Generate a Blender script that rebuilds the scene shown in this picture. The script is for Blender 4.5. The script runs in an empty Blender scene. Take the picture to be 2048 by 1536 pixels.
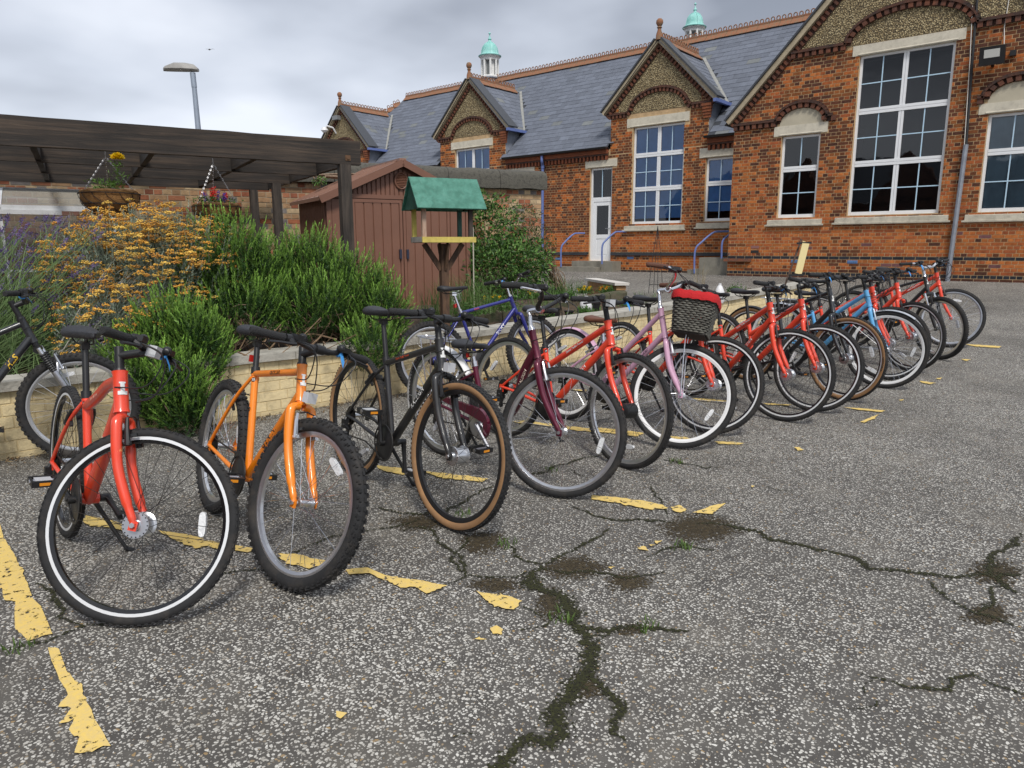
import bpy, math, random
import numpy as np
from mathutils import Matrix, Vector, noise as mnoise
random.seed(7); RNG = np.random.default_rng(7)
S = bpy.context.scene
COL = S.collection
PI = math.pi
# ------------------------------------------------------------------ camera
CF, CP, CR, CY, CH = 1423.48, 0.18992, 0.0030757, -0.701707, 1.305
def cam_rows():
    f = np.array([math.sin(CY)*math.cos(CP), math.cos(CY)*math.cos(CP), -math.sin(CP)])
    rt = np.array([math.cos(CY), -math.sin(CY), 0.0]); dn = np.cross(f, rt)
    c, s = math.cos(CR), math.sin(CR)
    return np.array([c*rt+s*dn, -s*rt+c*dn, f])
CM = cam_rows()
cam = bpy.data.cameras.new('camera'); cam_o = bpy.data.objects.new('camera', cam); COL.objects.link(cam_o)
cam.sensor_fit = 'HORIZONTAL'; cam.sensor_width = 36.0; cam.lens = 36.0*CF/2048.0
cam.clip_start = 0.05; cam.clip_end = 2000.0
m = Matrix.Identity(4)
for i in range(3):
    m[i][0] = CM[0][i]; m[i][1] = -CM[1][i]; m[i][2] = -CM[2][i]
m[0][3], m[1][3], m[2][3] = 0.0, 0.0, CH
cam_o.matrix_world = m
S.camera = cam_o
def proj(p):
    p = np.atleast_2d(np.asarray(p, float))-np.array([0, 0, CH]); c = p@CM.T
    z = np.where(c[:, 2] > 0.05, c[:, 2], np.nan)
    return np.stack([1024+CF*c[:, 0]/z, 768+CF*c[:, 1]/z, c[:, 2]], 1)
# ------------------------------------------------------------------ sky, sun, exposure
SUN_EL, SUN_AZ = math.radians(52), math.radians(128)      # azimuth clockwise from +y
W = bpy.data.worlds.new('World'); S.world = W; W.use_nodes = True
nt = W.node_tree; nt.nodes.clear()
def nn(t, typ, **kw):
    n = t.nodes.new(typ)
    for k, v in kw.items(): setattr(n, k, v)
    return n
wo = nn(nt, 'ShaderNodeOutputWorld'); bg = nn(nt, 'ShaderNodeBackground')
sky = nn(nt, 'ShaderNodeTexSky', sky_type='NISHITA', sun_disc=False, sun_elevation=SUN_EL, sun_rotation=SUN_AZ, air_density=1.0, dust_density=2.0)
tc = nn(nt, 'ShaderNodeTexCoord'); sep = nn(nt, 'ShaderNodeSeparateXYZ')
nt.links.new(tc.outputs['Generated'], sep.inputs[0])
def wmath(op, a, b=None, c=None):
    n = nn(nt, 'ShaderNodeMath', operation=op)
    for i, v in enumerate((a, b, c)):
        if v is None: continue
        if isinstance(v, (int, float)): n.inputs[i].default_value = v
        else: nt.links.new(v, n.inputs[i])
    return n.outputs[0]
zc = wmath('MAXIMUM', sep.outputs[2], 0.0)
den = wmath('ADD', zc, 0.22)
px = wmath('DIVIDE', sep.outputs[0], den); py = wmath('DIVIDE', sep.outputs[1], den)
cmb = nn(nt, 'ShaderNodeCombineXYZ'); nt.links.new(px, cmb.inputs[0]); nt.links.new(py, cmb.inputs[1]); cmb.inputs[2].default_value = 3.1
n1 = nn(nt, 'ShaderNodeTexNoise'); n1.inputs['Scale'].default_value = 0.62; n1.inputs['Detail'].default_value = 3.2; n1.inputs['Roughness'].default_value = 0.5; n1.inputs['Distortion'].default_value = 0.3
nt.links.new(cmb.outputs[0], n1.inputs['Vector'])
n2 = nn(nt, 'ShaderNodeTexNoise'); n2.inputs['Scale'].default_value = 2.1; n2.inputs['Detail'].default_value = 3.5
nt.links.new(cmb.outputs[0], n2.inputs['Vector'])
fac = wmath('ADD', wmath('MULTIPLY', n1.outputs['Fac'], 0.8), wmath('MULTIPLY', n2.outputs['Fac'], 0.2))
ramp = nn(nt, 'ShaderNodeValToRGB'); nt.links.new(fac, ramp.inputs[0])
e = ramp.color_ramp.elements
e[0].position = 0.40; e[0].color = (0.80, 0.835, 0.91, 1)
e[1].position = 0.60; e[1].color = (0.25, 0.275, 0.33, 1)
e.new(0.50).color = (0.52, 0.56, 0.64, 1)
# paler towards the horizon, as an even cloud sheet is
hz = nn(nt, 'ShaderNodeMapRange'); nt.links.new(sep.outputs[2], hz.inputs[0]); hz.inputs[1].default_value = 0.02; hz.inputs[2].default_value = 0.30; hz.inputs[3].default_value = 0.8; hz.inputs[4].default_value = 0.0; hz.interpolation_type = 'SMOOTHSTEP'
mx = nn(nt, 'ShaderNodeMix', data_type='RGBA'); nt.links.new(hz.outputs[0], mx.inputs['Factor']); nt.links.new(ramp.outputs[0], mx.inputs['A']); mx.inputs['B'].default_value = (0.70, 0.75, 0.84, 1)
sk = nn(nt, 'ShaderNodeMix', data_type='RGBA'); sk.inputs['Factor'].default_value = 0.93
sc_ = nn(nt, 'ShaderNodeVectorMath', operation='SCALE'); nt.links.new(sky.outputs[0], sc_.inputs[0]); sc_.inputs['Scale'].default_value = 1.0
sb = nn(nt, 'ShaderNodeVectorMath', operation='SCALE'); nt.links.new(mx.outputs['Result'], sb.inputs[0]); sb.inputs['Scale'].default_value = 10.0
nt.links.new(sc_.outputs[0], sk.inputs['A']); nt.links.new(sb.outputs[0], sk.inputs['B'])
nt.links.new(sk.outputs['Result'], bg.inputs[0]); bg.inputs[1].default_value = 0.10
nt.links.new(bg.outputs[0], wo.inputs[0])
sun = bpy.data.lights.new('sun', 'SUN'); sun.energy = 2.3; sun.angle = math.radians(14); sun.color = (1.0, 0.96, 0.9)
sun_o = bpy.data.objects.new('sun', sun); COL.objects.link(sun_o)
sd = Vector((math.sin(SUN_AZ)*math.cos(SUN_EL), math.cos(SUN_AZ)*math.cos(SUN_EL), math.sin(SUN_EL)))
sun_o.rotation_euler = sd.to_track_quat('Z', 'Y').to_euler(); sun_o.location = (6, -6, 12)
vs = S.view_settings; S.display_settings.display_device = 'sRGB'
vs.view_transform = 'Standard'; vs.look = 'None'; vs.exposure = 0.32; vs.gamma = 1.0; vs.use_curve_mapping = False
S.render.engine = 'CYCLES'
cy = S.cycles; cy.max_bounces = 6; cy.diffuse_bounces = 3; cy.glossy_bounces = 3; cy.transmission_bounces = 4; cy.transparent_max_bounces = 10
cy.use_denoising = True; cy.caustics_reflective = False; cy.caustics_refractive = False
# ------------------------------------------------------------------ mesh helpers
def gz(y):                                   # the yard rises gently towards the school
    t = min(max(y-3.0, 0.0), 14.7); return 0.00264*t*t
def V3(*a): return np.array(a, float)
class MB:
    def __init__(s): s.v = []; s.f = []; s.m = []
    def add(s, vs_, fs, mi=0):
        o = len(s.v); s.v.extend([tuple(float(c) for c in q) for q in vs_])
        for f in fs: s.f.append(tuple(i+o for i in f)); s.m.append(mi)
        return s
    def box(s, c, size, R=None, mi=0, taper=1.0):
        hx, hy, hz_ = size[0]/2, size[1]/2, size[2]/2
        P = []
        for z in (-1, 1):
            k = taper if z > 0 else 1.0
            for (x, y) in ((-1, -1), (1, -1), (1, 1), (-1, 1)): P.append((x*hx*k, y*hy*k, z*hz_))
        P = np.array(P)
        if R is not None: P = P@np.array(R).T
        P = P+np.array(c, float)
        return s.add(P, [(0, 3, 2, 1), (4, 5, 6, 7), (0, 1, 5, 4), (1, 2, 6, 5), (2, 3, 7, 6), (3, 0, 4, 7)], mi)
    def bar(s, a, b, w, h, up=(0, 0, 1), mi=0):      # rectangular bar from a to b, w across, h along up
        a = np.array(a, float); b = np.array(b, float); d = b-a; L = np.linalg.norm(d); d /= L
        u = np.array(up, float); u = u-d*(u@d); u /= np.linalg.norm(u); r = np.cross(d, u)
        return s.box((a+b)/2, (L, w, h), np.stack([d, r, u], 1), mi)
    def tube(s, pts, r, n=8, mi=0, cap=True, closed=False, sx=1.0):
        P = np.array(pts, float); k = len(P)
        rr = np.full(k, r) if np.isscalar(r) else np.array(r, float)
        T = np.zeros_like(P)
        if closed: T = np.roll(P, -1, 0)-np.roll(P, 1, 0)
        else: T[1:-1] = P[2:]-P[:-2]; T[0] = P[1]-P[0]; T[-1] = P[-1]-P[-2]
        T /= np.linalg.norm(T, axis=1)[:, None]+1e-12
        ref = np.array([0, 0, 1.0]) if abs(T[0][2]) < 0.9 else np.array([1.0, 0, 0])
        u = np.cross(ref, T[0]); u /= np.linalg.norm(u)
        vs_ = []
        an = np.linspace(0, 2*PI, n, endpoint=False)
        for i in range(k):
            u = u-T[i]*(u@T[i]); u /= np.linalg.norm(u); w = np.cross(T[i], u)
            vs_.extend(P[i]+rr[i]*(np.cos(an)[:, None]*u*sx+np.sin(an)[:, None]*w))
        fs = []
        for i in range(k if closed else k-1):
            a = i*n; b = ((i+1) % k)*n
            for j in range(n): fs.append((a+j, a+(j+1) % n, b+(j+1) % n, b+j))
        if cap and not closed:
            fs.append(tuple(range(n-1, -1, -1))); fs.append(tuple((k-1)*n+j for j in range(n)))
        return s.add(vs_, fs, mi)
    def cyl(s, a, b, r, n=10, mi=0, r2=None): return s.tube([a, b], [r, r if r2 is None else r2], n, mi)
    def lathe(s, prof, n=24, axis='z', c=(0, 0, 0), mi=0, mfun=None, closed=True):
        k = len(prof); an = np.linspace(0, 2*PI, n, endpoint=False); vs_ = []
        for (r, h) in prof:
            for t in an:
                x, y, z = r*math.cos(t), r*math.sin(t), h
                if axis == 'y': x, y, z = r*math.cos(t), h, r*math.sin(t)
                vs_.append((x+c[0], y+c[1], z+c[2]))
        for i in range(k if closed else k-1):
            b = (i+1) % k
            fs = []
            for j in range(n):
                q = (i*n+j, i*n+(j+1) % n, b*n+(j+1) % n, b*n+j)
                fs.append(q if axis == 'z' else q[::-1])
            mi_ = mi if mfun is None else mfun(i)
            if i == 0: s.add(vs_, fs, mi_); base = len(s.v)-len(vs_)
            else:
                for f in fs: s.f.append(tuple(z+base for z in f)); s.m.append(mi_)
        return s
    def sphere(s, c, r, nu=8, nv=6, mi=0, sc=(1, 1, 1)):
        vs_ = [(c[0], c[1], c[2]+r*sc[2])]
        for i in range(1, nv):
            a = PI*i/nv
            for j in range(nu):
                t = 2*PI*j/nu; vs_.append((c[0]+r*sc[0]*math.sin(a)*math.cos(t), c[1]+r*sc[1]*math.sin(a)*math.sin(t), c[2]+r*sc[2]*math.cos(a)))
        vs_.append((c[0], c[1], c[2]-r*sc[2])); L = len(vs_)-1; fs = []
        for j in range(nu): fs.append((0, 1+j, 1+(j+1) % nu)); fs.append((L, L-nu+(j+1) % nu, L-nu+j))
        for i in range(nv-2):
            for j in range(nu):
                a = 1+i*nu+j; b = 1+i*nu+(j+1) % nu; fs.append((a, a+nu, b+nu, b))
        return s.add(vs_, fs, mi)
    def prism(s, poly, d0, d1, frame=None, mi=0):    # polygon (u,v) extruded from d0 to d1; frame(u,v,d)->xyz
        n = len(poly); fr = frame or (lambda u, v, d: (u, d, v))
        vs_ = [fr(u, v, d0) for u, v in poly]+[fr(u, v, d1) for u, v in poly]
        fs = [tuple(range(n)), tuple(range(2*n-1, n-1, -1))]+[(i+n, (i+1) % n+n, (i+1) % n, i) for i in range(n)]
        return s.add(vs_, fs, mi)
    def mesh(s, name, mats, smooth=True, ang=38):
        me = bpy.data.meshes.new(name); me.from_pydata(s.v, [], s.f)
        for mt in (mats if isinstance(mats, (list, tuple)) else [mats]): me.materials.append(mt)
        me.polygons.foreach_set('material_index', np.array(s.m, np.int32))
        if smooth:
            me.polygons.foreach_set('use_smooth', np.ones(len(s.f), bool)); me.set_sharp_from_angle(angle=math.radians(ang))
        me.update(); return me
    def build(s, name, mats, parent=None, smooth=True, ang=38, mat=None): return link(name, s.mesh(name, mats, smooth, ang), parent, mat)
def link(name, me, parent=None, mat=None):
    o = bpy.data.objects.new(name, me); COL.objects.link(o)
    if parent is not None: o.parent = parent
    if mat is not None: o.matrix_local = mat
    return o
def tag(o, label=None, cat=None, group=None, kind=None):
    if label: o['label'] = label
    if cat: o['category'] = cat
    if group: o['group'] = group
    if kind: o['kind'] = kind
    return o
def empty(name, label, cat, loc=(0, 0, 0), rz=0.0, group=None):
    o = bpy.data.objects.new(name, None); COL.objects.link(o); o.location = loc; o.rotation_euler = (0, 0, rz)
    o.empty_display_size = 0.1
    return tag(o, label, cat, group)
def np_mesh(name, V, F, mats, cols=None, mi=None, smooth=False):
    me = bpy.data.meshes.new(name); V = np.ascontiguousarray(V, np.float32); F = np.ascontiguousarray(F, np.int32); k = F.shape[1]
    me.vertices.add(len(V)); me.vertices.foreach_set('co', V.ravel())
    me.loops.add(F.size); me.loops.foreach_set('vertex_index', F.ravel())
    me.polygons.add(len(F)); me.polygons.foreach_set('loop_start', np.arange(0, F.size, k, dtype=np.int32)); me.polygons.foreach_set('loop_total', np.full(len(F), k, np.int32))
    for mt in (mats if isinstance(mats, (list, tuple)) else [mats]): me.materials.append(mt)
    if mi is not None: me.polygons.foreach_set('material_index', np.asarray(mi, np.int32))
    if smooth: me.polygons.foreach_set('use_smooth', np.ones(len(F), bool))
    me.update(calc_edges=True)
    if not smooth: me.shade_flat()
    if cols is not None:
        a = me.attributes.new('bc', 'FLOAT_COLOR', 'POINT'); c = np.ones((len(V), 4), np.float32); c[:, :3] = cols; a.data.foreach_set('color', c.ravel())
    return me
def catmull(pts, n=6):
    P = [np.array(p, float) for p in pts]; P = [2*P[0]-P[1]]+P+[2*P[-1]-P[-2]]; out = []
    for i in range(1, len(P)-2):
        for k in range(n):
            t = k/n; a, b, c, d = P[i-1:i+3]
            out.append(0.5*((2*b)+(-a+c)*t+(2*a-5*b+4*c-d)*t*t+(-a+3*b-3*c+d)*t**3))
    out.append(P[-2]); return out
def text_verts(body, size, bold=0.0, shear=0.0, spacing=1.0):
    cu = bpy.data.curves.new('text', 'FONT'); cu.body = body; cu.size = size; cu.align_x = 'CENTER'; cu.align_y = 'CENTER'; cu.offset = bold; cu.shear = shear; cu.space_character = spacing; cu.resolution_u = 3
    o = bpy.data.objects.new('text', cu); COL.objects.link(o)
    dg = bpy.context.evaluated_depsgraph_get(); me = bpy.data.meshes.new_from_object(o.evaluated_get(dg))
    v = np.array([q.co[:] for q in me.vertices]); f = [tuple(p.vertices) for p in me.polygons]
    bpy.data.objects.remove(o); bpy.data.curves.remove(cu); bpy.data.meshes.remove(me)
    return v, f
# ------------------------------------------------------------------ materials
MATS = {}
def lk(t, a, b): t.links.new(a, b)
def mat(name, col=(0.5, 0.5, 0.5), rough=0.5, metal=0.0, var=0.0, vscale=20.0, bump=0.0, bscale=200.0, spec=0.5, coat=0.0, col2=None, attr=False, trans=0.0, detail=4.0, dirt=0.0, alpha=None, stretch=None):
    if name in MATS: return MATS[name]
    M = bpy.data.materials.new(name); M.use_nodes = True; t = M.node_tree; b = t.nodes['Principled BSDF']; out = t.nodes['Material Output']
    b.inputs['Roughness'].default_value = rough; b.inputs['Metallic'].default_value = metal; b.inputs['Specular IOR Level'].default_value = spec
    b.inputs['Coat Weight'].default_value = coat; b.inputs['Coat Roughness'].default_value = 0.12
    c = nn(t, 'ShaderNodeTexCoord'); vec = c.outputs['Object']
    if stretch:
        mp = nn(t, 'ShaderNodeMapping'); lk(t, vec, mp.inputs[0]); mp.inputs['Scale'].default_value = stretch; vec = mp.outputs[0]
    if attr:
        a = nn(t, 'ShaderNodeAttribute', attribute_name='bc'); base = a.outputs['Color']
    else:
        r = nn(t, 'ShaderNodeRGB'); r.outputs[0].default_value = (*col, 1); base = r.outputs[0]
    if col2 is not None or var > 0:
        n = nn(t, 'ShaderNodeTexNoise'); n.inputs['Scale'].default_value = vscale; n.inputs['Detail'].default_value = detail; n.inputs['Roughness'].default_value = 0.6; lk(t, vec, n.inputs['Vector'])
        if col2 is not None:
            rp = nn(t, 'ShaderNodeMapRange'); lk(t, n.outputs['Fac'], rp.inputs[0]); rp.inputs[1].default_value = 0.38; rp.inputs[2].default_value = 0.64
            x = nn(t, 'ShaderNodeMix', data_type='RGBA'); lk(t, rp.outputs[0], x.inputs['Factor']); lk(t, base, x.inputs['A']); x.inputs['B'].default_value = (*col2, 1); base = x.outputs['Result']
        if var > 0:
            h = nn(t, 'ShaderNodeHueSaturation'); rp = nn(t, 'ShaderNodeMapRange'); lk(t, n.outputs['Fac'], rp.inputs[0]); rp.inputs[1].default_value = 0.3; rp.inputs[2].default_value = 0.7; rp.inputs[3].default_value = 1-var; rp.inputs[4].default_value = 1+var
            lk(t, base, h.inputs['Color']); lk(t, rp.outputs[0], h.inputs['Value']); base = h.outputs[0]
    if dirt > 0:
        n3 = nn(t, 'ShaderNodeTexNoise'); n3.inputs['Scale'].default_value = 9.0; n3.inputs['Detail'].default_value = 7.0; n3.inputs['Roughness'].default_value = 0.7; lk(t, c.outputs['Object'], n3.inputs['Vector'])
        rp = nn(t, 'ShaderNodeMapRange'); lk(t, n3.outputs['Fac'], rp.inputs[0]); rp.inputs[1].default_value = 0.48; rp.inputs[2].default_value = 0.72; rp.inputs[4].default_value = dirt
        x = nn(t, 'ShaderNodeMix', data_type='RGBA'); lk(t, rp.outputs[0], x.inputs['Factor']); lk(t, base, x.inputs['A']); x.inputs['B'].default_value = (0.12, 0.10, 0.08, 1); base = x.outputs['Result']
        rr = nn(t, 'ShaderNodeMapRange'); lk(t, n3.outputs['Fac'], rr.inputs[0]); rr.inputs[3].default_value = max(rough-0.1, 0.05); rr.inputs[4].default_value = min(rough+0.3, 1); lk(t, rr.outputs[0], b.inputs['Roughness'])
    lk(t, base, b.inputs['Base Color'])
    if bump > 0:
        n4 = nn(t, 'ShaderNodeTexNoise'); n4.inputs['Scale'].default_value = bscale; n4.inputs['Detail'].default_value = 3.0; lk(t, vec, n4.inputs['Vector'])
        bp = nn(t, 'ShaderNodeBump'); bp.inputs['Strength'].default_value = bump; bp.inputs['Distance'].default_value = 0.01; lk(t, n4.outputs['Fac'], bp.inputs['Height']); lk(t, bp.outputs[0], b.inputs['Normal'])
    if trans > 0:
        tr = nn(t, 'ShaderNodeBsdfTranslucent'); ms = nn(t, 'ShaderNodeMixShader'); ms.inputs[0].default_value = trans
        lk(t, base, tr.inputs[0]); lk(t, b.outputs[0], ms.inputs[1]); lk(t, tr.outputs[0], ms.inputs[2]); lk(t, ms.outputs[0], out.inputs[0])
    MATS[name] = M; return M
def glass_mat(name, tint=(0.75, 0.82, 0.85), refl=1.0, dusty=0.0):
    M = bpy.data.materials.new(name); M.use_nodes = True; t = M.node_tree; t.nodes.clear(); out = nn(t, 'ShaderNodeOutputMaterial')
    tr = nn(t, 'ShaderNodeBsdfTransparent'); tr.inputs[0].default_value = (*tint, 1); gl = nn(t, 'ShaderNodeBsdfGlossy'); gl.inputs['Roughness'].default_value = 0.02
    fr = nn(t, 'ShaderNodeFresnel'); fr.inputs[0].default_value = 1.5
    k = nn(t, 'ShaderNodeMath', operation='MULTIPLY'); lk(t, fr.outputs[0], k.inputs[0]); k.inputs[1].default_value = refl
    ms = nn(t, 'ShaderNodeMixShader'); lk(t, k.outputs[0], ms.inputs[0]); lk(t, tr.outputs[0], ms.inputs[1]); lk(t, gl.outputs[0], ms.inputs[2])
    c = nn(t, 'ShaderNodeTexCoord'); n = nn(t, 'ShaderNodeTexNoise'); n.inputs['Scale'].default_value = 1.6; lk(t, c.outputs['Object'], n.inputs['Vector'])
    bp = nn(t, 'ShaderNodeBump'); bp.inputs['Strength'].default_value = 0.06; bp.inputs['Distance'].default_value = 0.05; lk(t, n.outputs['Fac'], bp.inputs['Height']); lk(t, bp.outputs[0], gl.inputs['Normal'])
    res = ms.outputs[0]
    if dusty > 0:
        df = nn(t, 'ShaderNodeBsdfDiffuse'); df.inputs[0].default_value = (0.45, 0.45, 0.42, 1); m2 = nn(t, 'ShaderNodeMixShader'); m2.inputs[0].default_value = dusty
        lk(t, res, m2.inputs[1]); lk(t, df.outputs[0], m2.inputs[2]); res = m2.outputs[0]
    lk(t, res, out.inputs[0]); MATS[name] = M; return M
# ------------------------------------------------------------------ ground: worn yard with pale chippings
def ground_mat():
    M = bpy.data.materials.new('asphalt_chippings'); M.use_nodes = True; t = M.node_tree; b = t.nodes['Principled BSDF']
    c = nn(t, 'ShaderNodeTexCoord'); vec = c.outputs['Object']
    def noise(scale, detail=4, rough=0.6):
        n = nn(t, 'ShaderNodeTexNoise'); n.inputs['Scale'].default_value = scale; n.inputs['Detail'].default_value = detail; n.inputs['Roughness'].default_value = rough; lk(t, vec, n.inputs['Vector']); return n.outputs['Fac']
    def rng(x, a, b_, c_=0.0, d=1.0):
        r = nn(t, 'ShaderNodeMapRange'); lk(t, x, r.inputs[0]); r.inputs[1].default_value = a; r.inputs[2].default_value = b_; r.inputs[3].default_value = c_; r.inputs[4].default_value = d; return r.outputs[0]
    def mth(op, a, b_):
        n = nn(t, 'ShaderNodeMath', operation=op)
        for i, v in enumerate((a, b_)):
            if isinstance(v, (int, float)): n.inputs[i].default_value = v
            else: lk(t, v, n.inputs[i])
        return n.outputs[0]
    # stretch jitter so that chips are oblong and turned every way
    dn = nn(t, 'ShaderNodeTexNoise'); dn.inputs['Scale'].default_value = 45.0; lk(t, vec, dn.inputs['Vector'])
    sc = nn(t, 'ShaderNodeVectorMath', operation='SCALE'); lk(t, dn.outputs['Color'], sc.inputs[0]); sc.inputs['Scale'].default_value = 0.020
    ad = nn(t, 'ShaderNodeVectorMath', operation='ADD'); lk(t, vec, ad.inputs[0]); lk(t, sc.outputs[0], ad.inputs[1])
    fl = nn(t, 'ShaderNodeVectorMath', operation='MULTIPLY'); lk(t, ad.outputs[0], fl.inputs[0]); fl.inputs[1].default_value = (1, 1, 0)
    vo = nn(t, 'ShaderNodeTexVoronoi', voronoi_dimensions='2D'); vo.inputs['Scale'].default_value = 92.0; lk(t, fl.outputs[0], vo.inputs['Vector'])
    sep_ = nn(t, 'ShaderNodeSeparateColor'); lk(t, vo.outputs['Color'], sep_.inputs[0])
    wear = rng(noise(0.55, 6, 0.6), 0.36, 0.66)                      # broad worn patches
    rad = mth('ADD', mth('MULTIPLY', sep_.outputs[0], 0.42), mth('MULTIPLY', wear, 0.13))
    chip = rng(mth('SUBTRACT', rad, vo.outputs['Distance']), -0.03, 0.05)
    rc = nn(t, 'ShaderNodeValToRGB'); lk(t, sep_.outputs[1], rc.inputs[0]); e = rc.color_ramp.elements
    e[0].position = 0.0; e[0].color = (0.24, 0.22, 0.185, 1); e[1].position = 1.0; e[1].color = (0.66, 0.64, 0.585, 1); e.new(0.5).color = (0.46, 0.44, 0.395, 1); e.new(0.06).color = (0.33, 0.22, 0.10, 1); e.new(0.10).color = (0.34, 0.32, 0.28, 1)
    bi = nn(t, 'ShaderNodeValToRGB'); lk(t, noise(7.0, 8, 0.7), bi.inputs[0]); e = bi.color_ramp.elements
    e[0].position = 0.3; e[0].color = (0.060, 0.055, 0.050, 1); e[1].position = 0.7; e[1].color = (0.125, 0.117, 0.104, 1)
    x = nn(t, 'ShaderNodeMix', data_type='RGBA'); lk(t, chip, x.inputs['Factor']); lk(t, bi.outputs[0], x.inputs['A']); lk(t, rc.outputs[0], x.inputs['B'])
    # dusty film and dark oily stains of their own shape
    du = nn(t, 'ShaderNodeMix', data_type='RGBA'); lk(t, rng(noise(1.7, 7, 0.65), 0.52, 0.78, 0.0, 0.42), du.inputs['Factor']); lk(t, x.outputs['Result'], du.inputs['A']); du.inputs['B'].default_value = (0.25, 0.225, 0.185, 1)
    st = nn(t, 'ShaderNodeMix', data_type='RGBA', blend_type='MULTIPLY'); lk(t, rng(noise(0.9, 5, 0.6), 0.50, 0.68, 0.0, 0.42), st.inputs['Factor']); lk(t, du.outputs['Result'], st.inputs['A']); st.inputs['B'].default_value = (0.50, 0.49, 0.47, 1)
    lk(t, st.outputs['Result'], b.inputs['Base Color']); b.inputs['Roughness'].default_value = 0.78; b.inputs['Specular IOR Level'].default_value = 0.35
    h = mth('ADD', mth('MULTIPLY', chip, 0.6), mth('MULTIPLY', noise(160.0, 3), 0.6))
    bp = nn(t, 'ShaderNodeBump'); bp.inputs['Strength'].default_value = 0.55; bp.inputs['Distance'].default_value = 0.006; lk(t, h, bp.inputs['Height']); lk(t, bp.outputs[0], b.inputs['Normal'])
    return M
GROUND_MAT = ground_mat()
ys = [-300, -60, -20]+list(np.arange(-8, 3.01, 1.0))+list(np.arange(3.5, 17.8, 0.35))+[17.71, 19, 24, 40, 100, 400]
xs = [-400, -100, -45, -20, -10, -5, 0, 5, 15, 60, 400]
gv = []; gf = []
for j, y in enumerate(ys):
    for i, x in enumerate(xs): gv.append((x, y, gz(y)))
nx = len(xs)
for j in range(len(ys)-1):
    for i in range(nx-1): gf.append((j*nx+i, j*nx+i+1, (j+1)*nx+i+1, (j+1)*nx+i))
g = MB(); g.add(gv, gf); ground = g.build('ground', GROUND_MAT, smooth=True, ang=60)
tag(ground, 'grey asphalt school yard with pale stone chippings, cracks and yellow lines', 'ground', kind='structure')
def worn_mat(name, c1, c2, attr_edge, scale, thr, soft=0.12, rough=0.9, speckle=0.0):
    """paint or moss worn through: transparent where noise eats into the sheet's edge"""
    M = bpy.data.materials.new(name); M.use_nodes = True; t = M.node_tree; b = t.nodes['Principled BSDF']; out = t.nodes['Material Output']
    c = nn(t, 'ShaderNodeTexCoord'); n = nn(t, 'ShaderNodeTexNoise'); n.inputs['Scale'].default_value = scale; n.inputs['Detail'].default_value = 6.0; n.inputs['Roughness'].default_value = 0.7; lk(t, c.outputs['Object'], n.inputs['Vector'])
    n2 = nn(t, 'ShaderNodeTexNoise'); n2.inputs['Scale'].default_value = scale*2.3; n2.inputs['Detail'].default_value = 4.0; lk(t, c.outputs['Object'], n2.inputs['Vector'])
    x = nn(t, 'ShaderNodeMix', data_type='RGBA'); r = nn(t, 'ShaderNodeMapRange'); lk(t, n2.outputs['Fac'], r.inputs[0]); r.inputs[1].default_value = 0.35; r.inputs[2].default_value = 0.65; lk(t, r.outputs[0], x.inputs['Factor'])
    x.inputs['A'].default_value = (*c1, 1); x.inputs['B'].default_value = (*c2, 1); lk(t, x.outputs['Result'], b.inputs['Base Color']); b.inputs['Roughness'].default_value = rough; b.inputs['Specular IOR Level'].default_value = 0.25
    a = nn(t, 'ShaderNodeAttribute', attribute_name='bc'); s = nn(t, 'ShaderNodeMath', operation='ADD'); lk(t, n.outputs['Fac'], s.inputs[0])
    k = nn(t, 'ShaderNodeMath', operation='MULTIPLY'); lk(t, a.outputs['Fac'], k.inputs[0]); k.inputs[1].default_value = attr_edge; lk(t, k.outputs[0], s.inputs[1]); tot = s.outputs[0]
    if speckle > 0:
        fl = nn(t, 'ShaderNodeVectorMath', operation='MULTIPLY'); lk(t, c.outputs['Object'], fl.inputs[0]); fl.inputs[1].default_value = (1, 1, 0)
        vo = nn(t, 'ShaderNodeTexVoronoi', voronoi_dimensions='2D'); vo.inputs['Scale'].default_value = 80.0; lk(t, fl.outputs[0], vo.inputs['Vector'])
        sp = nn(t, 'ShaderNodeMath', operation='MULTIPLY_ADD'); lk(t, vo.outputs['Distance'], sp.inputs[0]); sp.inputs[1].default_value = speckle; lk(t, tot, sp.inputs[2]); tot = sp.outputs[0]
    al = nn(t, 'ShaderNodeMapRange'); lk(t, tot, al.inputs[0]); al.inputs[1].default_value = thr; al.inputs[2].default_value = thr+soft
    tr = nn(t, 'ShaderNodeBsdfTransparent'); ms = nn(t, 'ShaderNodeMixShader'); lk(t, al.outputs[0], ms.inputs[0]); lk(t, tr.outputs[0], ms.inputs[1]); lk(t, b.outputs[0], ms.inputs[2]); lk(t, ms.outputs[0], out.inputs[0])
    return M
PAINT_MAT = worn_mat('worn_yellow_paint', (0.74, 0.53, 0.15), (0.66, 0.49, 0.19), 1.0, 34.0, 0.70, 0.05, 0.75)
CRACK_MAT = worn_mat('mossy_crack', (0.016, 0.015, 0.010), (0.040, 0.042, 0.014), 1.0, 60.0, 1.42, 0.14, speckle=0.75)
DIRT_MAT = worn_mat('dirt_stain', (0.032, 0.025, 0.015), (0.070, 0.054, 0.030), 0.62, 28.0, 1.05, 0.22, speckle=0.95)
def sheet(name, V, F, cols, matr, parent):
    me = bpy.data.meshes.new(name); me.from_pydata(V, [], F); me.materials.append(matr)
    a = me.attributes.new('bc', 'FLOAT_COLOR', 'POINT'); cc = np.ones((len(V), 4), np.float32); cc[:, :3] = np.array(cols, np.float32)[:, None]; a.data.foreach_set('color', cc.ravel()); me.update()
    return link(name, me, parent)
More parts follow.
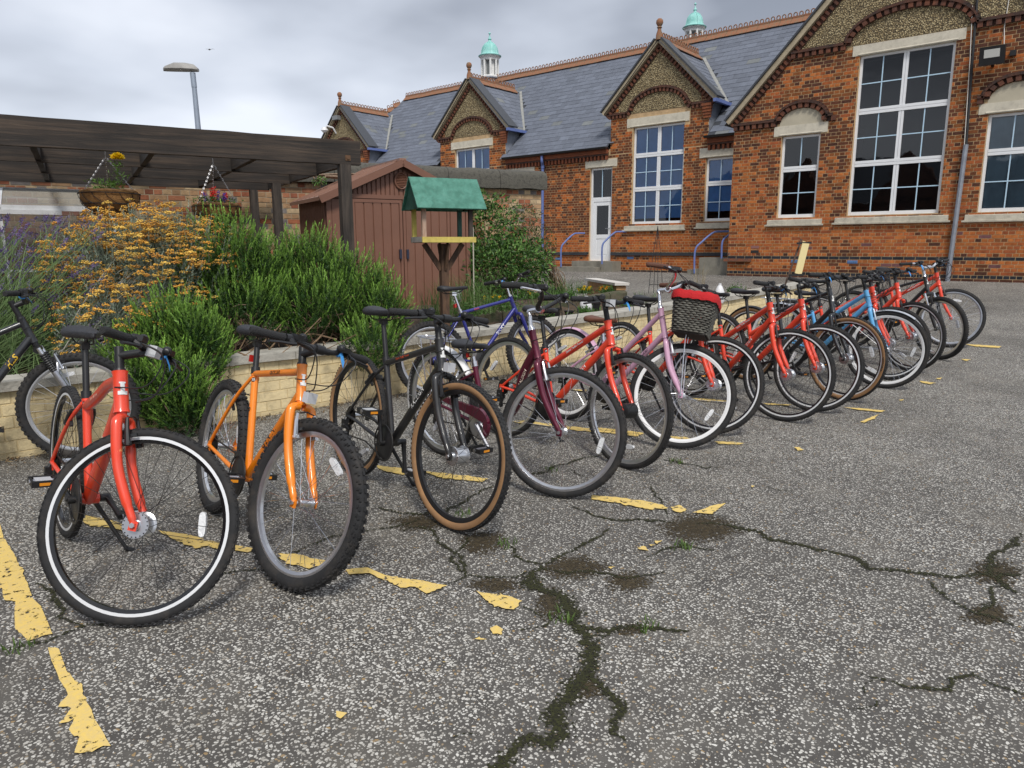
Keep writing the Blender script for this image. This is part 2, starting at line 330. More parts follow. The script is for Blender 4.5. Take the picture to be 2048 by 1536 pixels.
CRACKS = [
(0.028,0.6,[(-1.41,3.04),(-1.27,3.10),(-1.16,3.11),(-1.02,3.08),(-0.90,3.09),(-0.76,3.09),(-0.64,3.05),(-0.50,3.10),(-0.37,3.18),(-0.30,3.25),(-0.26,3.43),(-0.24,3.67),(-0.19,3.87)]),
(0.02,0.5,[(-1.94,2.27),(-1.79,2.18),(-1.71,2.20),(-1.70,2.31),(-1.69,2.47),(-1.65,2.62),(-1.67,2.72)]),
(0.022,0.5,[(-1.99,2.83),(-1.87,2.81),(-1.75,2.81),(-1.67,2.85),(-1.60,2.94),(-1.50,2.98)]),
(0.055,0.9,[(-1.70,2.19),(-1.63,2.06),(-1.55,2.01),(-1.48,2.01),(-1.38,1.93),(-1.29,1.86),(-1.20,1.80),(-1.12,1.70),(-1.11,1.59),(-1.07,1.49),(-1.01,1.41),(-1.01,1.34),(-1.06,1.32),(-1.06,1.23),(-1.10,1.17)]),
(0.03,0.8,[(-1.38,1.93),(-1.28,1.91),(-1.21,1.94),(-1.16,2.02),(-1.09,2.07),(-0.99,2.12)]),
(0.03,0.8,[(-1.12,1.70),(-1.02,1.63),(-0.95,1.58),(-0.90,1.51),(-0.87,1.48)]),
(0.018,0.6,[(-1.28,1.86),(-1.20,1.88),(-1.18,1.81)]),
(0.022,0.4,[(-1.69,2.18),(-1.57,2.21),(-1.48,2.28),(-1.40,2.32),(-1.34,2.40),(-1.29,2.48)]),
(0.014,0.6,[(-1.55,1.87),(-1.45,1.85),(-1.39,1.90)]),
(0.014,0.6,[(-1.41,1.74),(-1.41,1.85),(-1.39,1.92)]),
(0.018,0.5,[(-0.48,2.21),(-0.43,2.21),(-0.40,2.25),(-0.34,2.26),(-0.26,2.31),(-0.24,2.37),(-0.19,2.41),(-0.14,2.40),(-0.06,2.39)]),
(0.012,0.5,[(-0.43,2.21),(-0.44,2.12)]),
(0.012,0.3,[(-0.41,2.12),(-0.43,2.01)]),
(0.02,0.5,[(-0.46,3.07),(-0.39,2.98),(-0.31,2.93),(-0.25,2.90),(-0.18,2.90),(-0.10,2.85)]),
(0.03,0.7,[(-0.30,3.25),(-0.22,3.27),(-0.15,3.35)]),
(0.03,0.7,[(-0.28,3.28),(-0.20,3.20),(-0.13,3.16)]),
(0.02,0.6,[(-0.25,2.90),(-0.23,3.08),(-0.20,3.23)]),
(0.014,0.5,[(-1.84,3.38),(-1.74,3.25),(-1.60,3.13),(-1.53,3.02)]),
(0.02,0.5,[(-1.40,2.54),(-1.37,2.64),(-1.32,2.76),(-1.22,2.82)]),
(0.02,0.6,[(-2.46,3.02),(-2.46,3.33),(-2.44,3.50),(-2.40,3.74)]),
(0.014,0.5,[(-2.36,3.34),(-2.19,3.26)]),
(0.016,0.6,[(-2.06,3.84),(-1.89,3.87),(-1.76,3.88),(-1.69,3.96)]),
(0.016,0.5,[(-2.17,2.24),(-2.00,1.99),(-1.89,1.94),(-1.86,1.90)]),
(0.016,0.5,[(-1.85,1.81),(-1.87,1.93),(-1.79,2.01),(-1.71,2.05),(-1.67,2.13)]),
(0.016,0.4,[(-2.65,0.54),(-2.64,0.58),(-2.63,0.65),(-2.63,0.73),(-2.62,0.79),(-2.59,0.86),(-2.56,0.98),(-2.58,1.07),(-2.61,1.16),(-2.60,1.30),(-2.58,1.47),(-2.59,1.55),(-2.59,1.67),(-2.59,1.82),(-2.55,2.02),(-2.50,2.10),(-2.48,2.23)]),
(0.022,0.5,[(-3.13,0.76),(-3.06,0.79),(-2.94,0.77),(-2.77,0.76),(-2.64,0.77)]),
(0.02,0.5,[(-2.78,2.22),(-2.58,2.21),(-2.51,2.25),(-2.45,2.34),(-2.47,2.56),(-2.52,2.85)]),
(0.018,0.5,[(-2.43,2.07),(-2.39,2.15),(-2.20,2.10),(-2.09,2.08),(-1.95,1.98),(-1.84,1.92)]),
(0.016,0.5,[(-1.35,3.78),(-1.27,3.76),(-1.20,3.79)]),
(0.01,0.2,[(-0.81,3.03),(-0.75,3.05)]),
(0.008,0.2,[(-1.25,1.21),(-1.22,1.25),(-1.18,1.27)]),
]
PAINT = [
[(-3.97,0.88),(-3.76,0.84),(-3.48,0.81),(-3.28,0.78),(-3.10,0.75),(-2.99,0.73),(-2.90,0.73),(-2.66,0.69),(-2.66,0.65),(-2.67,0.62),(-2.80,0.62),(-2.95,0.66),(-3.01,0.68),(-3.07,0.66),(-3.30,0.70),(-3.57,0.74),(-3.95,0.81)],
[(-2.57,0.65),(-2.53,0.67),(-2.37,0.64),(-2.25,0.64),(-2.08,0.61),(-1.99,0.60),(-1.90,0.59),(-1.92,0.55),(-1.95,0.52),(-2.00,0.55),(-2.05,0.54),(-2.10,0.57),(-2.10,0.53),(-2.15,0.58),(-2.19,0.56),(-2.24,0.60),(-2.34,0.61),(-2.47,0.63)],
[(-3.78,1.19),(-3.59,1.24),(-3.45,1.26),(-3.36,1.30),(-3.39,1.24),(-3.53,1.19),(-3.61,1.15),(-3.70,1.15)],
[(-3.30,1.33),(-3.14,1.40),(-3.03,1.42),(-2.93,1.45),(-2.77,1.51),(-2.75,1.47),(-2.83,1.44),(-2.86,1.41),(-2.95,1.39),(-2.97,1.35),(-3.15,1.33)],
[(-2.64,1.55),(-2.56,1.60),(-2.48,1.62),(-2.38,1.65),(-2.41,1.55),(-2.48,1.53),(-2.52,1.51)],
[(-2.28,1.64),(-2.23,1.71),(-2.13,1.71),(-2.07,1.73),(-1.98,1.77),(-1.91,1.79),(-1.86,1.81),(-1.88,1.71),(-1.96,1.72),(-1.98,1.68),(-2.09,1.68),(-2.19,1.68),(-2.24,1.62)],
[(-1.75,1.85),(-1.71,1.85),(-1.66,1.89),(-1.62,1.90),(-1.56,1.90),(-1.54,1.84),(-1.61,1.80),(-1.68,1.82)],
[(-1.52,1.68),(-1.51,1.70),(-1.48,1.70),(-1.46,1.67),(-1.49,1.66)],
[(-1.52,1.59),(-1.52,1.62),(-1.48,1.62),(-1.49,1.60)],
[(-1.51,1.43),(-1.49,1.44),(-1.49,1.42)],
[(-1.49,1.38),(-1.47,1.39),(-1.47,1.38)],
[(-1.54,1.04),(-1.55,1.06),(-1.53,1.07),(-1.52,1.05)],
[(-1.50,1.13),(-1.49,1.14),(-1.49,1.13)],
[(-3.31,2.64),(-3.17,2.69),(-3.05,2.69),(-3.04,2.62),(-3.20,2.59)],
[(-3.01,2.74),(-2.81,2.82),(-2.62,2.88),(-2.61,2.82),(-2.82,2.72)],
[(-2.01,3.03),(-1.88,3.09),(-1.75,3.13),(-1.65,3.14),(-1.60,3.11),(-1.68,3.03),(-1.78,3.03),(-1.89,3.00),(-1.97,2.98)],
[(-1.60,3.14),(-1.58,3.19),(-1.52,3.16),(-1.53,3.10),(-1.57,3.10)],
[(-1.48,3.14),(-1.45,3.28),(-1.41,3.37),(-1.40,3.28),(-1.40,3.18)],
[(-1.48,2.60),(-1.45,2.63),(-1.43,2.60),(-1.46,2.58)],
[(-1.46,2.66),(-1.43,2.67),(-1.43,2.64)],
[(-1.45,2.71),(-1.43,2.73),(-1.43,2.69)],
[(-1.47,2.35),(-1.45,2.37),(-1.45,2.34)],
[(-1.42,3.72),(-1.40,3.72),(-1.40,3.69)],
[(-3.39,4.01),(-3.32,4.08),(-3.12,4.12),(-2.85,4.18),(-2.69,4.23),(-2.45,4.29),(-2.43,4.21),(-2.65,4.17),(-2.86,4.08),(-3.18,4.04),(-3.32,3.99)],
[(-3.70,5.26),(-3.59,5.32),(-3.56,5.23),(-3.65,5.21)],
[(-2.78,4.25),(-2.62,4.30),(-2.43,4.33),(-2.43,4.27),(-2.60,4.23),(-2.73,4.19)],
[(-2.27,4.36),(-2.17,4.40),(-2.06,4.41),(-2.07,4.35),(-2.20,4.32)],
[(-1.96,4.43),(-1.87,4.49),(-1.79,4.51),(-1.80,4.46),(-1.91,4.40)],
[(-2.69,5.57),(-2.55,5.64),(-2.39,5.66),(-2.42,5.59),(-2.61,5.53)],
[(-1.49,4.62),(-1.46,4.64),(-1.43,4.60),(-1.45,4.56)],
[(-1.57,6.00),(-1.43,6.05),(-1.28,6.07),(-1.30,6.00),(-1.46,5.97)],
[(-1.34,5.58),(-1.32,5.75),(-1.29,5.92),(-1.29,5.74),(-1.31,5.58)],
[(-1.31,7.48),(-1.24,7.49),(-1.18,7.47),(-1.21,7.38),(-1.28,7.41)],
[(-1.22,7.68),(-1.18,7.79),(-1.18,7.67)],
[(-1.33,10.05),(-1.14,10.08),(-0.96,10.09),(-0.98,9.95),(-1.20,9.93)],
[(-1.21,8.96),(-1.11,8.98),(-1.14,8.87)],
[(-1.29,6.54),(-1.26,6.58),(-1.26,6.50)],
[(-2.14,5.75),(-2.04,5.80),(-1.93,5.84),(-1.95,5.79),(-2.08,5.72)],
]
DIRT = [
((-1.36,3.00),(0.17,0.14),(-0.09,0.18)),
((-2.05,2.21),(0.09,0.08),(-0.10,0.11)),
((-1.58,2.27),(0.12,0.10),(-0.08,0.11)),
((-1.34,2.30),(0.08,0.06),(-0.05,0.09)),
((-1.73,1.94),(0.09,0.08),(-0.05,0.05)),
((-1.09,1.63),(0.05,0.04),(-0.05,0.07)),
((-1.15,1.99),(0.04,0.04),(-0.02,0.04)),
((-0.24,3.32),(0.10,0.08),(-0.02,0.16)),
((-0.21,2.91),(0.08,0.07),(-0.01,0.10)),
((-2.44,2.19),(0.11,0.09),(-0.09,0.08)),
((-1.47,1.96),(0.05,0.04),(-0.08,0.11)),
]
def densify(P, step):
    out = []
    for a, b in zip(P[:-1], P[1:]):
        L = math.dist(a, b); k = max(1, int(L/step))
        for i in range(k): out.append((a[0]+(b[0]-a[0])*i/k, a[1]+(b[1]-a[1])*i/k))
    out.append(P[-1]); return out
for ci_, (w, ms_, P) in enumerate(CRACKS):                      # each crack a ribbon with a wandering line and a ragged width
    P = densify(P, 0.035); V = []; F = []; cs = []; q = random.random()*50
    n = len(P)
    for i, (x, y) in enumerate(P):
        a = P[max(i-1, 0)]; b = P[min(i+1, n-1)]; dx, dy = b[0]-a[0], b[1]-a[1]; L = math.hypot(dx, dy)+1e-9
        nxx, nyy = -dy/L, dx/L; wob = 0.045*(mnoise.noise(Vector((q+i*0.22, 0.3, 0)))+0.6*mnoise.noise(Vector((q+i*0.75, 7.3, 0)))); ends = min(1.0, i/4+0.25, (n-1-i)/4+0.25)
        hw = w*1.15*(0.9+0.9*mnoise.noise(Vector((q+i*0.45, 4.1, 0))))*ends
        x += nxx*wob; y += nyy*wob
        for k_, ee in ((-2.3, 0.0), (0, 1.0), (2.3, 0.0)):
            V.append((x+nxx*hw*k_*0.62, y+nyy*hw*k_*0.62, gz(y)+0.0040+0.00008*ci_)); cs.append(ee*(0.75+0.25*ms_))
        if i: o = 3*(i-1); F += [(o, o+1, o+4, o+3), (o+1, o+2, o+5, o+4)]
    sheet('crack', V, F, cs, CRACK_MAT, ground)
for P in PAINT:
    P = densify(P+[P[0]], 0.012)[:-1]; cx = sum(p[0] for p in P)/len(P); cyy = sum(p[1] for p in P)/len(P)
    # triangulate by ear clipping through a filled polygon, with a jagged edge
    Q = []
    for i, (x, y) in enumerate(P):
        j = 0.016*mnoise.noise(Vector((x*22, y*22, 1.0)))+0.012*mnoise.noise(Vector((x*60, y*60, 4.0))); d = math.hypot(x-cx, y-cyy)+1e-6; Q.append((x+(x-cx)/d*j, y+(y-cyy)/d*j))
    from mathutils.geometry import tessellate_polygon
    V = [(x, y, gz(y)+0.008) for x, y in Q]; T = tessellate_polygon([[Vector(v) for v in V]])
    F = [t_ if ((V[t_[1]][0]-V[t_[0]][0])*(V[t_[2]][1]-V[t_[0]][1])-(V[t_[1]][1]-V[t_[0]][1])*(V[t_[2]][0]-V[t_[0]][0])) > 0 else t_[::-1] for t_ in T]
    sheet('yellow_marking', V, F, [0.32]*len(V), PAINT_MAT, ground)
for di_, (c, a, b) in enumerate(DIRT):
    V = [(c[0], c[1], gz(c[1])+0.0025+0.0001*di_)]; cs = [0.85]; F = []; K = 28
    for rr, ee in ((0.5, 0.65), (1.0, 0.0)):
        for i in range(K):
            t_ = 2*PI*i/K; r2 = rr*(1+0.35*mnoise.noise(Vector((c[0]*3+math.cos(t_)*1.4, c[1]*3+math.sin(t_)*1.4, rr)))); x = c[0]+r2*(a[0]*math.cos(t_)+b[0]*math.sin(t_)); y = c[1]+r2*(a[1]*math.cos(t_)+b[1]*math.sin(t_))
            V.append((x, y, gz(y)+0.0025+0.0001*di_)); cs.append(ee)
    for i in range(K):
        j = (i+1) % K; F.append((0, 1+i, 1+j)); F.append((1+i, 1+K+i, 1+K+j, 1+j))
    sheet('dirt_patch', V, F, cs, DIRT_MAT, ground)
# tufts of grass and moss in the cracks
def tuft_mesh(n, h, col, spread=0.05):
    V = []; F = []; C = []
    for i in range(n):
        a = random.random()*2*PI; r = spread*math.sqrt(random.random()); x, y = r*math.cos(a), r*math.sin(a); a2 = random.random()*2*PI; L = h*(0.5+random.random()*0.7); b = random.uniform(0.2, 0.9)*L; w = 0.0028
        o = len(V); dx, dy = math.cos(a2), math.sin(a2); px_, py_ = -dy*w, dx*w
        V += [(x-px_, y-py_, 0), (x+px_, y+py_, 0), (x+dx*b*0.4+px_*0.8, y+dy*b*0.4+py_*0.8, L*0.65), (x+dx*b*0.4-px_*0.8, y+dy*b*0.4-py_*0.8, L*0.65), (x+dx*b+px_*0.1, y+dy*b+py_*0.1, L), (x+dx*b-px_*0.1, y+dy*b-py_*0.1, L)]
        F += [(o, o+1, o+2, o+3), (o+3, o+2, o+4, o+5)]; k = random.uniform(0.7, 1.3); C += [tuple(q*k for q in col)]*6
    return np_mesh('tuft', np.array(V), np.array(F), mat('grass_blade', attr=True, rough=0.6, trans=0.3), np.array(C))
TUFTS = [(-2.45,3.25),(-1.95,3.86),(-2.65,0.59),(-2.35,2.40),(-1.34,2.73),(-1.94,2.26),(-1.38,1.89),(-1.12,2.04)]
for (x, y) in TUFTS:
    tg = link('weed_tuft', tuft_mesh(26, 0.03, (0.10, 0.17, 0.035)), ground); tg.location = (x, y, gz(y))
# ------------------------------------------------------------------ brickwork
BRICK_MAT = mat('brick_face', attr=True, rough=0.85, var=0.25, vscale=14.0, bump=0.35, bscale=120.0, spec=0.3)
MORTAR_MAT = mat('lime_mortar', (0.52, 0.36, 0.20), 0.95, var=0.2, vscale=6.0, bump=0.4, bscale=120, spec=0.2)
def in_frame(P):
    q = proj(P); return (q[:, 0] > -10) & (q[:, 0] < 2058) & (q[:, 1] > -10) & (q[:, 1] < 1546)
def bond(s0, s1, z0, z1, openings, xlim=None, ch=0.075, bl=0.225, gap=0.010, rag=0.0):
    """English bond: (sa, sb, za, zb, course) rows clipped to openings and to xlim(z)"""
    out = []; k = 0; z = z0
    while z < z1-0.02:
        L = bl if k % 2 == 0 else bl/2; off = 0.0 if k % 2 == 0 else bl/4
        a_, b_ = (s0, s1) if xlim is None else xlim(z+ch/2)
        s = math.floor((a_-s0-off)/L)*L+s0+off
        while s < b_:
            segs = [(max(s, a_), min(s+L, b_))]
            for (oa, ob, oc, od) in openings:
                if oc < z+ch*0.6 and od > z+ch*0.4:
                    n_ = []
                    for (p, q) in segs:
                        if q <= oa or p >= ob: n_.append((p, q))
                        else:
                            if p < oa: n_.append((p, oa))
                            if q > ob: n_.append((ob, q))
                    segs = n_
            for (p, q) in segs:
                if q-p > 0.03: out.append((p+gap/2, q-gap/2, z+gap/2, min(z+ch, z1)-gap/2, k))
            s += L
        z += ch; k += 1
    return out
_BF = np.array([(0, 1, 2, 3), (0, 4, 5, 1), (1, 5, 6, 2), (2, 6, 7, 3), (3, 7, 4, 0)])
def lay(bricks, frame, colf, parent, singles=300, name='brick', depth=0.02, jitter=0.0022, single_ok=None, rest='brick_courses'):
    """the bricks that show largest are objects of their own, the rest one mesh"""
    n = len(bricks); V = np.zeros((n, 8, 3)); C = np.zeros((n, 3))
    for i, (a, b, c, d, k) in enumerate(bricks):
        o = -random.random()*jitter; e = 0.004
        for j, (u, w_) in enumerate(((a, c), (b, c), (b, d), (a, d))):
            ju = random.uniform(-1, 1)*0.0015; jw = random.uniform(-1, 1)*0.0012
            V[i, j] = frame(u+ju+(e*0.4 if j in (0, 3) else -e*0.4), w_+jw+(e*0.4 if j < 2 else -e*0.4), o); V[i, j+4] = frame(u, w_, o+depth)
        C[i] = colf((a+b)/2, (c+d)/2, k, b-a)
    cen = V[:, :4].mean(1); vis = in_frame(cen)
    if single_ok is not None: vis &= np.array([single_ok(c) for c in cen])
    dist = np.linalg.norm(cen-np.array([0, 0, CH]), axis=1); dist[~vis] = 1e9
    order = np.argsort(dist); single = order[:min(singles, int(vis.sum()))]; mask = np.ones(n, bool); mask[single] = False
    for i in single:
        link(name, np_mesh(name, V[i], _BF, BRICK_MAT, np.repeat(C[i][None], 8, 0)), parent)
    R = np.where(mask)[0]
    if len(R):
        F = (np.arange(len(R))[:, None, None]*8+_BF[None]).reshape(-1, 4)
        o = link(rest, np_mesh(rest, V[R].reshape(-1, 3), F, BRICK_MAT, np.repeat(C[R], 8, 0)), parent); o['kind'] = 'stuff'
def backing(name, s0, s1, z0, ztop, openings, frame, parent, matr=None, reveal=0.13, step=None):
    """wall face behind the bricks with real openings and their reveals"""
    cuts = sorted(set([s0, s1]+[o for op in openings for o in op[:2] if s0 < o < s1]+(list(step) if step else [])))
    b = MB(); D = 0.0035
    for a, c in zip(cuts[:-1], cuts[1:]):
        mid = (a+c)/2; spans = []; z = z0
        for (oa, ob, oc, od) in sorted([o for o in openings if o[0] < mid < o[1]], key=lambda o: o[2]):
            if oc > z: spans.append((z, oc, False))
            z = od
        spans.append((z, None, True))
        for (p, q, top) in spans:
            za, zb = (ztop(a), ztop(c)) if top else (q, q)
            if min(za, zb) < p-1e-6 and max(za, zb) <= p: continue
            b.add([frame(a, p, D), frame(c, p, D), frame(c, zb, D), frame(a, za, D)], [(0, 1, 2, 3)])
    for (oa, ob, oc, od) in openings:
        P = [(oa, oc), (ob, oc), (ob, od), (oa, od)]
        for i in range(4):
            (u, v), (u2, v2) = P[i], P[(i+1) % 4]
            b.add([frame(u, v, D), frame(u2, v2, D), frame(u2, v2, reveal), frame(u, v, reveal)], [(3, 2, 1, 0)])
    return b.build(name, matr or MORTAR_MAT, parent, smooth=False)
# ------------------------------------------------------------------ the school
school = empty('school_building', 'red brick school with grey slate roofs, pebble-dashed gables and white windows', 'building', (-9, 18.9, 0.57))
school_inv = Matrix.Translation((9, -18.9, -0.57))
class _P:                                      # parts are modelled in yard coordinates; parent inverse keeps them there
    pass
_link0 = link
def link(name, me, parent=None, mat=None):
    o = _link0(name, me, parent, mat)
    if parent is not None and parent.get('abs'): o.matrix_parent_inverse = Matrix.Translation(-parent.location)
    return o
school['abs'] = 1
YW, YM = 17.70, 18.90
Z0 = 0.53
fW = lambda s, z, d: (s, YW+d, z)
fM = lambda s, z, d: (s, YM+d, z)
XC = -4.0; XL, XR = -7.72, -0.28; VS = 1.06; ZE = 4.36
def wtop(x): return ZE+VS*min(x-XL, XR-x)
def pick(*c): return np.array(random.choice(c))
def col_wing(s, z, k, L):
    if abs(z-1.03) < 0.035 or abs(z-0.655) < 0.035: return np.array((0.022, 0.024, 0.030))*random.uniform(0.7, 1.5)
    r = random.random()+0.35*mnoise.noise(Vector((s*0.9, z*0.9, 3)))
    old = 0.0 if z < 1.72 else min(1.0, (z-1.6)/1.6)
    if z < 0.62: return np.array((0.09, 0.032, 0.018))*random.uniform(0.7, 1.4)
    if r < 0.10+0.42*old: c = pick((0.115, 0.040, 0.020), (0.085, 0.033, 0.020), (0.15, 0.050, 0.020))
    elif r < 0.16+0.55*old: c = pick((0.20, 0.068, 0.022), (0.25, 0.085, 0.025))
    else: c = pick((0.41, 0.122, 0.032), (0.36, 0.102, 0.030), (0.45, 0.145, 0.038), (0.32, 0.088, 0.030))
    if z < 1.7 and random.random() < 0.035: c = np.array((0.17, 0.075, 0.075))
    return c*random.uniform(0.82, 1.15)
def col_main(s, z, k, L):
    if abs(z-1.09) < 0.038: return np.array((0.030, 0.032, 0.038))*random.uniform(0.7, 1.5)
    if z < 0.62: return np.array((0.05, 0.03, 0.025))
    r = random.random()+0.4*mnoise.noise(Vector((s*0.8, z*0.8, 9)))
    old = 0.15 if z < 1.75 else 1.0
    if r < 0.55*old: c = pick((0.14, 0.048, 0.020), (0.105, 0.038, 0.020), (0.17, 0.055, 0.022))
    elif r < 0.74*old: c = pick((0.23, 0.075, 0.024), (0.27, 0.09, 0.026))
    else: c = pick((0.42, 0.115, 0.027), (0.37, 0.098, 0.025), (0.46, 0.14, 0.032))
    return c*random.uniform(0.82, 1.15)
WBIG = (-4.93, -3.10, 1.99, 5.41); W2 = (-6.53, -5.64, 1.98, 3.87); W3 = (-2.40, -1.50, 1.98, 3.90)
opW = [WBIG, W2, W3]
backing('gable_wall', XL, XR, Z0, wtop, opW, fW, school, step=[XC])
backing_side = MB(); backing_side.box((XL+0.15, (YW+YM)/2+0.3, 2.4), (0.28, 1.75, 3.9)); backing_side.build('return_wall', MORTAR_MAT, school, smooth=False)
def wlim(z):
    if z < ZE+0.02: return (XL, XR)
    t = (z-ZE)/VS; return (XL+t+0.10, XR-t-0.10)
def single_w(c): return c[2] > 1.3
bW = bond(XL, XR, Z0+0.02, 5.56, opW+[(-6.72, -5.49, 3.87, 4.12), (-5.08, -2.94, 5.40, 5.62), (-2.58, -1.30, 3.9, 4.12)], wlim)
def inarch(b):
    s, z = (b[0]+b[1])/2, (b[2]+b[3])/2
    for cx, rx, zc, rz in ((-6.1, 0.56, 4.06, 0.46), (-1.94, 0.58, 4.06, 0.46)):
        if z > 4.05 and ((s-cx)/rx)**2+((z-zc)/rz)**2 < 1: return True
    return False
bW = [b for b in bW if not inarch(b)]
lay(bW, fW, col_wing, school, 300, single_ok=single_w)
# --- main range
D1, D2, D3 = -10.53, -17.78, -25.0; DH = 1.56; DE = 5.28; DP = 6.93
Wd1 = (-11.32, -9.68, 1.96, 4.71); Wd2 = (D2-0.82, D2+0.82, 1.96, 4.71); Wd3 = (D3-0.82, D3+0.82, 1.96, 4.71)
WS = (-9.01, -8.19, 1.99, 3.68); DOOR = (-12.80, -12.01, 0.88, 3.67); WS2 = (-16.0, -15.18, 1.99, 3.68)
opM = [Wd1, Wd2, Wd3, WS, DOOR, WS2]
def mtop(x):
    for c in (D1, D2, D3):
        if abs(x-c) <= DH+1e-6: return DE+(DP-DE)*(1-abs(x-c)/DH)
    return 4.18
st = []
for c in (D1, D2, D3): st += [c-DH-1e-4, c-DH, c, c+DH, c+DH+1e-4]
backing('front_wall', -27.6, XL+0.05, Z0, mtop, opM, fM, school, step=st)
bM = bond(-27.6, XL+0.05, Z0+0.02, 4.02, opM+[(-11.55, -9.55, 4.71, 4.98), (-9.2, -7.9, 3.68, 3.95), (-12.98, -11.84, 3.67, 3.92), (-16.2, -15.0, 3.68, 3.95)])
bM = [b for b in bM if in_frame([fM(b[0], b[2], 0)])[0] and (b[0] > -17.2 or b[2] > 3.2)]
for c in (D1, D2, D3):
    bM += bond(c-DH, c+DH, 4.02, 5.02, [(c-0.82, c+0.82, 1.9, 4.71), (c-1.0, c+1.0, 4.66, 5.4)])
    bM += [b for b in bond(c-DH, c+DH, 5.13, 5.75, [], lambda z, c=c: (c-DH, c+DH)) if abs((b[0]+b[1])/2-c) > 1.22 and abs((b[0]+b[1])/2-c) < DH*(1-(b[3]-DE)/(DP-DE))-0.05]
lay(bM, fM, col_main, school, 0)
# --- stone, render, dentils
STONE = mat('cream_lintel_stone', (0.62, 0.57, 0.46), 0.8, var=0.10, vscale=5.0, bump=0.25, bscale=80, dirt=0.25)
SILL = mat('weathered_sill_stone', (0.50, 0.46, 0.37), 0.85, var=0.16, vscale=7.0, bump=0.3, bscale=60, dirt=0.35)
RENDER = mat('cream_render', (0.50, 0.45, 0.34), 0.9, var=0.1, vscale=3, bump=0.2, bscale=50)
def pebble_mat():
    M = bpy.data.materials.new('pebble_dash'); M.use_nodes = True; t = M.node_tree; b = t.nodes['Principled BSDF']; c = nn(t, 'ShaderNodeTexCoord')
    v = nn(t, 'ShaderNodeTexVoronoi'); v.inputs['Scale'].default_value = 34.0; lk(t, c.outputs['Object'], v.inputs['Vector'])
    s = nn(t, 'ShaderNodeSeparateColor'); lk(t, v.outputs['Color'], s.inputs[0]); r = nn(t, 'ShaderNodeValToRGB'); lk(t, s.outputs[0], r.inputs[0]); e = r.color_ramp.elements
    e[0].color = (0.20, 0.135, 0.06, 1); e[1].color = (0.70, 0.58, 0.34, 1); e.new(0.45).color = (0.44, 0.34, 0.17, 1)
    m_ = nn(t, 'ShaderNodeMapRange'); lk(t, v.outputs['Distance'], m_.inputs[0]); m_.inputs[1].default_value = 0.25; m_.inputs[2].default_value = 0.62
    x = nn(t, 'ShaderNodeMix', data_type='RGBA'); lk(t, m_.outputs[0], x.inputs['Factor']); lk(t, r.outputs[0], x.inputs['A']); x.inputs['B'].default_value = (0.10, 0.075, 0.04, 1); lk(t, x.outputs['Result'], b.inputs['Base Color'])
    b.inputs['Roughness'].default_value = 0.8; bp = nn(t, 'ShaderNodeBump'); bp.inputs['Strength'].default_value = 1.0; bp.inputs['Distance'].default_value = 0.02; bp.invert = True; lk(t, v.outputs['Distance'], bp.inputs['Height']); lk(t, bp.outputs[0], b.inputs['Normal'])
    return M
PEBBLE = pebble_mat()
DENT = mat('moulded_dark_brick', (0.105, 0.040, 0.022), 0.8, col2=(0.035, 0.022, 0.018), vscale=5, bump=0.4, bscale=90)
DENT2 = mat('moulded_red_brick', (0.165, 0.055, 0.026), 0.8, col2=(0.07, 0.03, 0.02), vscale=6, bump=0.4, bscale=90)
TERRA = mat('terracotta_ridge', (0.30, 0.115, 0.055), 0.85, col2=(0.20, 0.14, 0.085), vscale=9, bump=0.4, bscale=70)
GUTTER = mat('black_gutter', (0.012, 0.012, 0.014), 0.4); BLUEPIPE = mat('blue_painted_iron', (0.125, 0.18, 0.42), 0.5, var=0.15, vscale=9, dirt=0.2)
BARGE = mat('cream_bargeboard', (0.42, 0.35, 0.24), 0.7, var=0.15, vscale=4, dirt=0.3)
LEAD = mat('lead_flashing', (0.23, 0.25, 0.29), 0.55, var=0.2, vscale=8); LEADP = mat('pale_mortar_flashing', (0.29, 0.29, 0.27), 0.9, var=0.2, vscale=10)
def lintel(f, a, b, z0, z1, proud=0.014):
    o = MB()
    P = [(a, z0), (a, z1), (b, z1), (b, z0)]
    o.add([f(a, z0, -proud), f(b, z0, -proud), f(b, z1, -proud), f(a, z1, -proud), f(a, z0, 0.11), f(b, z0, 0.11), f(b, z1, 0.11), f(a, z1, 0.11)], [(0, 1, 2, 3), (0, 4, 5, 1), (1, 5, 6, 2), (2, 6, 7, 3), (3, 7, 4, 0)])
    i0, i1 = a+0.12, b-0.12
    o.add([f(i0, z0+0.018, -proud-0.012), f(i1, z0+0.018, -proud-0.012), f(i1, z0+0.045, -proud-0.003), f(i0, z0+0.045, -proud-0.003), f(i0, z0+0.018, -proud), f(i1, z0+0.018, -proud)], [(0, 1, 2, 3), (0, 4, 5, 1)])
    o.build('lintel', STONE, school, smooth=False)
def sill(f, a, b, z1, h=0.20):
    o = MB(); pr = 0.07
    prof = [(0.12, z1), (-0.045, z1-0.05), (-0.052, z1-h+0.05), (-pr, z1-h+0.045), (-pr, z1-h+0.012), (-0.045, z1-h), (0.12, z1-h)]
    A = [f(a-(0.05 if 3 <= i <= 4 else 0), z, d) for i, (d, z) in enumerate(prof)]; B = [f(b+(0.05 if 3 <= i <= 4 else 0), z, d) for i, (d, z) in enumerate(prof)]
    n = len(prof); o.add(A+B, [(i, i+1, n+i+1, n+i) for i in range(n-1)]+[tuple(range(n-1, -1, -1)), tuple(range(n, 2*n))]); o.build('sill', SILL, school, smooth=False)
lintel(fW, -5.08, -2.94, 5.405, 5.62); sill(fW, -5.17, -2.90, 1.985); lintel(fW, -6.72, -5.49, 3.875, 4.10); sill(fW, -6.74, -5.46, 1.975); lintel(fW, -2.57, -1.32, 3.905, 4.11); sill(fW, -2.60, -1.30, 1.975)
for c in (D1, D2, D3): lintel(fM, c-1.0, c+0.98, 4.715, 4.96)
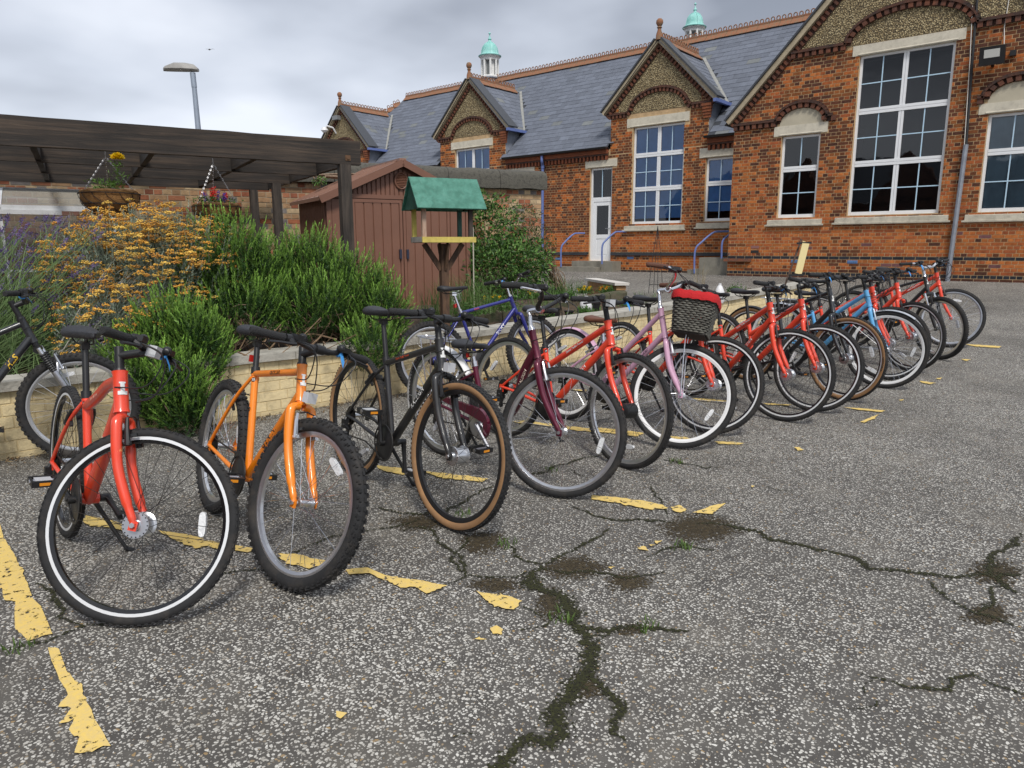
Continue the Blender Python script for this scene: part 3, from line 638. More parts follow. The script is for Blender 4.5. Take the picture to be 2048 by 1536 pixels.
sill(fM, -11.52, -9.56, 1.955); lintel(fM, -9.20, -8.0, 3.685, 3.94); sill(fM, -9.2, -8.0, 1.985); lintel(fM, -12.98, -11.84, 3.675, 3.90); lintel(fM, -16.19, -14.98, 3.685, 3.94)
def dentils(f, pts, name='dentil_course', w=0.105, gap=0.05, h=0.11, d=0.075, cap=True, mt=None):
    """row of dogtooth bricks along a polyline in the wall plane, with a moulded cap above"""
    o = MB(); P = [np.array(p, float) for p in pts]; acc = 0.0
    for a, b in zip(P[:-1], P[1:]):
        L = np.linalg.norm(b-a); t = (b-a)/L; n = np.array([-t[1], t[0]]); s = -acc
        while s < L:
            if s >= 0:
                c = a+t*(s+w/2)-n*h*0.35
                k = random.uniform(0.9, 1.0)
                q = [c-t*w/2*0.86-n*h/2, c+t*w/2*0.86-n*h/2, c+t*w/2*0.86+n*h/2, c-t*w/2*0.86+n*h/2]
                o.add([f(p[0], p[1], -d*k) for p in q]+[f(p[0], p[1], 0.01) for p in q], [(0, 1, 2, 3), (0, 4, 5, 1), (1, 5, 6, 2), (2, 6, 7, 3), (3, 7, 4, 0)], 1)
            s += w+gap
        acc = L-(s-(w+gap))-w-gap if False else (L-s) if s < L else (L-s)
        acc = -(s-L) if s > L else 0.0
        q = [a-n*h*0.85, b-n*h*0.85, b+n*h*0.12, a+n*h*0.12]; o.add([f(p[0], p[1], -0.018) for p in q], [(0, 1, 2, 3)], 0)
        if cap:
            for (v0, v1, dd) in ((h*0.10, h*0.46, d+0.012), (h*0.46, h*0.75, d*0.55)):
                q = [a+n*v0, b+n*v0, b+n*v1, a+n*v1]
                o.add([f(p[0], p[1], -dd) for p in q]+[f(p[0], p[1], 0.01) for p in q], [(0, 1, 2, 3), (0, 4, 5, 1), (2, 6, 7, 3), (1, 5, 6, 2), (3, 7, 4, 0)], 0)
    return o.build(name, [DENT, mt or DENT2], school, smooth=False)
def arc(cx, zc, rx, rz, a0=PI, a1=0.0, n=26): return [(cx+rx*math.cos(a0+(a1-a0)*i/n), zc+rz*math.sin(a0+(a1-a0)*i/n)) for i in range(n+1)]
dentils(fW, [(-6.42, 5.66), (-5.22, 5.66)]+arc(XC, 5.66, 1.22, 0.62)[1:-1]+[(-2.78, 5.66), (-1.58, 5.66)])
dentils(fW, [(XL+0.0, 4.20), (-6.66, 4.20)]+arc(-6.1, 4.20, 0.56, 0.36, n=18)[1:-1]+[(-5.54, 4.20), (-5.40, 4.20)])
dentils(fW, [(-2.62, 4.20), (-2.50, 4.20)]+arc(-1.94, 4.20, 0.56, 0.36, n=18)[1:-1]+[(-1.38, 4.20), (XR, 4.20)])
for cx in (-6.1, -1.94):
    o = MB(); o.prism([(cx-0.5, 4.10)]+[(x, z) for x, z in arc(cx, 4.10, 0.5, 0.36, n=18)]+[(cx+0.5, 4.10)], -0.006, 0.012, lambda u, v, d: fW(u, v, d)); o.build('tympanum', RENDER, school, smooth=False)
o = MB(); zg = 5.63; xa = XL+(zg-ZE)/VS+0.14; o.add([fW(xa, zg, -0.006), fW(XR-(xa-XL), zg, -0.006), fW(XC, wtop(XC)-0.15, -0.006)], [(0, 1, 2)]); o.build('pebble_dash_panel', PEBBLE, school, smooth=False)
# verges of the big gable
def verge(f, x0, z0_, x1, z1_, y_back=0.22, wdt=0.115, dent=True):
    t = np.array([x1-x0, z1_-z0_]); L = np.linalg.norm(t); t /= L; n = np.array([-t[1], t[0]]) if t[0] > 0 else np.array([t[1], -t[0]])
    a = np.array([x0, z0_]); b = np.array([x1, z1_]); o = MB()
    q = [a-n*0.0, b-n*0.0, b+n*wdt, a+n*wdt]
    if t[0] < 0: q = q[::-1]
    o.add([f(p[0], p[1], -0.13) for p in q]+[f(p[0], p[1], 0.02) for p in q], [(0, 1, 2, 3), (0, 4, 5, 1), (1, 5, 6, 2), (2, 6, 7, 3), (3, 7, 4, 0)]); o.build('bargeboard', BARGE, school, smooth=False)
    o = MB(); q = [a+n*(wdt+0.002), b+n*(wdt+0.002), b+n*(wdt+0.045), a+n*(wdt+0.045)]
    if t[0] < 0: q = q[::-1]
    o.add([f(p[0], p[1], -0.175) for p in q]+[f(p[0], p[1], 0.3) for p in q], [(0, 1, 2, 3), (0, 4, 5, 1), (1, 5, 6, 2), (2, 6, 7, 3), (3, 7, 4, 0)]); o.build('verge_slate', mat('verge_slate', (0.05, 0.055, 0.065), 0.6), school, smooth=False)
    if dent:
        p0, p1 = a-n*0.03, b-n*0.03
        pts = [tuple(p0), tuple(p1)] if t[0] > 0 else [tuple(p1), tuple(p0)]
        dentils(f, pts, h=0.13, w=0.07, gap=0.055, d=0.06, cap=False)
verge(fW, XL-0.10, ZE-0.10, XC, wtop(XC)); verge(fW, XR+0.10, ZE-0.10, XC, wtop(XC))
# --- windows
UPVC = mat('white_upvc', (0.82, 0.83, 0.84), 0.35, var=0.03, vscale=3); BARW = mat('pale_glazing_bar', (0.50, 0.68, 0.82), 0.4)
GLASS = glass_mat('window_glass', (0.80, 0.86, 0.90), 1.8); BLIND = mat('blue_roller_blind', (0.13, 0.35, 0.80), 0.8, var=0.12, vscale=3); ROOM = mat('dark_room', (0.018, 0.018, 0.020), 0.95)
BLACKOUT = mat('shadowed_desk', (0.06, 0.05, 0.05), 0.8)
def window(f, op, cols, rows, blind=None, desc=None, depth=0.075, bmat=None):
    """op opening; cols count; rows list of (height share, horizontal bars)"""
    a, b, z0, z1 = op; fw = 0.058; o = MB()
    def bx(x0, x1, y0, y1, d0, d1): o.add([f(x0, y0, d0), f(x1, y0, d0), f(x1, y1, d0), f(x0, y1, d0), f(x0, y0, d1), f(x1, y0, d1), f(x1, y1, d1), f(x0, y1, d1)], [(0, 1, 2, 3), (0, 4, 5, 1), (1, 5, 6, 2), (2, 6, 7, 3), (3, 7, 4, 0), (7, 6, 5, 4)])
    e = 0.004
    bx(a+e, a+fw, z0+e, z1-e, depth, depth+0.06); bx(b-fw, b-e, z0+e, z1-e, depth, depth+0.06); bx(a+fw, b-fw, z0+e, z0+fw*1.35, depth-0.004, depth+0.06); bx(a+fw, b-fw, z1-fw, z1-e, depth+0.002, depth+0.06)
    zi0, zi1 = z0+fw*1.35, z1-fw; H_ = zi1-zi0; ed = [zi0]; acc = 0
    for sh, _ in rows: acc += sh; ed.append(zi0+H_*acc)
    xe = [a+fw+(b-a-2*fw)*i/cols for i in range(cols+1)]
    for z in ed[1:-1]:
        bx(a+fw, b-fw, z-0.062, z-0.003, depth-0.006, depth+0.05); bx(a+fw, b-fw, z+0.003, z+0.062, depth-0.006, depth+0.05)
    for x in xe[1:-1]: bx(x-0.052, x-0.003, zi0, zi1, depth+0.003, depth+0.05); bx(x+0.003, x+0.052, zi0, zi1, depth+0.003, depth+0.05)
    w_ = o.build('window', UPVC, school, smooth=False)
    if desc: w_['label'] = desc
    for ci in range(cols):
        for ri, (sh, nb) in enumerate(rows):
            x0 = xe[ci]+(0.04 if ci else 0.0); x1 = xe[ci+1]-(0.04 if ci < cols-1 else 0.0); y0 = ed[ri]+(0.055 if ri else 0); y1 = ed[ri+1]-(0.055 if ri < len(rows)-1 else 0)
            p = MB(); k = random.uniform(-0.004, 0.004); p.add([f(x0-0.008, y0-0.008, depth+0.030+k), f(x1+0.008, y0-0.008, depth+0.030), f(x1+0.008, y1+0.008, depth+0.030-k), f(x0-0.008, y1+0.008, depth+0.030)], [(0, 1, 2, 3)]); link('pane', p.mesh('pane', GLASS, False), w_).matrix_parent_inverse = Matrix.Identity(4)
            g_ = MB(); xm = (x0+x1)/2; o_ = g_
            def gb(xx0, xx1, yy0, yy1, dd): o_.add([f(xx0, yy0, dd), f(xx1, yy0, dd), f(xx1, yy1, dd), f(xx0, yy1, dd), f(xx0, yy0, dd+0.012), f(xx1, yy0, dd+0.012), f(xx1, yy1, dd+0.012), f(xx0, yy1, dd+0.012)], [(0, 1, 2, 3), (0, 4, 5, 1), (1, 5, 6, 2), (2, 6, 7, 3), (3, 7, 4, 0)])
            gb(xm-0.011, xm+0.011, y0, y1, depth+0.012)
            for i in range(nb): yy = y0+(y1-y0)*(i+1)/(nb+1); gb(x0, x1, yy-0.011, yy+0.011, depth+0.010)
            link('glazing_bar', g_.mesh('glazing_bar', BARW, False), w_)
    if blind:
        q = MB(); bz = z0+(z1-z0)*blind; n_ = 14
        for i in range(n_):
            u0, u1 = a+0.03+(b-a-0.06)*i/n_, a+0.03+(b-a-0.06)*(i+1)/n_; d0 = depth+0.068+0.008*math.sin(i*1.3); d1 = depth+0.068+0.008*math.sin((i+1)*1.3)
            q.add([f(u0, bz, d0), f(u1, bz, d1), f(u1, z1, d1), f(u0, z1, d0)], [(0, 1, 2, 3)])
        link('roller_blind', q.mesh('roller_blind', bmat or BLIND), w_)
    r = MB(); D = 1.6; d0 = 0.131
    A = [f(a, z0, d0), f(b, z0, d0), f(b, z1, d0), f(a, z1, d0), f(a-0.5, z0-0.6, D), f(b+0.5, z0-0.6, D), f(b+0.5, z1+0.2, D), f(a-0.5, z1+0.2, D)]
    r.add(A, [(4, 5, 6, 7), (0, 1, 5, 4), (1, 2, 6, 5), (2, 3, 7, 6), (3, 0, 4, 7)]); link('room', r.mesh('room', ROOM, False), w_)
    return w_
window(fW, WBIG, 2, [(0.32, 1), (0.34, 1), (0.34, 1)], desc='tall white six-light window with pale blue glazing bars')
window(fW, W2, 1, [(0.60, 1), (0.40, 0)]); window(fW, W3, 1, [(0.62, 1), (0.38, 0)], blind=0.001, bmat=mat('grey_blue_blind', (0.20, 0.30, 0.36), 0.8, var=0.2, vscale=2))
window(fM, Wd1, 2, [(0.355, 1), (0.365, 1), (0.28, 0)], blind=0.06); window(fM, Wd2, 2, [(0.355, 1), (0.365, 1), (0.28, 0)], blind=0.06); window(fM, Wd3, 2, [(0.355, 1), (0.365, 1), (0.28, 0)], blind=0.06)
window(fM, WS, 1, [(0.60, 1), (0.40, 0)], blind=0.16); window(fM, WS2, 1, [(0.60, 1), (0.40, 0)], blind=0.2)
# door with its fanlight
a, b, z0, z1 = DOOR; zt = 2.72
window(fM, (a, b, zt, z1), 1, [(1.0, 0)], depth=0.07)
o = MB()
def bxf(o, f, x0, x1, y0, y1, d0, d1, mi=0): o.add([f(x0, y0, d0), f(x1, y0, d0), f(x1, y1, d0), f(x0, y1, d0), f(x0, y0, d1), f(x1, y0, d1), f(x1, y1, d1), f(x0, y1, d1)], [(0, 1, 2, 3), (0, 4, 5, 1), (1, 5, 6, 2), (2, 6, 7, 3), (3, 7, 4, 0), (7, 6, 5, 4)], mi)
bxf(o, fM, a, a+0.11, z0, zt, 0.06, 0.13); bxf(o, fM, b-0.05, b, z0, zt, 0.06, 0.13); bxf(o, fM, a+0.11, b-0.05, zt-0.05, zt, 0.062, 0.13)
bxf(o, fM, a+0.115, a+0.21, z0, zt-0.05, 0.075, 0.12); bxf(o, fM, b-0.145, b-0.055, z0, zt-0.05, 0.075, 0.12); bxf(o, fM, a+0.21, b-0.145, zt-0.17, zt-0.05, 0.075, 0.12); bxf(o, fM, a+0.21, b-0.145, z0, z0+0.16, 0.075, 0.12); bxf(o, fM, a+0.21, b-0.145, z0+0.68, z0+0.80, 0.075, 0.12); bxf(o, fM, a+0.24, b-0.175, z0+0.19, z0+0.65, 0.083, 0.12); bxf(o, fM, a+0.21, b-0.145, z0+0.16, z0+0.68, 0.092, 0.12)
dr = o.build('door', UPVC, school, smooth=False)
p = MB(); p.add([fM(a+0.2, z0+0.79, 0.095), fM(b-0.14, z0+0.79, 0.095), fM(b-0.14, zt-0.16, 0.095), fM(a+0.2, zt-0.16, 0.095)], [(0, 1, 2, 3)]); link('pane', p.mesh('pane', GLASS, False), dr)
p = MB(); p.box(fM((a+b)/2, 1.8, 0.9), (1.6, 1.3, 2.2)); p.f = [f for i, f in enumerate(p.f) if i != 2]; p.m = p.m[:len(p.f)]; link('room', p.mesh('room', ROOM, False), dr)
p = MB(); p.tube([fM(b-0.10, z0+0.98, 0.075), fM(b-0.10, z0+0.98, 0.03), fM(b-0.22, z0+0.98, 0.03)], 0.011, 6); link('handle', p.mesh('handle', mat('dull_steel', (0.5, 0.5, 0.52), 0.35, 1.0)), dr)
# eaves of the main range: corbel course, dentils, gutter
for (x0, x1) in ((-16.15, -12.15), (-8.95, XL), (-23.4, -19.4)):
    dentils(fM, [(x0, 3.99), (x1, 3.99)], w=0.075, gap=0.06, h=0.13, d=0.07, mt=mat('eaves_brick', (0.28, 0.080, 0.03), 0.85, col2=(0.18, 0.06, 0.03), vscale=7))
    o = MB(); bxf(o, fM, x0, x1, 4.055, 4.10, -0.10, 0.01); bxf(o, fM, x0, x1, 4.102, 4.18, -0.115, 0.01); o.build('corbel_course', mat('eaves_brick', (0.28, 0.080, 0.03)), school, smooth=False)
    o = MB(); n_ = 7; prof = [(-0.17+0.06*math.cos(PI+PI*i/n_)-0.03, 4.235+0.065*math.sin(PI+PI*i/n_)) for i in range(n_+1)]
    A = [fM(x0-0.05, z, d) for d, z in prof]; B = [fM(x1+0.03, z, d) for d, z in prof]; o.add(A+B, [(i, i+1, n_+2+i, n_+1+i) for i in range(n_)]+[tuple(range(n_, -1, -1)), tuple(range(n_+1, 2*n_+2))]); bxf(o, fM, x0-0.04, x1+0.02, 4.185, 4.24, -0.135, 0.01); o.build('gutter', GUTTER, school)
# --- slate roofs
SLATE = mat('welsh_slate', attr=True, rough=0.62, var=0.12, vscale=6, bump=0.25, bscale=60, spec=0.4)
def slates(pt, nrm, u0f, u1f, L, parent, gauge=0.215, wd=0.38, singles=0, holes=None):
    """pt(u,v): point on the roof plane at u along the eaves and v up the slope"""
    nrm = np.array(nrm, float); S_ = []; C = []; rows = int(L/gauge); up = (np.array(pt(0, 1))-np.array(pt(0, 0)))
    for r in range(rows):
        v = r*gauge; off = (r % 2)*wd/2; u0, u1 = u0f(v+gauge/2), u1f(v+gauge/2); u = math.floor(u0/wd)*wd+off-wd
        while u < u1:
            a, b = max(u+0.003, u0), min(u+wd-0.003, u1)
            if b-a > 0.04 and not (holes and holes((a+b)/2, v+gauge*0.5)):
                t0 = 0.0095+random.random()*0.004; sk = random.uniform(-0.004, 0.004); top = min(v+gauge*1.25, L)
                P = [np.array(pt(a, v+sk))+nrm*t0, np.array(pt(b, v-sk))+nrm*t0, np.array(pt(b, top))+nrm*0.004, np.array(pt(a, top))+nrm*0.004]
                Q = [np.array(pt(a, v+sk))+nrm*0.003, np.array(pt(b, v-sk))+nrm*0.003, np.array(pt(b, top)), np.array(pt(a, top))]
                S_.append(P+Q); k = random.uniform(0.85, 1.12); C.append(np.array((0.135, 0.150, 0.185))*k if random.random() > 0.05 else np.array((0.17, 0.18, 0.18))*k)
            u += wd
    Vv = np.array(S_); C = np.array(C); FF = np.array([(0, 1, 2, 3), (0, 4, 5, 1), (1, 5, 6, 2), (3, 7, 4, 0)]); cen = Vv[:, :4].mean(1); ok = in_frame(cen); d = np.linalg.norm(cen-np.array([0, 0, CH]), axis=1); d[~ok] = 1e9
    sg = set(np.argsort(d)[:min(singles, int(ok.sum()))].tolist())
    for i in sg: link('slate', np_mesh('slate', Vv[i], FF, SLATE, np.repeat(C[i][None], 8, 0)), parent)
    R = [i for i in range(len(Vv)) if i not in sg]
    if R: link('slates', np_mesh('slates', Vv[R].reshape(-1, 3), (np.arange(len(R))[:, None, None]*8+FF[None]).reshape(-1, 4), SLATE, np.repeat(C[R], 8, 0)), parent)['kind'] = 'stuff'
SARK = mat('roof_underlay', (0.045, 0.05, 0.06), 0.9)
RY, RZ = 22.37, 7.74; EY, EZ = 18.72, 4.19; sl = math.hypot(RY-EY, RZ-EZ); su = ((RY-EY)/sl, (RZ-EZ)/sl); HIPX = -27.9
def mroof(u, v): return (u, EY+su[0]*v, EZ+su[1]*v)
def gx(z): return XL+(z-ZE)/VS+0.06                      # wing roof slope
rf = MB(); vd2 = (5.02-EZ)/su[1]; vd = vd2+0.4; cuts_ = [HIPX, D3-DH-0.02, D3+DH+0.02, D2-DH-0.02, D2+DH+0.02, D1-DH-0.02, D1+DH+0.02, XL]
for i_ in range(7):
    if i_ % 2 == 0: rf.add([mroof(cuts_[i_], 0), mroof(cuts_[i_+1], 0), mroof(cuts_[i_+1], vd), mroof(cuts_[i_], vd)], [(0, 1, 2, 3)])
    else: rf.add([mroof(cuts_[i_], vd2), mroof(cuts_[i_+1], vd2), mroof(cuts_[i_+1], vd2+0.4), mroof(cuts_[i_], vd2+0.4)], [(0, 1, 2, 3)])
rf.add([mroof(HIPX+0.5, vd2+0.4), mroof(XL, vd2+0.4), (gx(RZ), RY, RZ), (HIPX+2.9, RY, RZ)], [(0, 1, 2, 3)]); rf.add([mroof(HIPX, 0), (HIPX+2.9, RY, RZ), (HIPX, RY+3, EZ)], [(0, 1, 2)]); rf.add([(HIPX+2.9, RY, RZ), (gx(RZ), RY, RZ), (gx(RZ), 27.5, 3.0), (HIPX, 27.5, 3.0)], [(0, 1, 2, 3)])
main_roof = rf.build('main_roof', SARK, school, smooth=False)
def dz(v): return EZ+su[1]*v
def hole(u, v):
    z = dz(v); y = EY+su[0]*v
    for c in (D1, D2, D3):
        if abs(u-c) < DH+0.05 and z < 5.2: return True
        if abs(u-c) < 1.72 and 5.1 <= z < DP+0.05 and abs(u-c) < 1.75*(DP-z)/(DP-5.1): return True
    return False
slates(mroof, (0, -su[1], su[0]), lambda v: HIPX+2.9*v/sl, lambda v: (XL-0.02 if dz(v) < ZE else gx(dz(v))), sl, main_roof, singles=300, holes=hole)
# crested ridge tiles
def ridge(p0, p1, name='ridge_tile', step=0.33):
    a = np.array(p0, float); b = np.array(p1, float); L = np.linalg.norm(b-a); t = (b-a)/L; n = int(L/step); R = np.stack([t, np.cross([0, 0, 1], t), [0, 0, 1]], 1)
    o = MB(); hh = step/2-0.004
    o.add([(-hh, -0.17, -0.15), (hh, -0.17, -0.15), (hh, 0, 0.03), (-hh, 0, 0.03), (-hh, 0.17, -0.15), (hh, 0.17, -0.15), (-hh, -0.15, -0.165), (hh, -0.15, -0.165), (hh, 0.15, -0.165), (-hh, 0.15, -0.165)], [(0, 1, 2, 3), (3, 2, 5, 4), (6, 7, 1, 0), (4, 5, 8, 9), (0, 3, 4, 9, 6), (1, 7, 8, 5, 2)])
    o.box((0, 0, 0.045), (2*hh, 0.035, 0.05))
    for k in (-0.5, 0.5): o.tube([(k*step/2+0.052*math.cos(q), 0, 0.115+0.058*math.sin(q)) for q in np.linspace(-0.5*PI, 1.5*PI, 13)[:-1]], 0.017, 5, closed=True)
    me = o.mesh(name, TERRA, ang=50)
    for i in range(n):
        q = link(name, me, school); M4 = Matrix.Identity(4); c = a+t*(i+0.5)*step
        for r_ in range(3):
            for cc in range(3): M4[r_][cc] = R[r_][cc]
            M4[r_][3] = c[r_]+(random.uniform(-0.006, 0.006) if r_ == 2 else 0)
        q.matrix_basis = M4
ridge((-25.0, RY, RZ+0.06), (gx(RZ)-0.1, RY, RZ+0.06))
ridge((HIPX+0.9, EY+1.2, EZ+1.25), (-25.0, RY, RZ+0.06))
def finial(x, y, z):
    o = MB(); o.lathe([(0.0, -0.1), (0.10, -0.1), (0.085, 0.05), (0.05, 0.16), (0.05, 0.20), (0.075, 0.22), (0.05, 0.25), (0.07, 0.28), (0.10, 0.34), (0.09, 0.41), (0.05, 0.45), (0.0, 0.46)], 12, c=(x, y, z), closed=False); o.build('finial', TERRA, school)
for c in (D1, D2, D3):                                          # dormers
    yb = lambda z: EY+(z-EZ)/su[1]*su[0]; HW = DH+0.16; ez = 5.16; yf = YM-0.16; pl = math.hypot(HW, DP-ez); cu = (HW/pl, (DP-ez)/pl)
    for sg_ in (1, -1):
        rt = MB(); q = [(c+sg_*HW, yf, ez), (c+sg_*HW, yb(ez)+0.1, ez), (c, yb(DP)+0.1, DP), (c, yf, DP)]; rt.add(q if sg_ > 0 else q[::-1], [(0, 1, 2, 3)]); dro = rt.build('dormer_roof', SARK, school, smooth=False)
        if sg_ > 0: slates(lambda u, v: (c+HW-cu[0]*v, yf+u, ez+cu[1]*v), (cu[1], 0, cu[0]), lambda v: 0.0, lambda v: yb(ez+cu[1]*v)-yf, pl, dro, wd=0.34)
    ridge((c, yf+0.1, DP+0.06), (c, yb(DP)-0.05, DP+0.06), step=0.30); finial(c, yf+0.08, DP+0.1)
    verge(fM, c-HW-0.02, ez-0.03, c, DP-0.06); verge(fM, c+HW+0.02, ez-0.03, c, DP-0.06)
    o = MB(); zz = 5.10; o.add([fM(c-1.30, zz, -0.006), fM(c+1.30, zz, -0.006), fM(c+1.30, DE+0.16, -0.006), fM(c, DP-0.24, -0.006), fM(c-1.30, DE+0.16, -0.006)], [(0, 1, 2, 3, 4)]); o.build('pebble_dash_panel', PEBBLE, school, smooth=False)
    dentils(fM, [(c-DH-0.06, 5.10), (c-1.02, 5.10)]+arc(c, 5.10, 0.92, 0.58, n=22)[1:-1]+[(c+1.02, 5.10), (c+DH+0.06, 5.10)], w=0.075, gap=0.05, h=0.10, d=0.06)
    o = MB(); o.add([(c+DH, YM, 4.2), (c+DH, yb(5.2), 5.2), (c+DH, YM, 5.2)], [(0, 1, 2)]); o.add([(c+DH+0.004, YM+0.01, 4.22), (c+DH+0.004, yb(5.1), 5.12), (c+DH+0.004, yb(5.1)-0.25, 5.12), (c+DH+0.004, YM+0.01, 4.46)], [(0, 1, 2, 3)]); o.build('dormer_cheek', LEAD, school, smooth=False)
    o = MB(); o.bar((c+HW+0.05, yf, ez-0.02), (c+HW+0.05, yb(ez)+0.05, ez-0.02), 0.10, 0.085); o.build('dormer_gutter', BLUEPIPE, school)
    o = MB(); o.bar((c+HW-0.02, yb(ez)-0.02, ez+0.03), (c+0.05, yb(DP)-0.02, DP+0.02), 0.09, 0.03, up=(0.3, -0.7, 0.7)); o.build('valley_flashing', LEADP, school, smooth=False)
    o = MB(); pq = (c+DH+0.03, YM-0.02); 
    for i in range(5): o.box((c+DH-0.06, YM-0.005-0.008*i, 4.80+0.075*(i-0.5)), (0.20+0.02*i, 0.06+0.016*i, 0.068))
    o.build('corbel', mat('corbel_brick', (0.28, 0.085, 0.030), 0.85, col2=(0.17, 0.055, 0.025), vscale=9, bump=0.4), school, smooth=False)
# big gable roof
o = MB(); zp = wtop(XC)+0.12
for sx_, xe_ in ((-1, XL-0.22), (1, XR+0.22)):
    q = [(xe_, YW-0.12, ZE-0.23+0.12), (xe_, 27.0, ZE-0.23+0.12), (XC, 27.0, zp), (XC, YW-0.12, zp)]; o.add(q if sx_ > 0 else q[::-1], [(0, 1, 2, 3)])
o.build('gable_roof', mat('gable_slates', (0.09, 0.10, 0.125), 0.6, var=0.2, vscale=9), school, smooth=False)
ridge((XC, YW, zp+0.03), (XC, 26, zp+0.03))
# cupolas
COPPER = mat('verdigris_copper', (0.21, 0.52, 0.47), 0.6, col2=(0.33, 0.62, 0.58), vscale=6, bump=0.2); WPAINT = mat('white_painted_timber', (0.74, 0.74, 0.72), 0.55, dirt=0.25); LOUV = mat('louvre_dark', (0.16, 0.17, 0.17), 0.7)
def cupola(x, y, zb):
    n = 8; o = MB(); o.lathe([(0.0, -0.6), (0.40, -0.6), (0.36, 0.12), (0.42, 0.15), (0.42, 0.19), (0.0, 0.19)], n, c=(x, y, zb), closed=False); q = o.build('cupola_base', LEAD, school, ang=20)
    o = MB(); o.lathe([(0.0, 0.19), (0.40, 0.19), (0.40, 0.24), (0.37, 0.26), (0.0, 0.26)], n, c=(x, y, zb), closed=False); o.lathe([(0.0, 0.25), (0.225, 0.25), (0.225, 0.84), (0.0, 0.84)], n, c=(x, y, zb), closed=False)
    o.lathe([(0.0, 0.84), (0.36, 0.84), (0.37, 0.91), (0.43, 0.96), (0.43, 0.99), (0.0, 0.99)], n, c=(x, y, zb), closed=False)
    for i in range(8):
        t = 2*PI*i/8; o.cyl((x+0.32*math.cos(t), y+0.32*math.sin(t), zb+0.25), (x+0.32*math.cos(t), y+0.32*math.sin(t), zb+0.86), 0.042, 8)
    q = o.build('cupola', WPAINT, school, ang=30)
    o = MB()
    for i in range(8):
        t = 2*PI*(i+0.5)/8; c, s_ = math.cos(t), math.sin(t)
        if i % 2: continue
        o.box((x+0.213*c, y+0.213*s_, zb+0.56), (0.012, 0.13, 0.5), [[c, -s_, 0], [s_, c, 0], [0, 0, 1]])
    link('louvre', o.mesh('louvre', LOUV, False), q)
    o = MB(); o.lathe([(0.0, 0.985), (0.45, 0.985), (0.46, 1.01), (0.38, 1.04), (0.33, 1.10), (0.32, 1.20), (0.28, 1.34), (0.20, 1.45), (0.10, 1.51), (0.06, 1.55), (0.05, 1.60), (0.075, 1.63), (0.05, 1.67), (0.02, 1.76), (0.02, 1.80), (0.05, 1.84), (0.02, 1.89), (0.0, 1.9)], 16, c=(x, y, zb), closed=False)
    for i in range(8):
        t = 2*PI*i/8; o.tube([(x+r*math.cos(t), y+r*math.sin(t), zb+h) for r, h in ((0.45, 1.0), (0.385, 1.04), (0.335, 1.10), (0.325, 1.2), (0.285, 1.34), (0.205, 1.45), (0.09, 1.53))], 0.012, 4)
    link('dome', o.mesh('dome', COPPER), q)
cupola(-20.0, RY, RZ-0.05)
cupola(-13.6, 27.0, 8.55)
# pipes, cables, floodlight, camera, air bricks
o = MB(); o.tube(catmull([fM(-14.55, 4.16, -0.17), fM(-14.55, 4.0, -0.17), fM(-14.60, 3.86, -0.07), fM(-14.60, 3.5, -0.06)], 5)+[np.array(fM(-14.60, 0.6, -0.06))], 0.045, 10)
for z in (3.84, 2.1, 0.9): o.cyl(fM(-14.60, z-0.045, -0.06), fM(-14.60, z+0.045, -0.06), 0.058, 10)
o.build('drainpipe', BLUEPIPE, school)
o = MB(); o.tube([fW(-2.78, 0.56, -0.06), fW(-2.72, 3.34, -0.06)], 0.047, 8); o.build('conduit_pipe', mat('galvanised_pipe', (0.27, 0.29, 0.33), 0.5, 0.3, var=0.2, vscale=5), school)
o = MB(); o.tube([fW(-2.72, 3.3, -0.03), fW(-2.78, 5.0, -0.03), fW(-2.84, 7.0, -0.03)], 0.026, 6); o.build('cable', mat('black_cable', (0.012, 0.012, 0.013), 0.5), school)
o = MB(); o.tube([fW(-2.75, 3.3, -0.045), fW(-2.82, 5.0, -0.045), fW(-2.88, 6.0, -0.045)], 0.007, 5); o.tube([fW(-2.26, 5.10, -0.06), fW(-2.30, 5.5, -0.02), fW(-2.28, 6.0, -0.02)], 0.008, 5); o.build('cable', mat('white_cable', (0.75, 0.72, 0.66), 0.5), school)
o = MB(); o.box(fW(-2.42, 4.97, -0.22), (0.42, 0.14, 0.34), [[1, 0, 0], [0, math.cos(0.2), -math.sin(0.2)], [0, math.sin(0.2), math.cos(0.2)]]); o.bar(fW(-2.42, 4.86, -0.2), fW(-2.42, 4.80, 0), 0.05, 0.02); o.box(fW(-2.10, 4.99, -0.05), (0.10, 0.1, 0.10)); fl_ = o.build('floodlight', mat('black_housing', (0.015, 0.015, 0.016), 0.45), school, smooth=False)
o = MB(); o.box(fW(-2.42, 4.995, -0.292), (0.26, 0.02, 0.15), [[1, 0, 0], [0, math.cos(0.2), -math.sin(0.2)], [0, math.sin(0.2), math.cos(0.2)]]); link('lamp_glass', o.mesh('lamp_glass', mat('lamp_lens', (0.62, 0.62, 0.58), 0.25), False), fl_)
def airbrick(f, x, z):
    o = MB(); bxf(o, f, x-0.11, x+0.11, z-0.035, z+0.035, -0.008, 0.0)
    for i in range(5): o.cyl(f(x-0.08+0.04*i, z, -0.008), f(x-0.08+0.04*i, z, -0.014), 0.014, 8)
    o.build('air_brick', mat('blue_air_brick', (0.10, 0.20, 0.40), 0.6, dirt=0.3), school)
airbrick(fW, -6.0, 0.95); airbrick(fW, -4.72, 0.95); airbrick(fM, -14.0, 0.93); airbrick(fM, -11.3, 0.98)
for i, (x, z) in enumerate(((-7.02, 1.18), (-7.02, 1.29))):
    o = MB(); bxf(o, fW, x-0.10, x+0.10, z-0.032, z+0.032, -0.007, 0.0); o.build('patch_brick', mat('black_patch', (0.02, 0.02, 0.02), 0.8) if i == 0 else mat('mauve_patch', (0.26, 0.12, 0.11), 0.8), school, smooth=False)
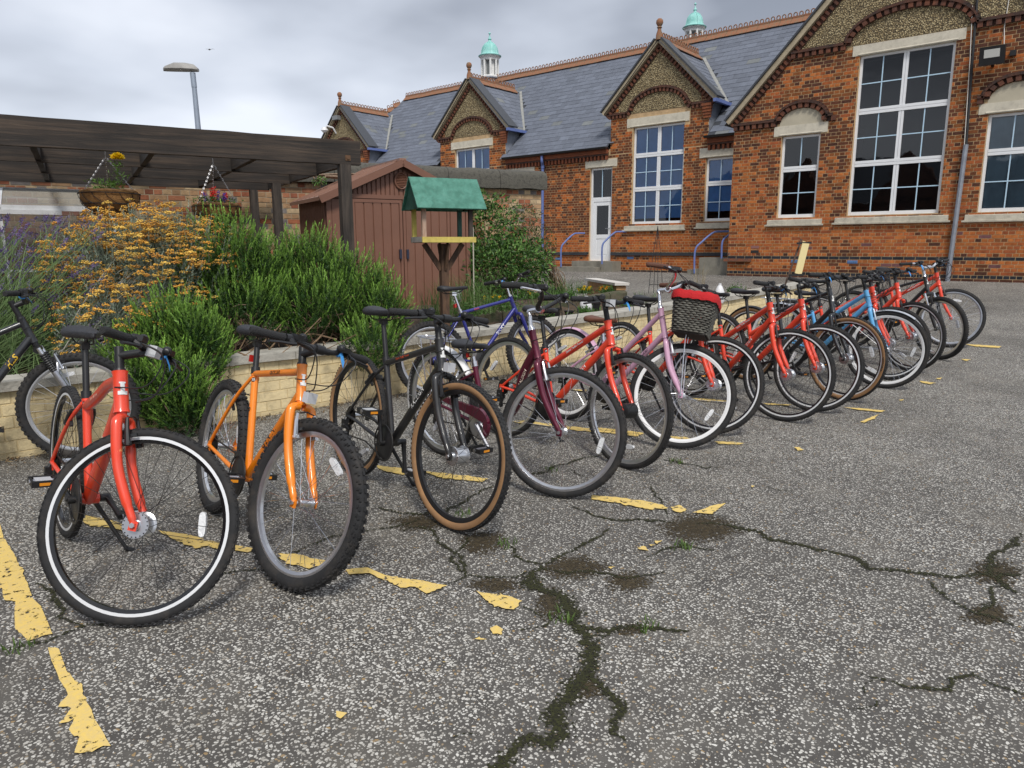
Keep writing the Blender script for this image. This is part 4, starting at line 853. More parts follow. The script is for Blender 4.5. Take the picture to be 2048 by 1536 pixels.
o = MB(); o.bar(fW(XL-0.06, 0.97, -0.05), fW(-7.1, 0.97, -0.05), 0.12, 0.07); o.build('plinth_step', mat('plinth_brick', (0.24, 0.08, 0.035), 0.85, col2=(0.09, 0.07, 0.06), vscale=8, bump=0.4), school, smooth=False)
o = MB(); bxf(o, fM, -16.5, -12.85, 1.05, 1.13, -0.05, 0.0); bxf(o, fM, -11.98, XL, 1.05, 1.13, -0.05, 0.0); o.build('plinth_band', mat('dark_plinth', (0.035, 0.037, 0.042), 0.7, var=0.3, vscale=8), school, smooth=False)
o = MB()
cc = (D3-0.75, YM-0.35, 6.05); o.tube([(D3-0.45, YM, 5.95), (D3-0.45, YM-0.15, 6.15), (D3-0.6, YM-0.32, 6.22), (D3-0.75, YM-0.35, 6.12)], 0.035, 6); o.sphere(cc, 0.13, 10, 7, sc=(1, 1, 0.75)); o.lathe([(0.0, -0.0), (0.16, 0.0), (0.10, 0.12), (0.0, 0.13)], 10, c=cc, closed=False); o.build('security_camera', mat('white_plastic', (0.75, 0.75, 0.76), 0.4), school)
o = MB(); o.box((D3-0.25, YM-0.10, 6.52), (0.34, 0.2, 0.16)); o.build('alarm_box', mat('grey_box', (0.22, 0.23, 0.24), 0.5), school, smooth=False)
# doorsteps with handrails
CONC = mat('step_concrete', (0.23, 0.215, 0.175), 0.9, var=0.2, vscale=4, bump=0.3, bscale=50, dirt=0.3)
o = MB(); bxf(o, fM, -13.1, -11.62, 0.5, 0.88, -0.50, -0.003); bxf(o, fM, -13.35, -11.95, 0.5, 0.71, -0.92, -0.502); o.build('doorstep', CONC, school, smooth=False)
o = MB(); bxf(o, fM, -8.62, XL-0.02, 0.5, 1.02, -0.95, -0.02); bxf(o, fM, -8.95, -8.64, 0.5, 0.70, -0.95, -0.02); o.build('doorstep', CONC, school, smooth=False)
def rail(p, z0_, h, dx):
    o = MB(); x, y = p; o.tube(catmull([(x, y, z0_), (x, y, z0_+h*0.55), (x+dx*0.12, y+0.12, z0_+h*0.75), (x+dx*0.3, y+0.4, z0_+h*0.97), (x+dx*0.45, y+0.55, z0_+h), (x+dx*0.7, y+0.70, z0_+h)], 5), 0.026, 8); return o.build('handrail', BLUEPIPE, school)
rail((-13.2, 17.98), 0.7, 1.02, 0.55); rail((-11.85, 18.2), 0.8, 0.95, 0.55); rail((-8.72, 17.9), 0.6, 1.1, 1.0); rail((-7.95, 17.85), 1.0, 0.75, 0.6)

# the wing across the yard, behind the viewer: what the tall windows mirror
opp = abs_empty_('school_wing_opposite', 'dark gabled brick wing across the yard, mirrored in the tall windows', 'building', (-8, -17, 0)) if False else empty('school_wing_opposite', 'dark gabled brick wing across the yard, mirrored in the tall windows', 'building', (-8, -17, 0))
opp['abs'] = 1
o = MB(); o.box((-8, -19, 2.1), (44, 4, 4.2)); o.build('wall', mat('opposite_brick', (0.16, 0.06, 0.03), 0.9, col2=(0.09, 0.04, 0.025), vscale=3), opp, smooth=False)
o = MB(); o.add([(-30, -16.8, 4.2), (14, -16.8, 4.2), (14, -21, 7.2), (-30, -21, 7.2)], [(0, 1, 2, 3)]); o.build('roof', mat('opposite_slate', (0.07, 0.08, 0.10), 0.7), opp, smooth=False)
for x in (-24, -17.5, -11, -4.5, 3.0):
    o = MB(); o.prism([(x-2.0, 4.2), (x+2.0, 4.2), (x, 7.4)], -17.2, -16.7, lambda u, v, d: (u, d, v)); o.build('gable', mat('opposite_brick', (0.16, 0.06, 0.03)), opp, smooth=False)
# ------------------------------------------------------------------ boundary wall of mixed stock bricks
def abs_empty(name, label, cat, loc, group=None):
    o = empty(name, label, cat, loc, 0.0, group); o['abs'] = 1; return o
hb = math.radians(25.0); BD = np.array([math.sin(hb), math.cos(hb)]); BN = np.array([BD[1], -BD[0]])   # BN faces the yard
B0 = np.array([-7.70, 9.90])
def fB(s, z, d): p = B0+BD*s-BN*d; return (p[0], p[1], z)
bwall = abs_empty('boundary_wall', 'tall old brick wall with lichen-covered coping behind the brown shed', 'wall', (-8.9, 7.3, 0.1))
ZB0, ZBT = 0.0, 2.26
bk = MB(); A = [fB(-12.5, ZB0, 0.004), fB(0, ZB0, 0.004), fB(0, ZBT, 0.004), fB(-12.5, ZBT, 0.004), fB(-12.5, ZB0, 0.35), fB(0, ZB0, 0.35), fB(0, ZBT, 0.35), fB(-12.5, ZBT, 0.35)]
bk.add(A, [(0, 1, 2, 3), (1, 5, 6, 2), (4, 7, 6, 5), (0, 3, 7, 4)]); bk.build('wall_core', mat('pale_mortar', (0.36, 0.29, 0.20), 0.95, var=0.2, vscale=5, bump=0.4), bwall, smooth=False)
def col_b(s, z, k, L):
    r = random.random()
    c = pick((0.36, 0.22, 0.12), (0.44, 0.30, 0.17), (0.40, 0.25, 0.14), (0.48, 0.36, 0.22)) if r < 0.6 else pick((0.33, 0.12, 0.06), (0.28, 0.10, 0.055), (0.36, 0.15, 0.08)) if r < 0.9 else np.array((0.20, 0.18, 0.17))
    return c*random.uniform(0.8, 1.15)*(0.75 if s < -5.6 else 1.0)
lay(bond(-9.6, 0, 0.9, ZBT, []), fB, col_b, bwall, 300, single_ok=lambda c: c[2] > 1.25)
COPING = mat('lichen_concrete_coping', (0.13, 0.122, 0.10), 0.95, col2=(0.040, 0.038, 0.032), vscale=24, bump=1.0, bscale=45, var=0.5, detail=8)
for i in range(14):
    s0, s1 = -12.5+i*0.9, -12.5+(i+1)*0.9-0.008
    if i == 13: s1 = 0.06
    o = MB(); n_ = 10; prof = [(-0.10, ZBT+0.002), (-0.10, ZBT+0.20), (-0.06, ZBT+0.27), (0.05, ZBT+0.315), (0.18, ZBT+0.33), (0.32, ZBT+0.315), (0.46, ZBT+0.2), (0.46, ZBT+0.002)]
    vs_ = []; kk = 9
    for j in range(kk):
        s_ = s0+(s1-s0)*j/(kk-1)
        for (d, z) in prof: vs_.append(fB(s_, z+0.018*mnoise.noise(Vector((s_*4, d*9, z*6))), d+0.015*mnoise.noise(Vector((s_*5, d*9, 4)))))
    np_ = len(prof); fs = [(j*np_+q, (j+1)*np_+q, (j+1)*np_+q+1, j*np_+q+1) for j in range(kk-1) for q in range(np_-1)]+[tuple(range(np_)), tuple(range(kk*np_-1, (kk-1)*np_-1, -1))]
    o.add(vs_, [f[::-1] for f in fs]); o.build('coping_stone', COPING, bwall, ang=50)
# ------------------------------------------------------------------ low cream-painted planter wall
hp = math.radians(6.8); PD = np.array([math.sin(hp), math.cos(hp)]); PN = np.array([PD[1], -PD[0]])
P0 = np.array([-5.22, 1.2])
def fP(s, z, d): p = P0+PD*s-PN*d; return (p[0], p[1], z+gz(p[1]))
planter = abs_empty('planter_wall', 'low cream-painted brick planter wall with grey coping behind the bicycles', 'wall', (-5.2, 1.2, 0))
CREAM = mat('cream_masonry_paint', attr=True, rough=0.7, var=0.10, vscale=5.0, bump=0.5, bscale=40.0, dirt=0.4)
SL0, SL1 = -1.6, 11.2
bk = MB(); K = 40
for i in range(K):
    s0, s1 = SL0+(SL1-SL0)*i/K, SL0+(SL1-SL0)*(i+1)/K
    bk.add([fP(s0, -0.1, 0.0028), fP(s1, -0.1, 0.0028), fP(s1, 0.44, 0.0028), fP(s0, 0.44, 0.0028)], [(0, 1, 2, 3)])
bk.build('wall_core', mat('cream_joint', (0.66, 0.53, 0.30), 0.85, var=0.15, vscale=9, dirt=0.45), planter, smooth=False)
_bm = BRICK_MAT; BRICK_MAT = CREAM
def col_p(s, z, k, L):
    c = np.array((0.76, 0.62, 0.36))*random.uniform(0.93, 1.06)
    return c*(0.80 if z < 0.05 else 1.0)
lay(bond(SL0, SL1, -0.04, 0.43, [], ch=0.0785, bl=0.235, gap=0.006), fP, col_p, planter, 300, depth=0.02, jitter=0.0022)
BRICK_MAT = _bm
COP2 = mat('grey_coping_slab', (0.40, 0.38, 0.33), 0.9, var=0.22, vscale=6, bump=0.5, bscale=45, dirt=0.4)
s = SL0
while s < SL1-0.1:
    L = 0.60; o = MB(); A = []
    for d, z in ((-0.035, 0.435), (0.26, 0.435), (0.26, 0.495), (-0.035, 0.495)):
        A.append((d, z))
    vs_ = []
    for q in (s+0.003, s+0.2, s+0.4, s+L-0.004):
        for d, z in A: vs_.append(fP(q, z+random.uniform(-0.003, 0.003), d+random.uniform(-0.004, 0.004)))
    fs = []
    for j in range(3):
        for q in range(4): fs.append((j*4+q, j*4+(q+1) % 4, (j+1)*4+(q+1) % 4, (j+1)*4+q))
    fs += [(3, 2, 1, 0), (12, 13, 14, 15)]
    o.add(vs_, fs); o.build('coping_slab', COP2, planter, smooth=False); s += L
# soil of the bed behind it
SOIL = mat('dark_soil', (0.050, 0.034, 0.022), 0.95, col2=(0.11, 0.075, 0.045), vscale=18, bump=1.0, bscale=60, detail=8)
so = MB(); nx_, ny_ = 34, 60; vs_ = []
for j in range(ny_+1):
    for i in range(nx_+1):
        s_ = SL0-0.3+(SL1-SL0+0.3)*j/ny_; d = 0.20+(3.9 if s_ < 6.6 else max(0.9, 3.9-(s_-6.6)*2.6))*(i/nx_)**1.4; p = P0+PD*s_-PN*d
        step_ = min(1, max(0, (d-(1.27+(s_-5)*0.15))/0.12)); low = min(1, max(0, (s_-4.2)/0.6))
        z = 0.40+gz(p[1])-low*0.11*(1-step_)+0.04*mnoise.noise(Vector((p[0]*2.3, p[1]*2.3, 0)))+0.02*mnoise.noise(Vector((p[0]*9, p[1]*9, 2)))+0.10*min(1, max(0, (d-0.3)/1.5))
        vs_.append((p[0], p[1], z))
so.add(vs_, [(j*(nx_+1)+i+1, j*(nx_+1)+i, (j+1)*(nx_+1)+i, (j+1)*(nx_+1)+i+1) for j in range(ny_) for i in range(nx_)]); sb_ = so.build('flower_bed_soil', SOIL, smooth=True, ang=180); tag(sb_, 'dark bare soil of the raised bed behind the cream wall', 'soil', kind='structure')
def bedz(x, y): return 0.46+gz(y)
# strip of fallen leaves along the foot of the planter wall
V = []; F = []; C = []
for i in range(1500):
    s_ = random.uniform(0.0, 6.5); d = -abs(random.gauss(0, 0.10))-0.01; p = P0+PD*s_-PN*d; a = random.random()*6.28; L = random.uniform(0.006, 0.022); w_ = L*random.uniform(0.15, 0.5); o = len(V); z = gz(p[1])+0.006+random.random()*0.01
    ca, sa = math.cos(a), math.sin(a); t_ = random.uniform(-0.006, 0.006)
    V += [(p[0]+ca*L, p[1]+sa*L, z+t_), (p[0]-sa*w_, p[1]+ca*w_, z), (p[0]-ca*L, p[1]-sa*L, z-t_+0.003), (p[0]+sa*w_, p[1]-ca*w_, z+0.002)]; F.append((o, o+1, o+2, o+3)); C += [tuple(np.array(random.choice(((0.10, 0.06, 0.03), (0.16, 0.10, 0.05), (0.07, 0.05, 0.03), (0.22, 0.16, 0.08))))*random.uniform(0.7, 1.2))]*4
ll = link('leaf_litter', np_mesh('leaf_litter', np.array(V), np.array(F), mat('dry_leaf', attr=True, rough=0.9), np.array(C))); tag(ll, 'brown leaf litter along the foot of the cream wall', 'leaf litter', kind='stuff')
# ------------------------------------------------------------------ pergola
hg = math.radians(18.8); GD = np.array([math.sin(hg), math.cos(hg)]); GN = np.array([-GD[1], GD[0]])
G0 = np.array([-5.86, 4.58])
def fG(a, p, z): q = G0+GD*a+GN*p; return np.array((q[0], q[1], z))
OAK = mat('dark_stained_timber', (0.040, 0.030, 0.023), 0.75, col2=(0.095, 0.070, 0.050), vscale=3.0, bump=0.5, bscale=14.0, stretch=(6, 6, 1), detail=8)
def wood_mat(name, c1, c2, dirv):
    M = bpy.data.materials.new(name); M.use_nodes = True; t = M.node_tree; b = t.nodes['Principled BSDF']; c = nn(t, 'ShaderNodeTexCoord')
    m0 = nn(t, 'ShaderNodeMapping'); lk(t, c.outputs['Object'], m0.inputs[0]); m0.inputs['Rotation'].default_value = (0, 0, dirv); mp = nn(t, 'ShaderNodeMapping'); lk(t, m0.outputs[0], mp.inputs[0]); mp.inputs['Scale'].default_value = (16.0, 0.7, 16.0)
    n = nn(t, 'ShaderNodeTexNoise'); n.inputs['Scale'].default_value = 1.6; n.inputs['Detail'].default_value = 8; n.inputs['Roughness'].default_value = 0.7; n.inputs['Distortion'].default_value = 0.6; lk(t, mp.outputs[0], n.inputs['Vector'])
    n2 = nn(t, 'ShaderNodeTexNoise'); n2.inputs['Scale'].default_value = 2.2; n2.inputs['Detail'].default_value = 5; lk(t, c.outputs['Object'], n2.inputs['Vector'])
    r = nn(t, 'ShaderNodeValToRGB'); lk(t, n.outputs['Fac'], r.inputs[0]); e = r.color_ramp.elements; e[0].position = 0.33; e[0].color = (*[q*0.45 for q in c1], 1); e[1].position = 0.72; e[1].color = (*c2, 1); e.new(0.48).color = (*c1, 1)
    h = nn(t, 'ShaderNodeHueSaturation'); lk(t, r.outputs[0], h.inputs['Color']); mr = nn(t, 'ShaderNodeMapRange'); lk(t, n2.outputs['Fac'], mr.inputs[0]); mr.inputs[1].default_value = 0.3; mr.inputs[2].default_value = 0.7; mr.inputs[3].default_value = 0.6; mr.inputs[4].default_value = 1.5; lk(t, mr.outputs[0], h.inputs['Value']); lk(t, h.outputs[0], b.inputs['Base Color'])
    b.inputs['Roughness'].default_value = 0.72; bp = nn(t, 'ShaderNodeBump'); bp.inputs['Strength'].default_value = 0.6; bp.inputs['Distance'].default_value = 0.006; lk(t, n.outputs['Fac'], bp.inputs['Height']); lk(t, bp.outputs[0], b.inputs['Normal'])
    MATS[name] = M; return M
BEAMW = wood_mat('dark_stained_beam', (0.022, 0.016, 0.012), (0.075, 0.051, 0.034), hg); RAFTW = wood_mat('dark_stained_rafter', (0.022, 0.017, 0.013), (0.06, 0.043, 0.030), hg+PI/2)
POSTW = mat('dark_post', (0.028, 0.022, 0.018), 0.75, col2=(0.075, 0.058, 0.045), vscale=2.5, bump=0.6, bscale=10, stretch=(9, 9, 1), detail=8); GREYW = wood_mat('lit_beam', (0.20, 0.19, 0.175), (0.36, 0.34, 0.31), hg)  # pale beam colour has the light falling on the rear beam painted in
perg = abs_empty('pergola', 'dark stained timber pergola over the hanging baskets', 'pergola', (-5.9, 4.6, 0.4))
def beam(name, a0, p0, a1, p1, zb, h, w, m_, seg=16):
    o = MB(); A = fG(a0, p0, 0); B = fG(a1, p1, 0); d = B-A; L = np.linalg.norm(d); d /= L; n = np.array([-d[1], d[0], 0]); vs_ = []
    for i in range(seg+1):
        c = A+d*L*i/seg
        for sx, sz in ((-1, 0), (1, 0), (1, 1), (-1, 1)):
            j = 0.004*mnoise.noise(Vector((i*0.9, sx*3, sz*5+a0))); vs_.append(c+n*(sx*w/2+j)+np.array([0, 0, zb+sz*h+j*1.5]))
    fs = [(i*4+k, i*4+(k+1) % 4, (i+1)*4+(k+1) % 4, (i+1)*4+k) for i in range(seg) for k in range(4)]+[(3, 2, 1, 0), (seg*4, seg*4+1, seg*4+2, seg*4+3)]
    o.add(vs_, fs); return o.build(name, m_, perg, smooth=False)
beam('beam', -6.0, 0.0, 0.03, 0.0, 2.10, 0.225, 0.07, BEAMW, 30)
for pp, e_, mm in ((1.22, -0.04, BEAMW), (2.42, -0.04, BEAMW), (3.62, -0.04, BEAMW)): beam('beam', -6.0, pp, e_, pp, 2.10, 0.20, 0.06, mm, 20)
beam('beam', -6.0, 4.6, -3.2, 4.6, 2.10, 0.18, 0.06, GREYW, 12)
for a in (-4.38, -3.5, -2.63, -1.76, -0.9, 0.0):
    for p0_, p1_ in ((0.036, 1.188), (1.252, 2.388), (2.452, 3.588)): beam('rafter', a-0.035, p0_, a-0.035, p1_, 2.115, 0.16, 0.05, RAFTW, 6)
def post(a, p, zt, w=0.105, m_=POSTW):
    o = MB(); c = fG(a, p, 0); R = np.array([[GD[0], GN[0], 0], [GD[1], GN[1], 0], [0, 0, 1]]); z0_ = 0.3; seg = 8; vs_ = []
    for i in range(seg+1):
        z = z0_+(zt-z0_)*i/seg
        for sx, sy in ((-1, -1), (1, -1), (1, 1), (-1, 1)): vs_.append(c+R@np.array([sx*w/2+0.003*mnoise.noise(Vector((i, sx, 3))), sy*w/2+0.003*mnoise.noise(Vector((i, sy, 7))), 0])+np.array([0, 0, z]))
    o.add(vs_, [(i*4+k, i*4+(k+1) % 4, (i+1)*4+(k+1) % 4, (i+1)*4+k) for i in range(seg) for k in range(4)]+[(3, 2, 1, 0), (seg*4, seg*4+1, seg*4+2, seg*4+3)]); o.build('post', m_, perg, smooth=False)
post(-0.13, 0.0, 2.098); post(-0.22, 2.42, 2.098, 0.10); post(-0.25, 3.62, 2.098, 0.10); post(-4.6, 0.0, 2.098)
o = MB(); c = fG(-0.10, -0.038, 2.16); o.cyl(c, c-np.array([GN[0], GN[1], 0])*0.012, 0.014, 8); o.box(c, (0.05, 0.006, 0.05), [[GD[0], GN[0], 0], [GD[1], GN[1], 0], [0, 0, 1]]); o.build('coach_bolt', mat('rusty_steel', (0.16, 0.09, 0.05), 0.7, 0.5), perg)
# ------------------------------------------------------------------ hanging baskets
COIR = mat('coir_liner', (0.42, 0.22, 0.075), 0.95, col2=(0.27, 0.13, 0.045), vscale=30, bump=1.0, bscale=120, detail=8); WIRE = mat('black_wire', (0.015, 0.015, 0.016), 0.5); CHAIN = mat('galvanised_chain', (0.42, 0.42, 0.43), 0.4, 0.8)
LEAF = mat('leaf_green', attr=True, rough=0.5, trans=0.25, spec=0.4); PETAL = mat('petal', attr=True, rough=0.6, trans=0.25)
def leaf_cloud(P, D, L, w, cols, name, mt, droop=0.0, bend=0.25):
    """leaves as bent six-point blades at P pointing along D"""
    n = len(P); D = D/np.linalg.norm(D, axis=1)[:, None]; r = RNG.normal(size=(n, 3)); sd_ = np.cross(D, r); sd_ /= np.linalg.norm(sd_, axis=1)[:, None]; up = np.cross(sd_, D)
    L = np.asarray(L)[:, None]*np.ones((n, 1)); w = np.asarray(w)[:, None]*np.ones((n, 1))
    V = np.stack([P, P+D*L*0.45+sd_*w*0.5+up*L*bend*0.12, P+D*L-up*L*bend, P+D*L*0.45-sd_*w*0.5+up*L*bend*0.12], 1)
    F = np.arange(n*4).reshape(n, 4); return np_mesh(name, V.reshape(-1, 3), F, mt, np.repeat(cols, 4, 0))
def jit(base, n, lo=0.7, hi=1.35): return np.array(base)[None]*RNG.uniform(lo, hi, (n, 1))*RNG.uniform(0.9, 1.1, (n, 3))
def basket(c, r, h, label, hook_z, parts):
    b = abs_empty('hanging_basket', label, 'hanging basket', c); b.location = c; cx, cy_, cz = c
    o = MB(); prof = [(r*math.sin(t)*1.0, -h*math.cos(t)) for t in np.linspace(0.05, PI/2, 9)]+[(r*1.03, 0.015), (r*0.93, 0.03), (r*0.6, 0.0), (0.01, -0.01)]
    n_ = 40; vs_ = []; fs = []
    for i, (rr, zz) in enumerate(prof):
        for j in range(n_):
            t = 2*PI*j/n_; k = 1+0.05*mnoise.noise(Vector((math.cos(t)*2, math.sin(t)*2, i*0.4))); vs_.append((cx+rr*k*math.cos(t), cy_+rr*k*math.sin(t), cz+zz+(0.02*mnoise.noise(Vector((math.cos(t)*3, math.sin(t)*3, 5))) if i > 7 else 0)))
        if i: fs += [((i-1)*n_+j, (i-1)*n_+(j+1) % n_, i*n_+(j+1) % n_, i*n_+j) for j in range(n_)]
    o.add(vs_, fs); o.build('coir_liner', COIR, b, ang=60)
    o = MB(); R1 = r+0.012
    for t0 in (PI/2, PI/2*0.72, PI/2*0.42): o.tube([(cx+R1*math.sin(t0)*math.cos(t), cy_+R1*math.sin(t0)*math.sin(t), cz-(h+0.012)*math.cos(t0)) for t in np.linspace(0, 2*PI, 32, endpoint=False)], 0.004, 5, closed=True)
    for j in range(14):
        t = 2*PI*j/14
        pts = [(cx+R1*math.sin(q)*math.cos(t+0.5*math.sin(q*3)), cy_+R1*math.sin(q)*math.sin(t+0.5*math.sin(q*3)), cz-(h+0.012)*math.cos(q)) for q in np.linspace(0.25, PI/2, 9)]; o.tube(pts, 0.003, 5)
    o.build('wire_frame', WIRE, b)
    o = MB()
    for j in range(3):
        t = 2*PI*j/3+0.7; a = np.array((cx+r*math.cos(t), cy_+r*math.sin(t), cz)); e = np.array((cx, cy_, hook_z)); n_ = int(np.linalg.norm(e-a)/0.020); d = (e-a)/np.linalg.norm(e-a); s1 = np.cross(d, [0.3, 0.2, 1]); s1 /= np.linalg.norm(s1); s2 = np.cross(d, s1)
        for i in range(n_):
            m_ = a+d*(i+0.5)*0.020; w_ = s1 if i % 2 else s2; o.tube([m_+d*0.013*math.cos(q)+w_*0.006*math.sin(q) for q in np.linspace(0, 2*PI, 7)[:-1]], 0.0018, 3, closed=True)
    o.tube([(cx, cy_, hook_z-0.01), (cx, cy_, hook_z+0.05)], 0.003, 5); o.build('chain', CHAIN, b)
    for f_ in parts: f_(b, c, r)
    return b
def marigolds(b, c, r):
    for (dx, dy, hh) in ((0.10, 0.06, 0.27), (-0.12, -0.05, 0.12), (0.02, 0.02, 0.10)):
        n = 110; q = RNG.random(n); P = np.array([c[0]+dx, c[1]+dy, c[2]])+np.stack([RNG.normal(0, 0.035, n), RNG.normal(0, 0.035, n), q*hh], 1); D = RNG.normal(size=(n, 3)); D[:, 2] = np.abs(D[:, 2])*0.8+0.2
        link('foliage', leaf_cloud(P, D, RNG.uniform(0.03, 0.06, n), RNG.uniform(0.008, 0.014, n), jit((0.10, 0.19, 0.03), n), 'foliage', LEAF), b)
    for (dx, dy, dz_, s_, co) in ((0.10, 0.06, 0.30, 0.045, (0.85, 0.60, 0.01)), (0.03, 0.02, 0.02, 0.02, (0.25, 0.12, 0.6))):
        n = 160; D = RNG.normal(size=(n, 3)); D[:, 2] = np.abs(D[:, 2]); P = np.repeat(np.array([[c[0]+dx, c[1]+dy, c[2]+dz_]]), n, 0)+D*0.008
        link('flower', leaf_cloud(P, D, np.full(n, s_), np.full(n, s_*0.45), jit(co, n, 0.85, 1.15), 'flower', PETAL), b)
def salvias(b, c, r):
    n = 200; P = np.array(c)+np.stack([RNG.normal(0, 0.1, n), RNG.normal(0, 0.1, n), RNG.random(n)*0.08], 1); D = RNG.normal(size=(n, 3)); D[:, 2] = np.abs(D[:, 2])
    link('foliage', leaf_cloud(P, D, RNG.uniform(0.025, 0.05, n), RNG.uniform(0.01, 0.018, n), jit((0.08, 0.15, 0.03), n), 'foliage', LEAF), b)
    for k in range(14):
        co = (0.62, 0.03, 0.02) if k < 10 else (0.16, 0.07, 0.40); dx, dy = RNG.normal(0, 0.06, 2); dx = dx-0.03 if k < 10 else dx+0.09; hh = RNG.uniform(0.09, 0.17); n = 26; q = RNG.random(n)
        P = np.array(c)+np.stack([dx+RNG.normal(0, 0.006, n), dy+RNG.normal(0, 0.006, n), hh*0.4+q*hh*0.7], 1); D = RNG.normal(size=(n, 3)); D[:, 2] += 0.6
        link('flower', leaf_cloud(P, D, np.full(n, 0.022), np.full(n, 0.012), jit(co, n, 0.8, 1.2), 'flower', PETAL), b)
def place(px_, py_, depth):
    d = CM.T@np.array([(px_-1024)/CF, (py_-768)/CF, 1.0]); return np.array([0, 0, CH])+d*depth
basket(tuple(place(219, 388, 6.35)), 0.235, 0.20, 'hanging basket with coir liner and yellow marigold', 2.10, [marigolds])
basket(tuple(place(433, 414, 6.9)), 0.215, 0.18, 'hanging basket with coir liner and red flowers behind the rosemary', 2.10, [salvias])
# ------------------------------------------------------------------ brown plastic shed
shed = empty('garden_shed', 'brown ribbed plastic shed with double doors and round vent', 'shed', (-7.62, 5.45, 0.42), PI/2-hg)
# local x along the front, local -y towards the yard
BROWN = mat('brown_plastic', (0.190, 0.088, 0.056), 0.55, var=0.08, vscale=3, bump=0.15, bscale=150); BROWN2 = mat('brown_plastic_roof', (0.27, 0.15, 0.105), 0.5, var=0.08, vscale=3)
SW, SD_, SE, SA = 2.0, 1.25, 1.50, 1.95
def panel(name, a, b, z0f, z1f, mt=BROWN, n=None, depth=0.012, parent=shed, side=False, off=0.0, pitch=0.105):
    """vertical boards with V joints"""
    n = n or max(2, int(round((b-a)/pitch))); w_ = (b-a)/n
    for i in range(n):
        x0, x1 = a+i*w_+0.004, a+(i+1)*w_-0.004; o = MB(); t0a, t1a = z0f(x0), z0f(x1); u0, u1 = z1f(x0), z1f(x1)
        if min(u0-t0a, u1-t1a) < 0.01: continue
        F_ = (lambda u, v, d: (d, u, v)) if side else (lambda u, v, d: (u, d, v))
        dd = off
        A = [F_(x0, t0a, dd), F_(x1, t1a, dd), F_(x1, u1, dd), F_(x0, u0, dd)]; e = 0.006; B = [F_(x0+e, t0a, dd-depth), F_(x1-e, t1a, dd-depth), F_(x1-e, u1, dd-depth), F_(x0+e, u0, dd-depth)]
        fs = [(4, 5, 6, 7), (0, 4, 7, 3), (5, 1, 2, 6)]
        if side: fs = [f[::-1] for f in fs]
        o.add(A+B, fs); link(name, o.mesh(name, mt, False), parent)
body = MB(); body.add([(0, 0.0, 0), (SW, 0.0, 0), (SW, 0.0, SE), (SW/2, 0.0, SA), (0, 0.0, SE), (0, SD_, 0), (SW, SD_, 0), (SW, SD_, SE), (SW/2, SD_, SA), (0, SD_, SE)], [(0, 1, 2, 3, 4), (1, 6, 7, 2), (9, 8, 7, 6, 5), (5, 0, 4, 9)]); body.build('shed_body', mat('brown_groove', (0.105, 0.046, 0.030), 0.7), shed, smooth=False)
zt_ = 1.50
panel('board', 0.06, 0.30, lambda x: 0.02, lambda x: SE-0.02)
panel('board', SW-0.30, SW-0.06, lambda x: 0.02, lambda x: SE-0.02)
gab = lambda x: SE+(SA-SE)*(1-abs(x-SW/2)/(SW/2))-0.06
panel('gable_board', 0.10, SW-0.10, lambda x: SE+0.05, gab, pitch=0.062)
for x0, x1 in ((0.32, SW/2-0.006), (SW/2+0.006, SW-0.32)):
    o = MB(); o.box(((x0+x1)/2, -0.012, SE/2+0.01), (x1-x0, 0.02, SE-0.03)); dd = o.build('door', BROWN, shed, smooth=False); panel('door_board', x0+0.035, x1-0.035, lambda x: 0.06, lambda x: SE-0.05, parent=dd, off=-0.0225, pitch=0.125)
    o = MB()
    for q0, q1, z0_, z1_ in ((x0, x0+0.035, 0.02, SE-0.01), (x1-0.035, x1, 0.02, SE-0.01), (x0+0.035, x1-0.035, SE-0.05, SE-0.01)): o.box(((q0+q1)/2, -0.031, (z0_+z1_)/2), (q1-q0, 0.018, z1_-z0_))
    link('door_frame', o.mesh('door_frame', BROWN, False), dd)
o = MB(); o.box((SW/2-0.05, -0.05, 0.80), (0.03, 0.03, 0.12)); o.box((SW/2+0.05, -0.05, 0.80), (0.03, 0.03, 0.12)); o.build('handle', mat('blue_black_handle', (0.02, 0.025, 0.05), 0.5), shed, smooth=False)
o = MB(); o.box((SW/2, -0.022, SE+0.025), (SW-0.04, 0.03, 0.05)); o.box((0.03, -0.008, SE/2), (0.06, 0.03, SE)); o.box((SW-0.03, -0.008, SE/2), (0.06, 0.03, SE)); o.build('trim', BROWN, shed, smooth=False)
panel('side_board', 0.04, SD_-0.04, lambda x: 0.02, lambda x: SE-0.01, side=True, pitch=0.075)
o = MB(); ov = 0.10; th_ = 0.045
for sx in (-1, 1):
    xe_ = SW/2+sx*(SW/2+ov); ze_ = SE-(SA-SE)*ov/(SW/2); q = [(xe_, -ov, ze_), (SW/2, -ov, SA), (SW/2, SD_+ov, SA), (xe_, SD_+ov, ze_)]; q2 = [(x, y, z+th_) for x, y, z in q]
    fs = [(4, 5, 6, 7), (3, 2, 1, 0), (0, 1, 5, 4), (1, 2, 6, 5), (2, 3, 7, 6), (3, 0, 4, 7)]; o.add(q+q2, fs if sx < 0 else [f[::-1] for f in fs])
    for i in range(7):
        y = -ov+(SD_+2*ov)*(i+0.5)/7; o.bar((xe_*0.98+SW/2*0.02, y, ze_+th_+0.004+(SA-SE)*0.02), (SW/2+sx*0.02, y, SA+th_+0.004), 0.025, 0.012)
o.bar((SW/2, -ov-0.004, SA+th_), (SW/2, SD_+ov, SA+th_), 0.09, 0.03); o.build('roof', BROWN2, shed, smooth=False)
o = MB()
for sx in (-1, 1): o.bar((SW/2+sx*(SW/2+ov), -ov-0.012, SE-(SA-SE)*ov/(SW/2)+0.005), (SW/2, -ov-0.012, SA+0.005), 0.02, 0.085)
o.build('fascia', BROWN, shed, smooth=False)
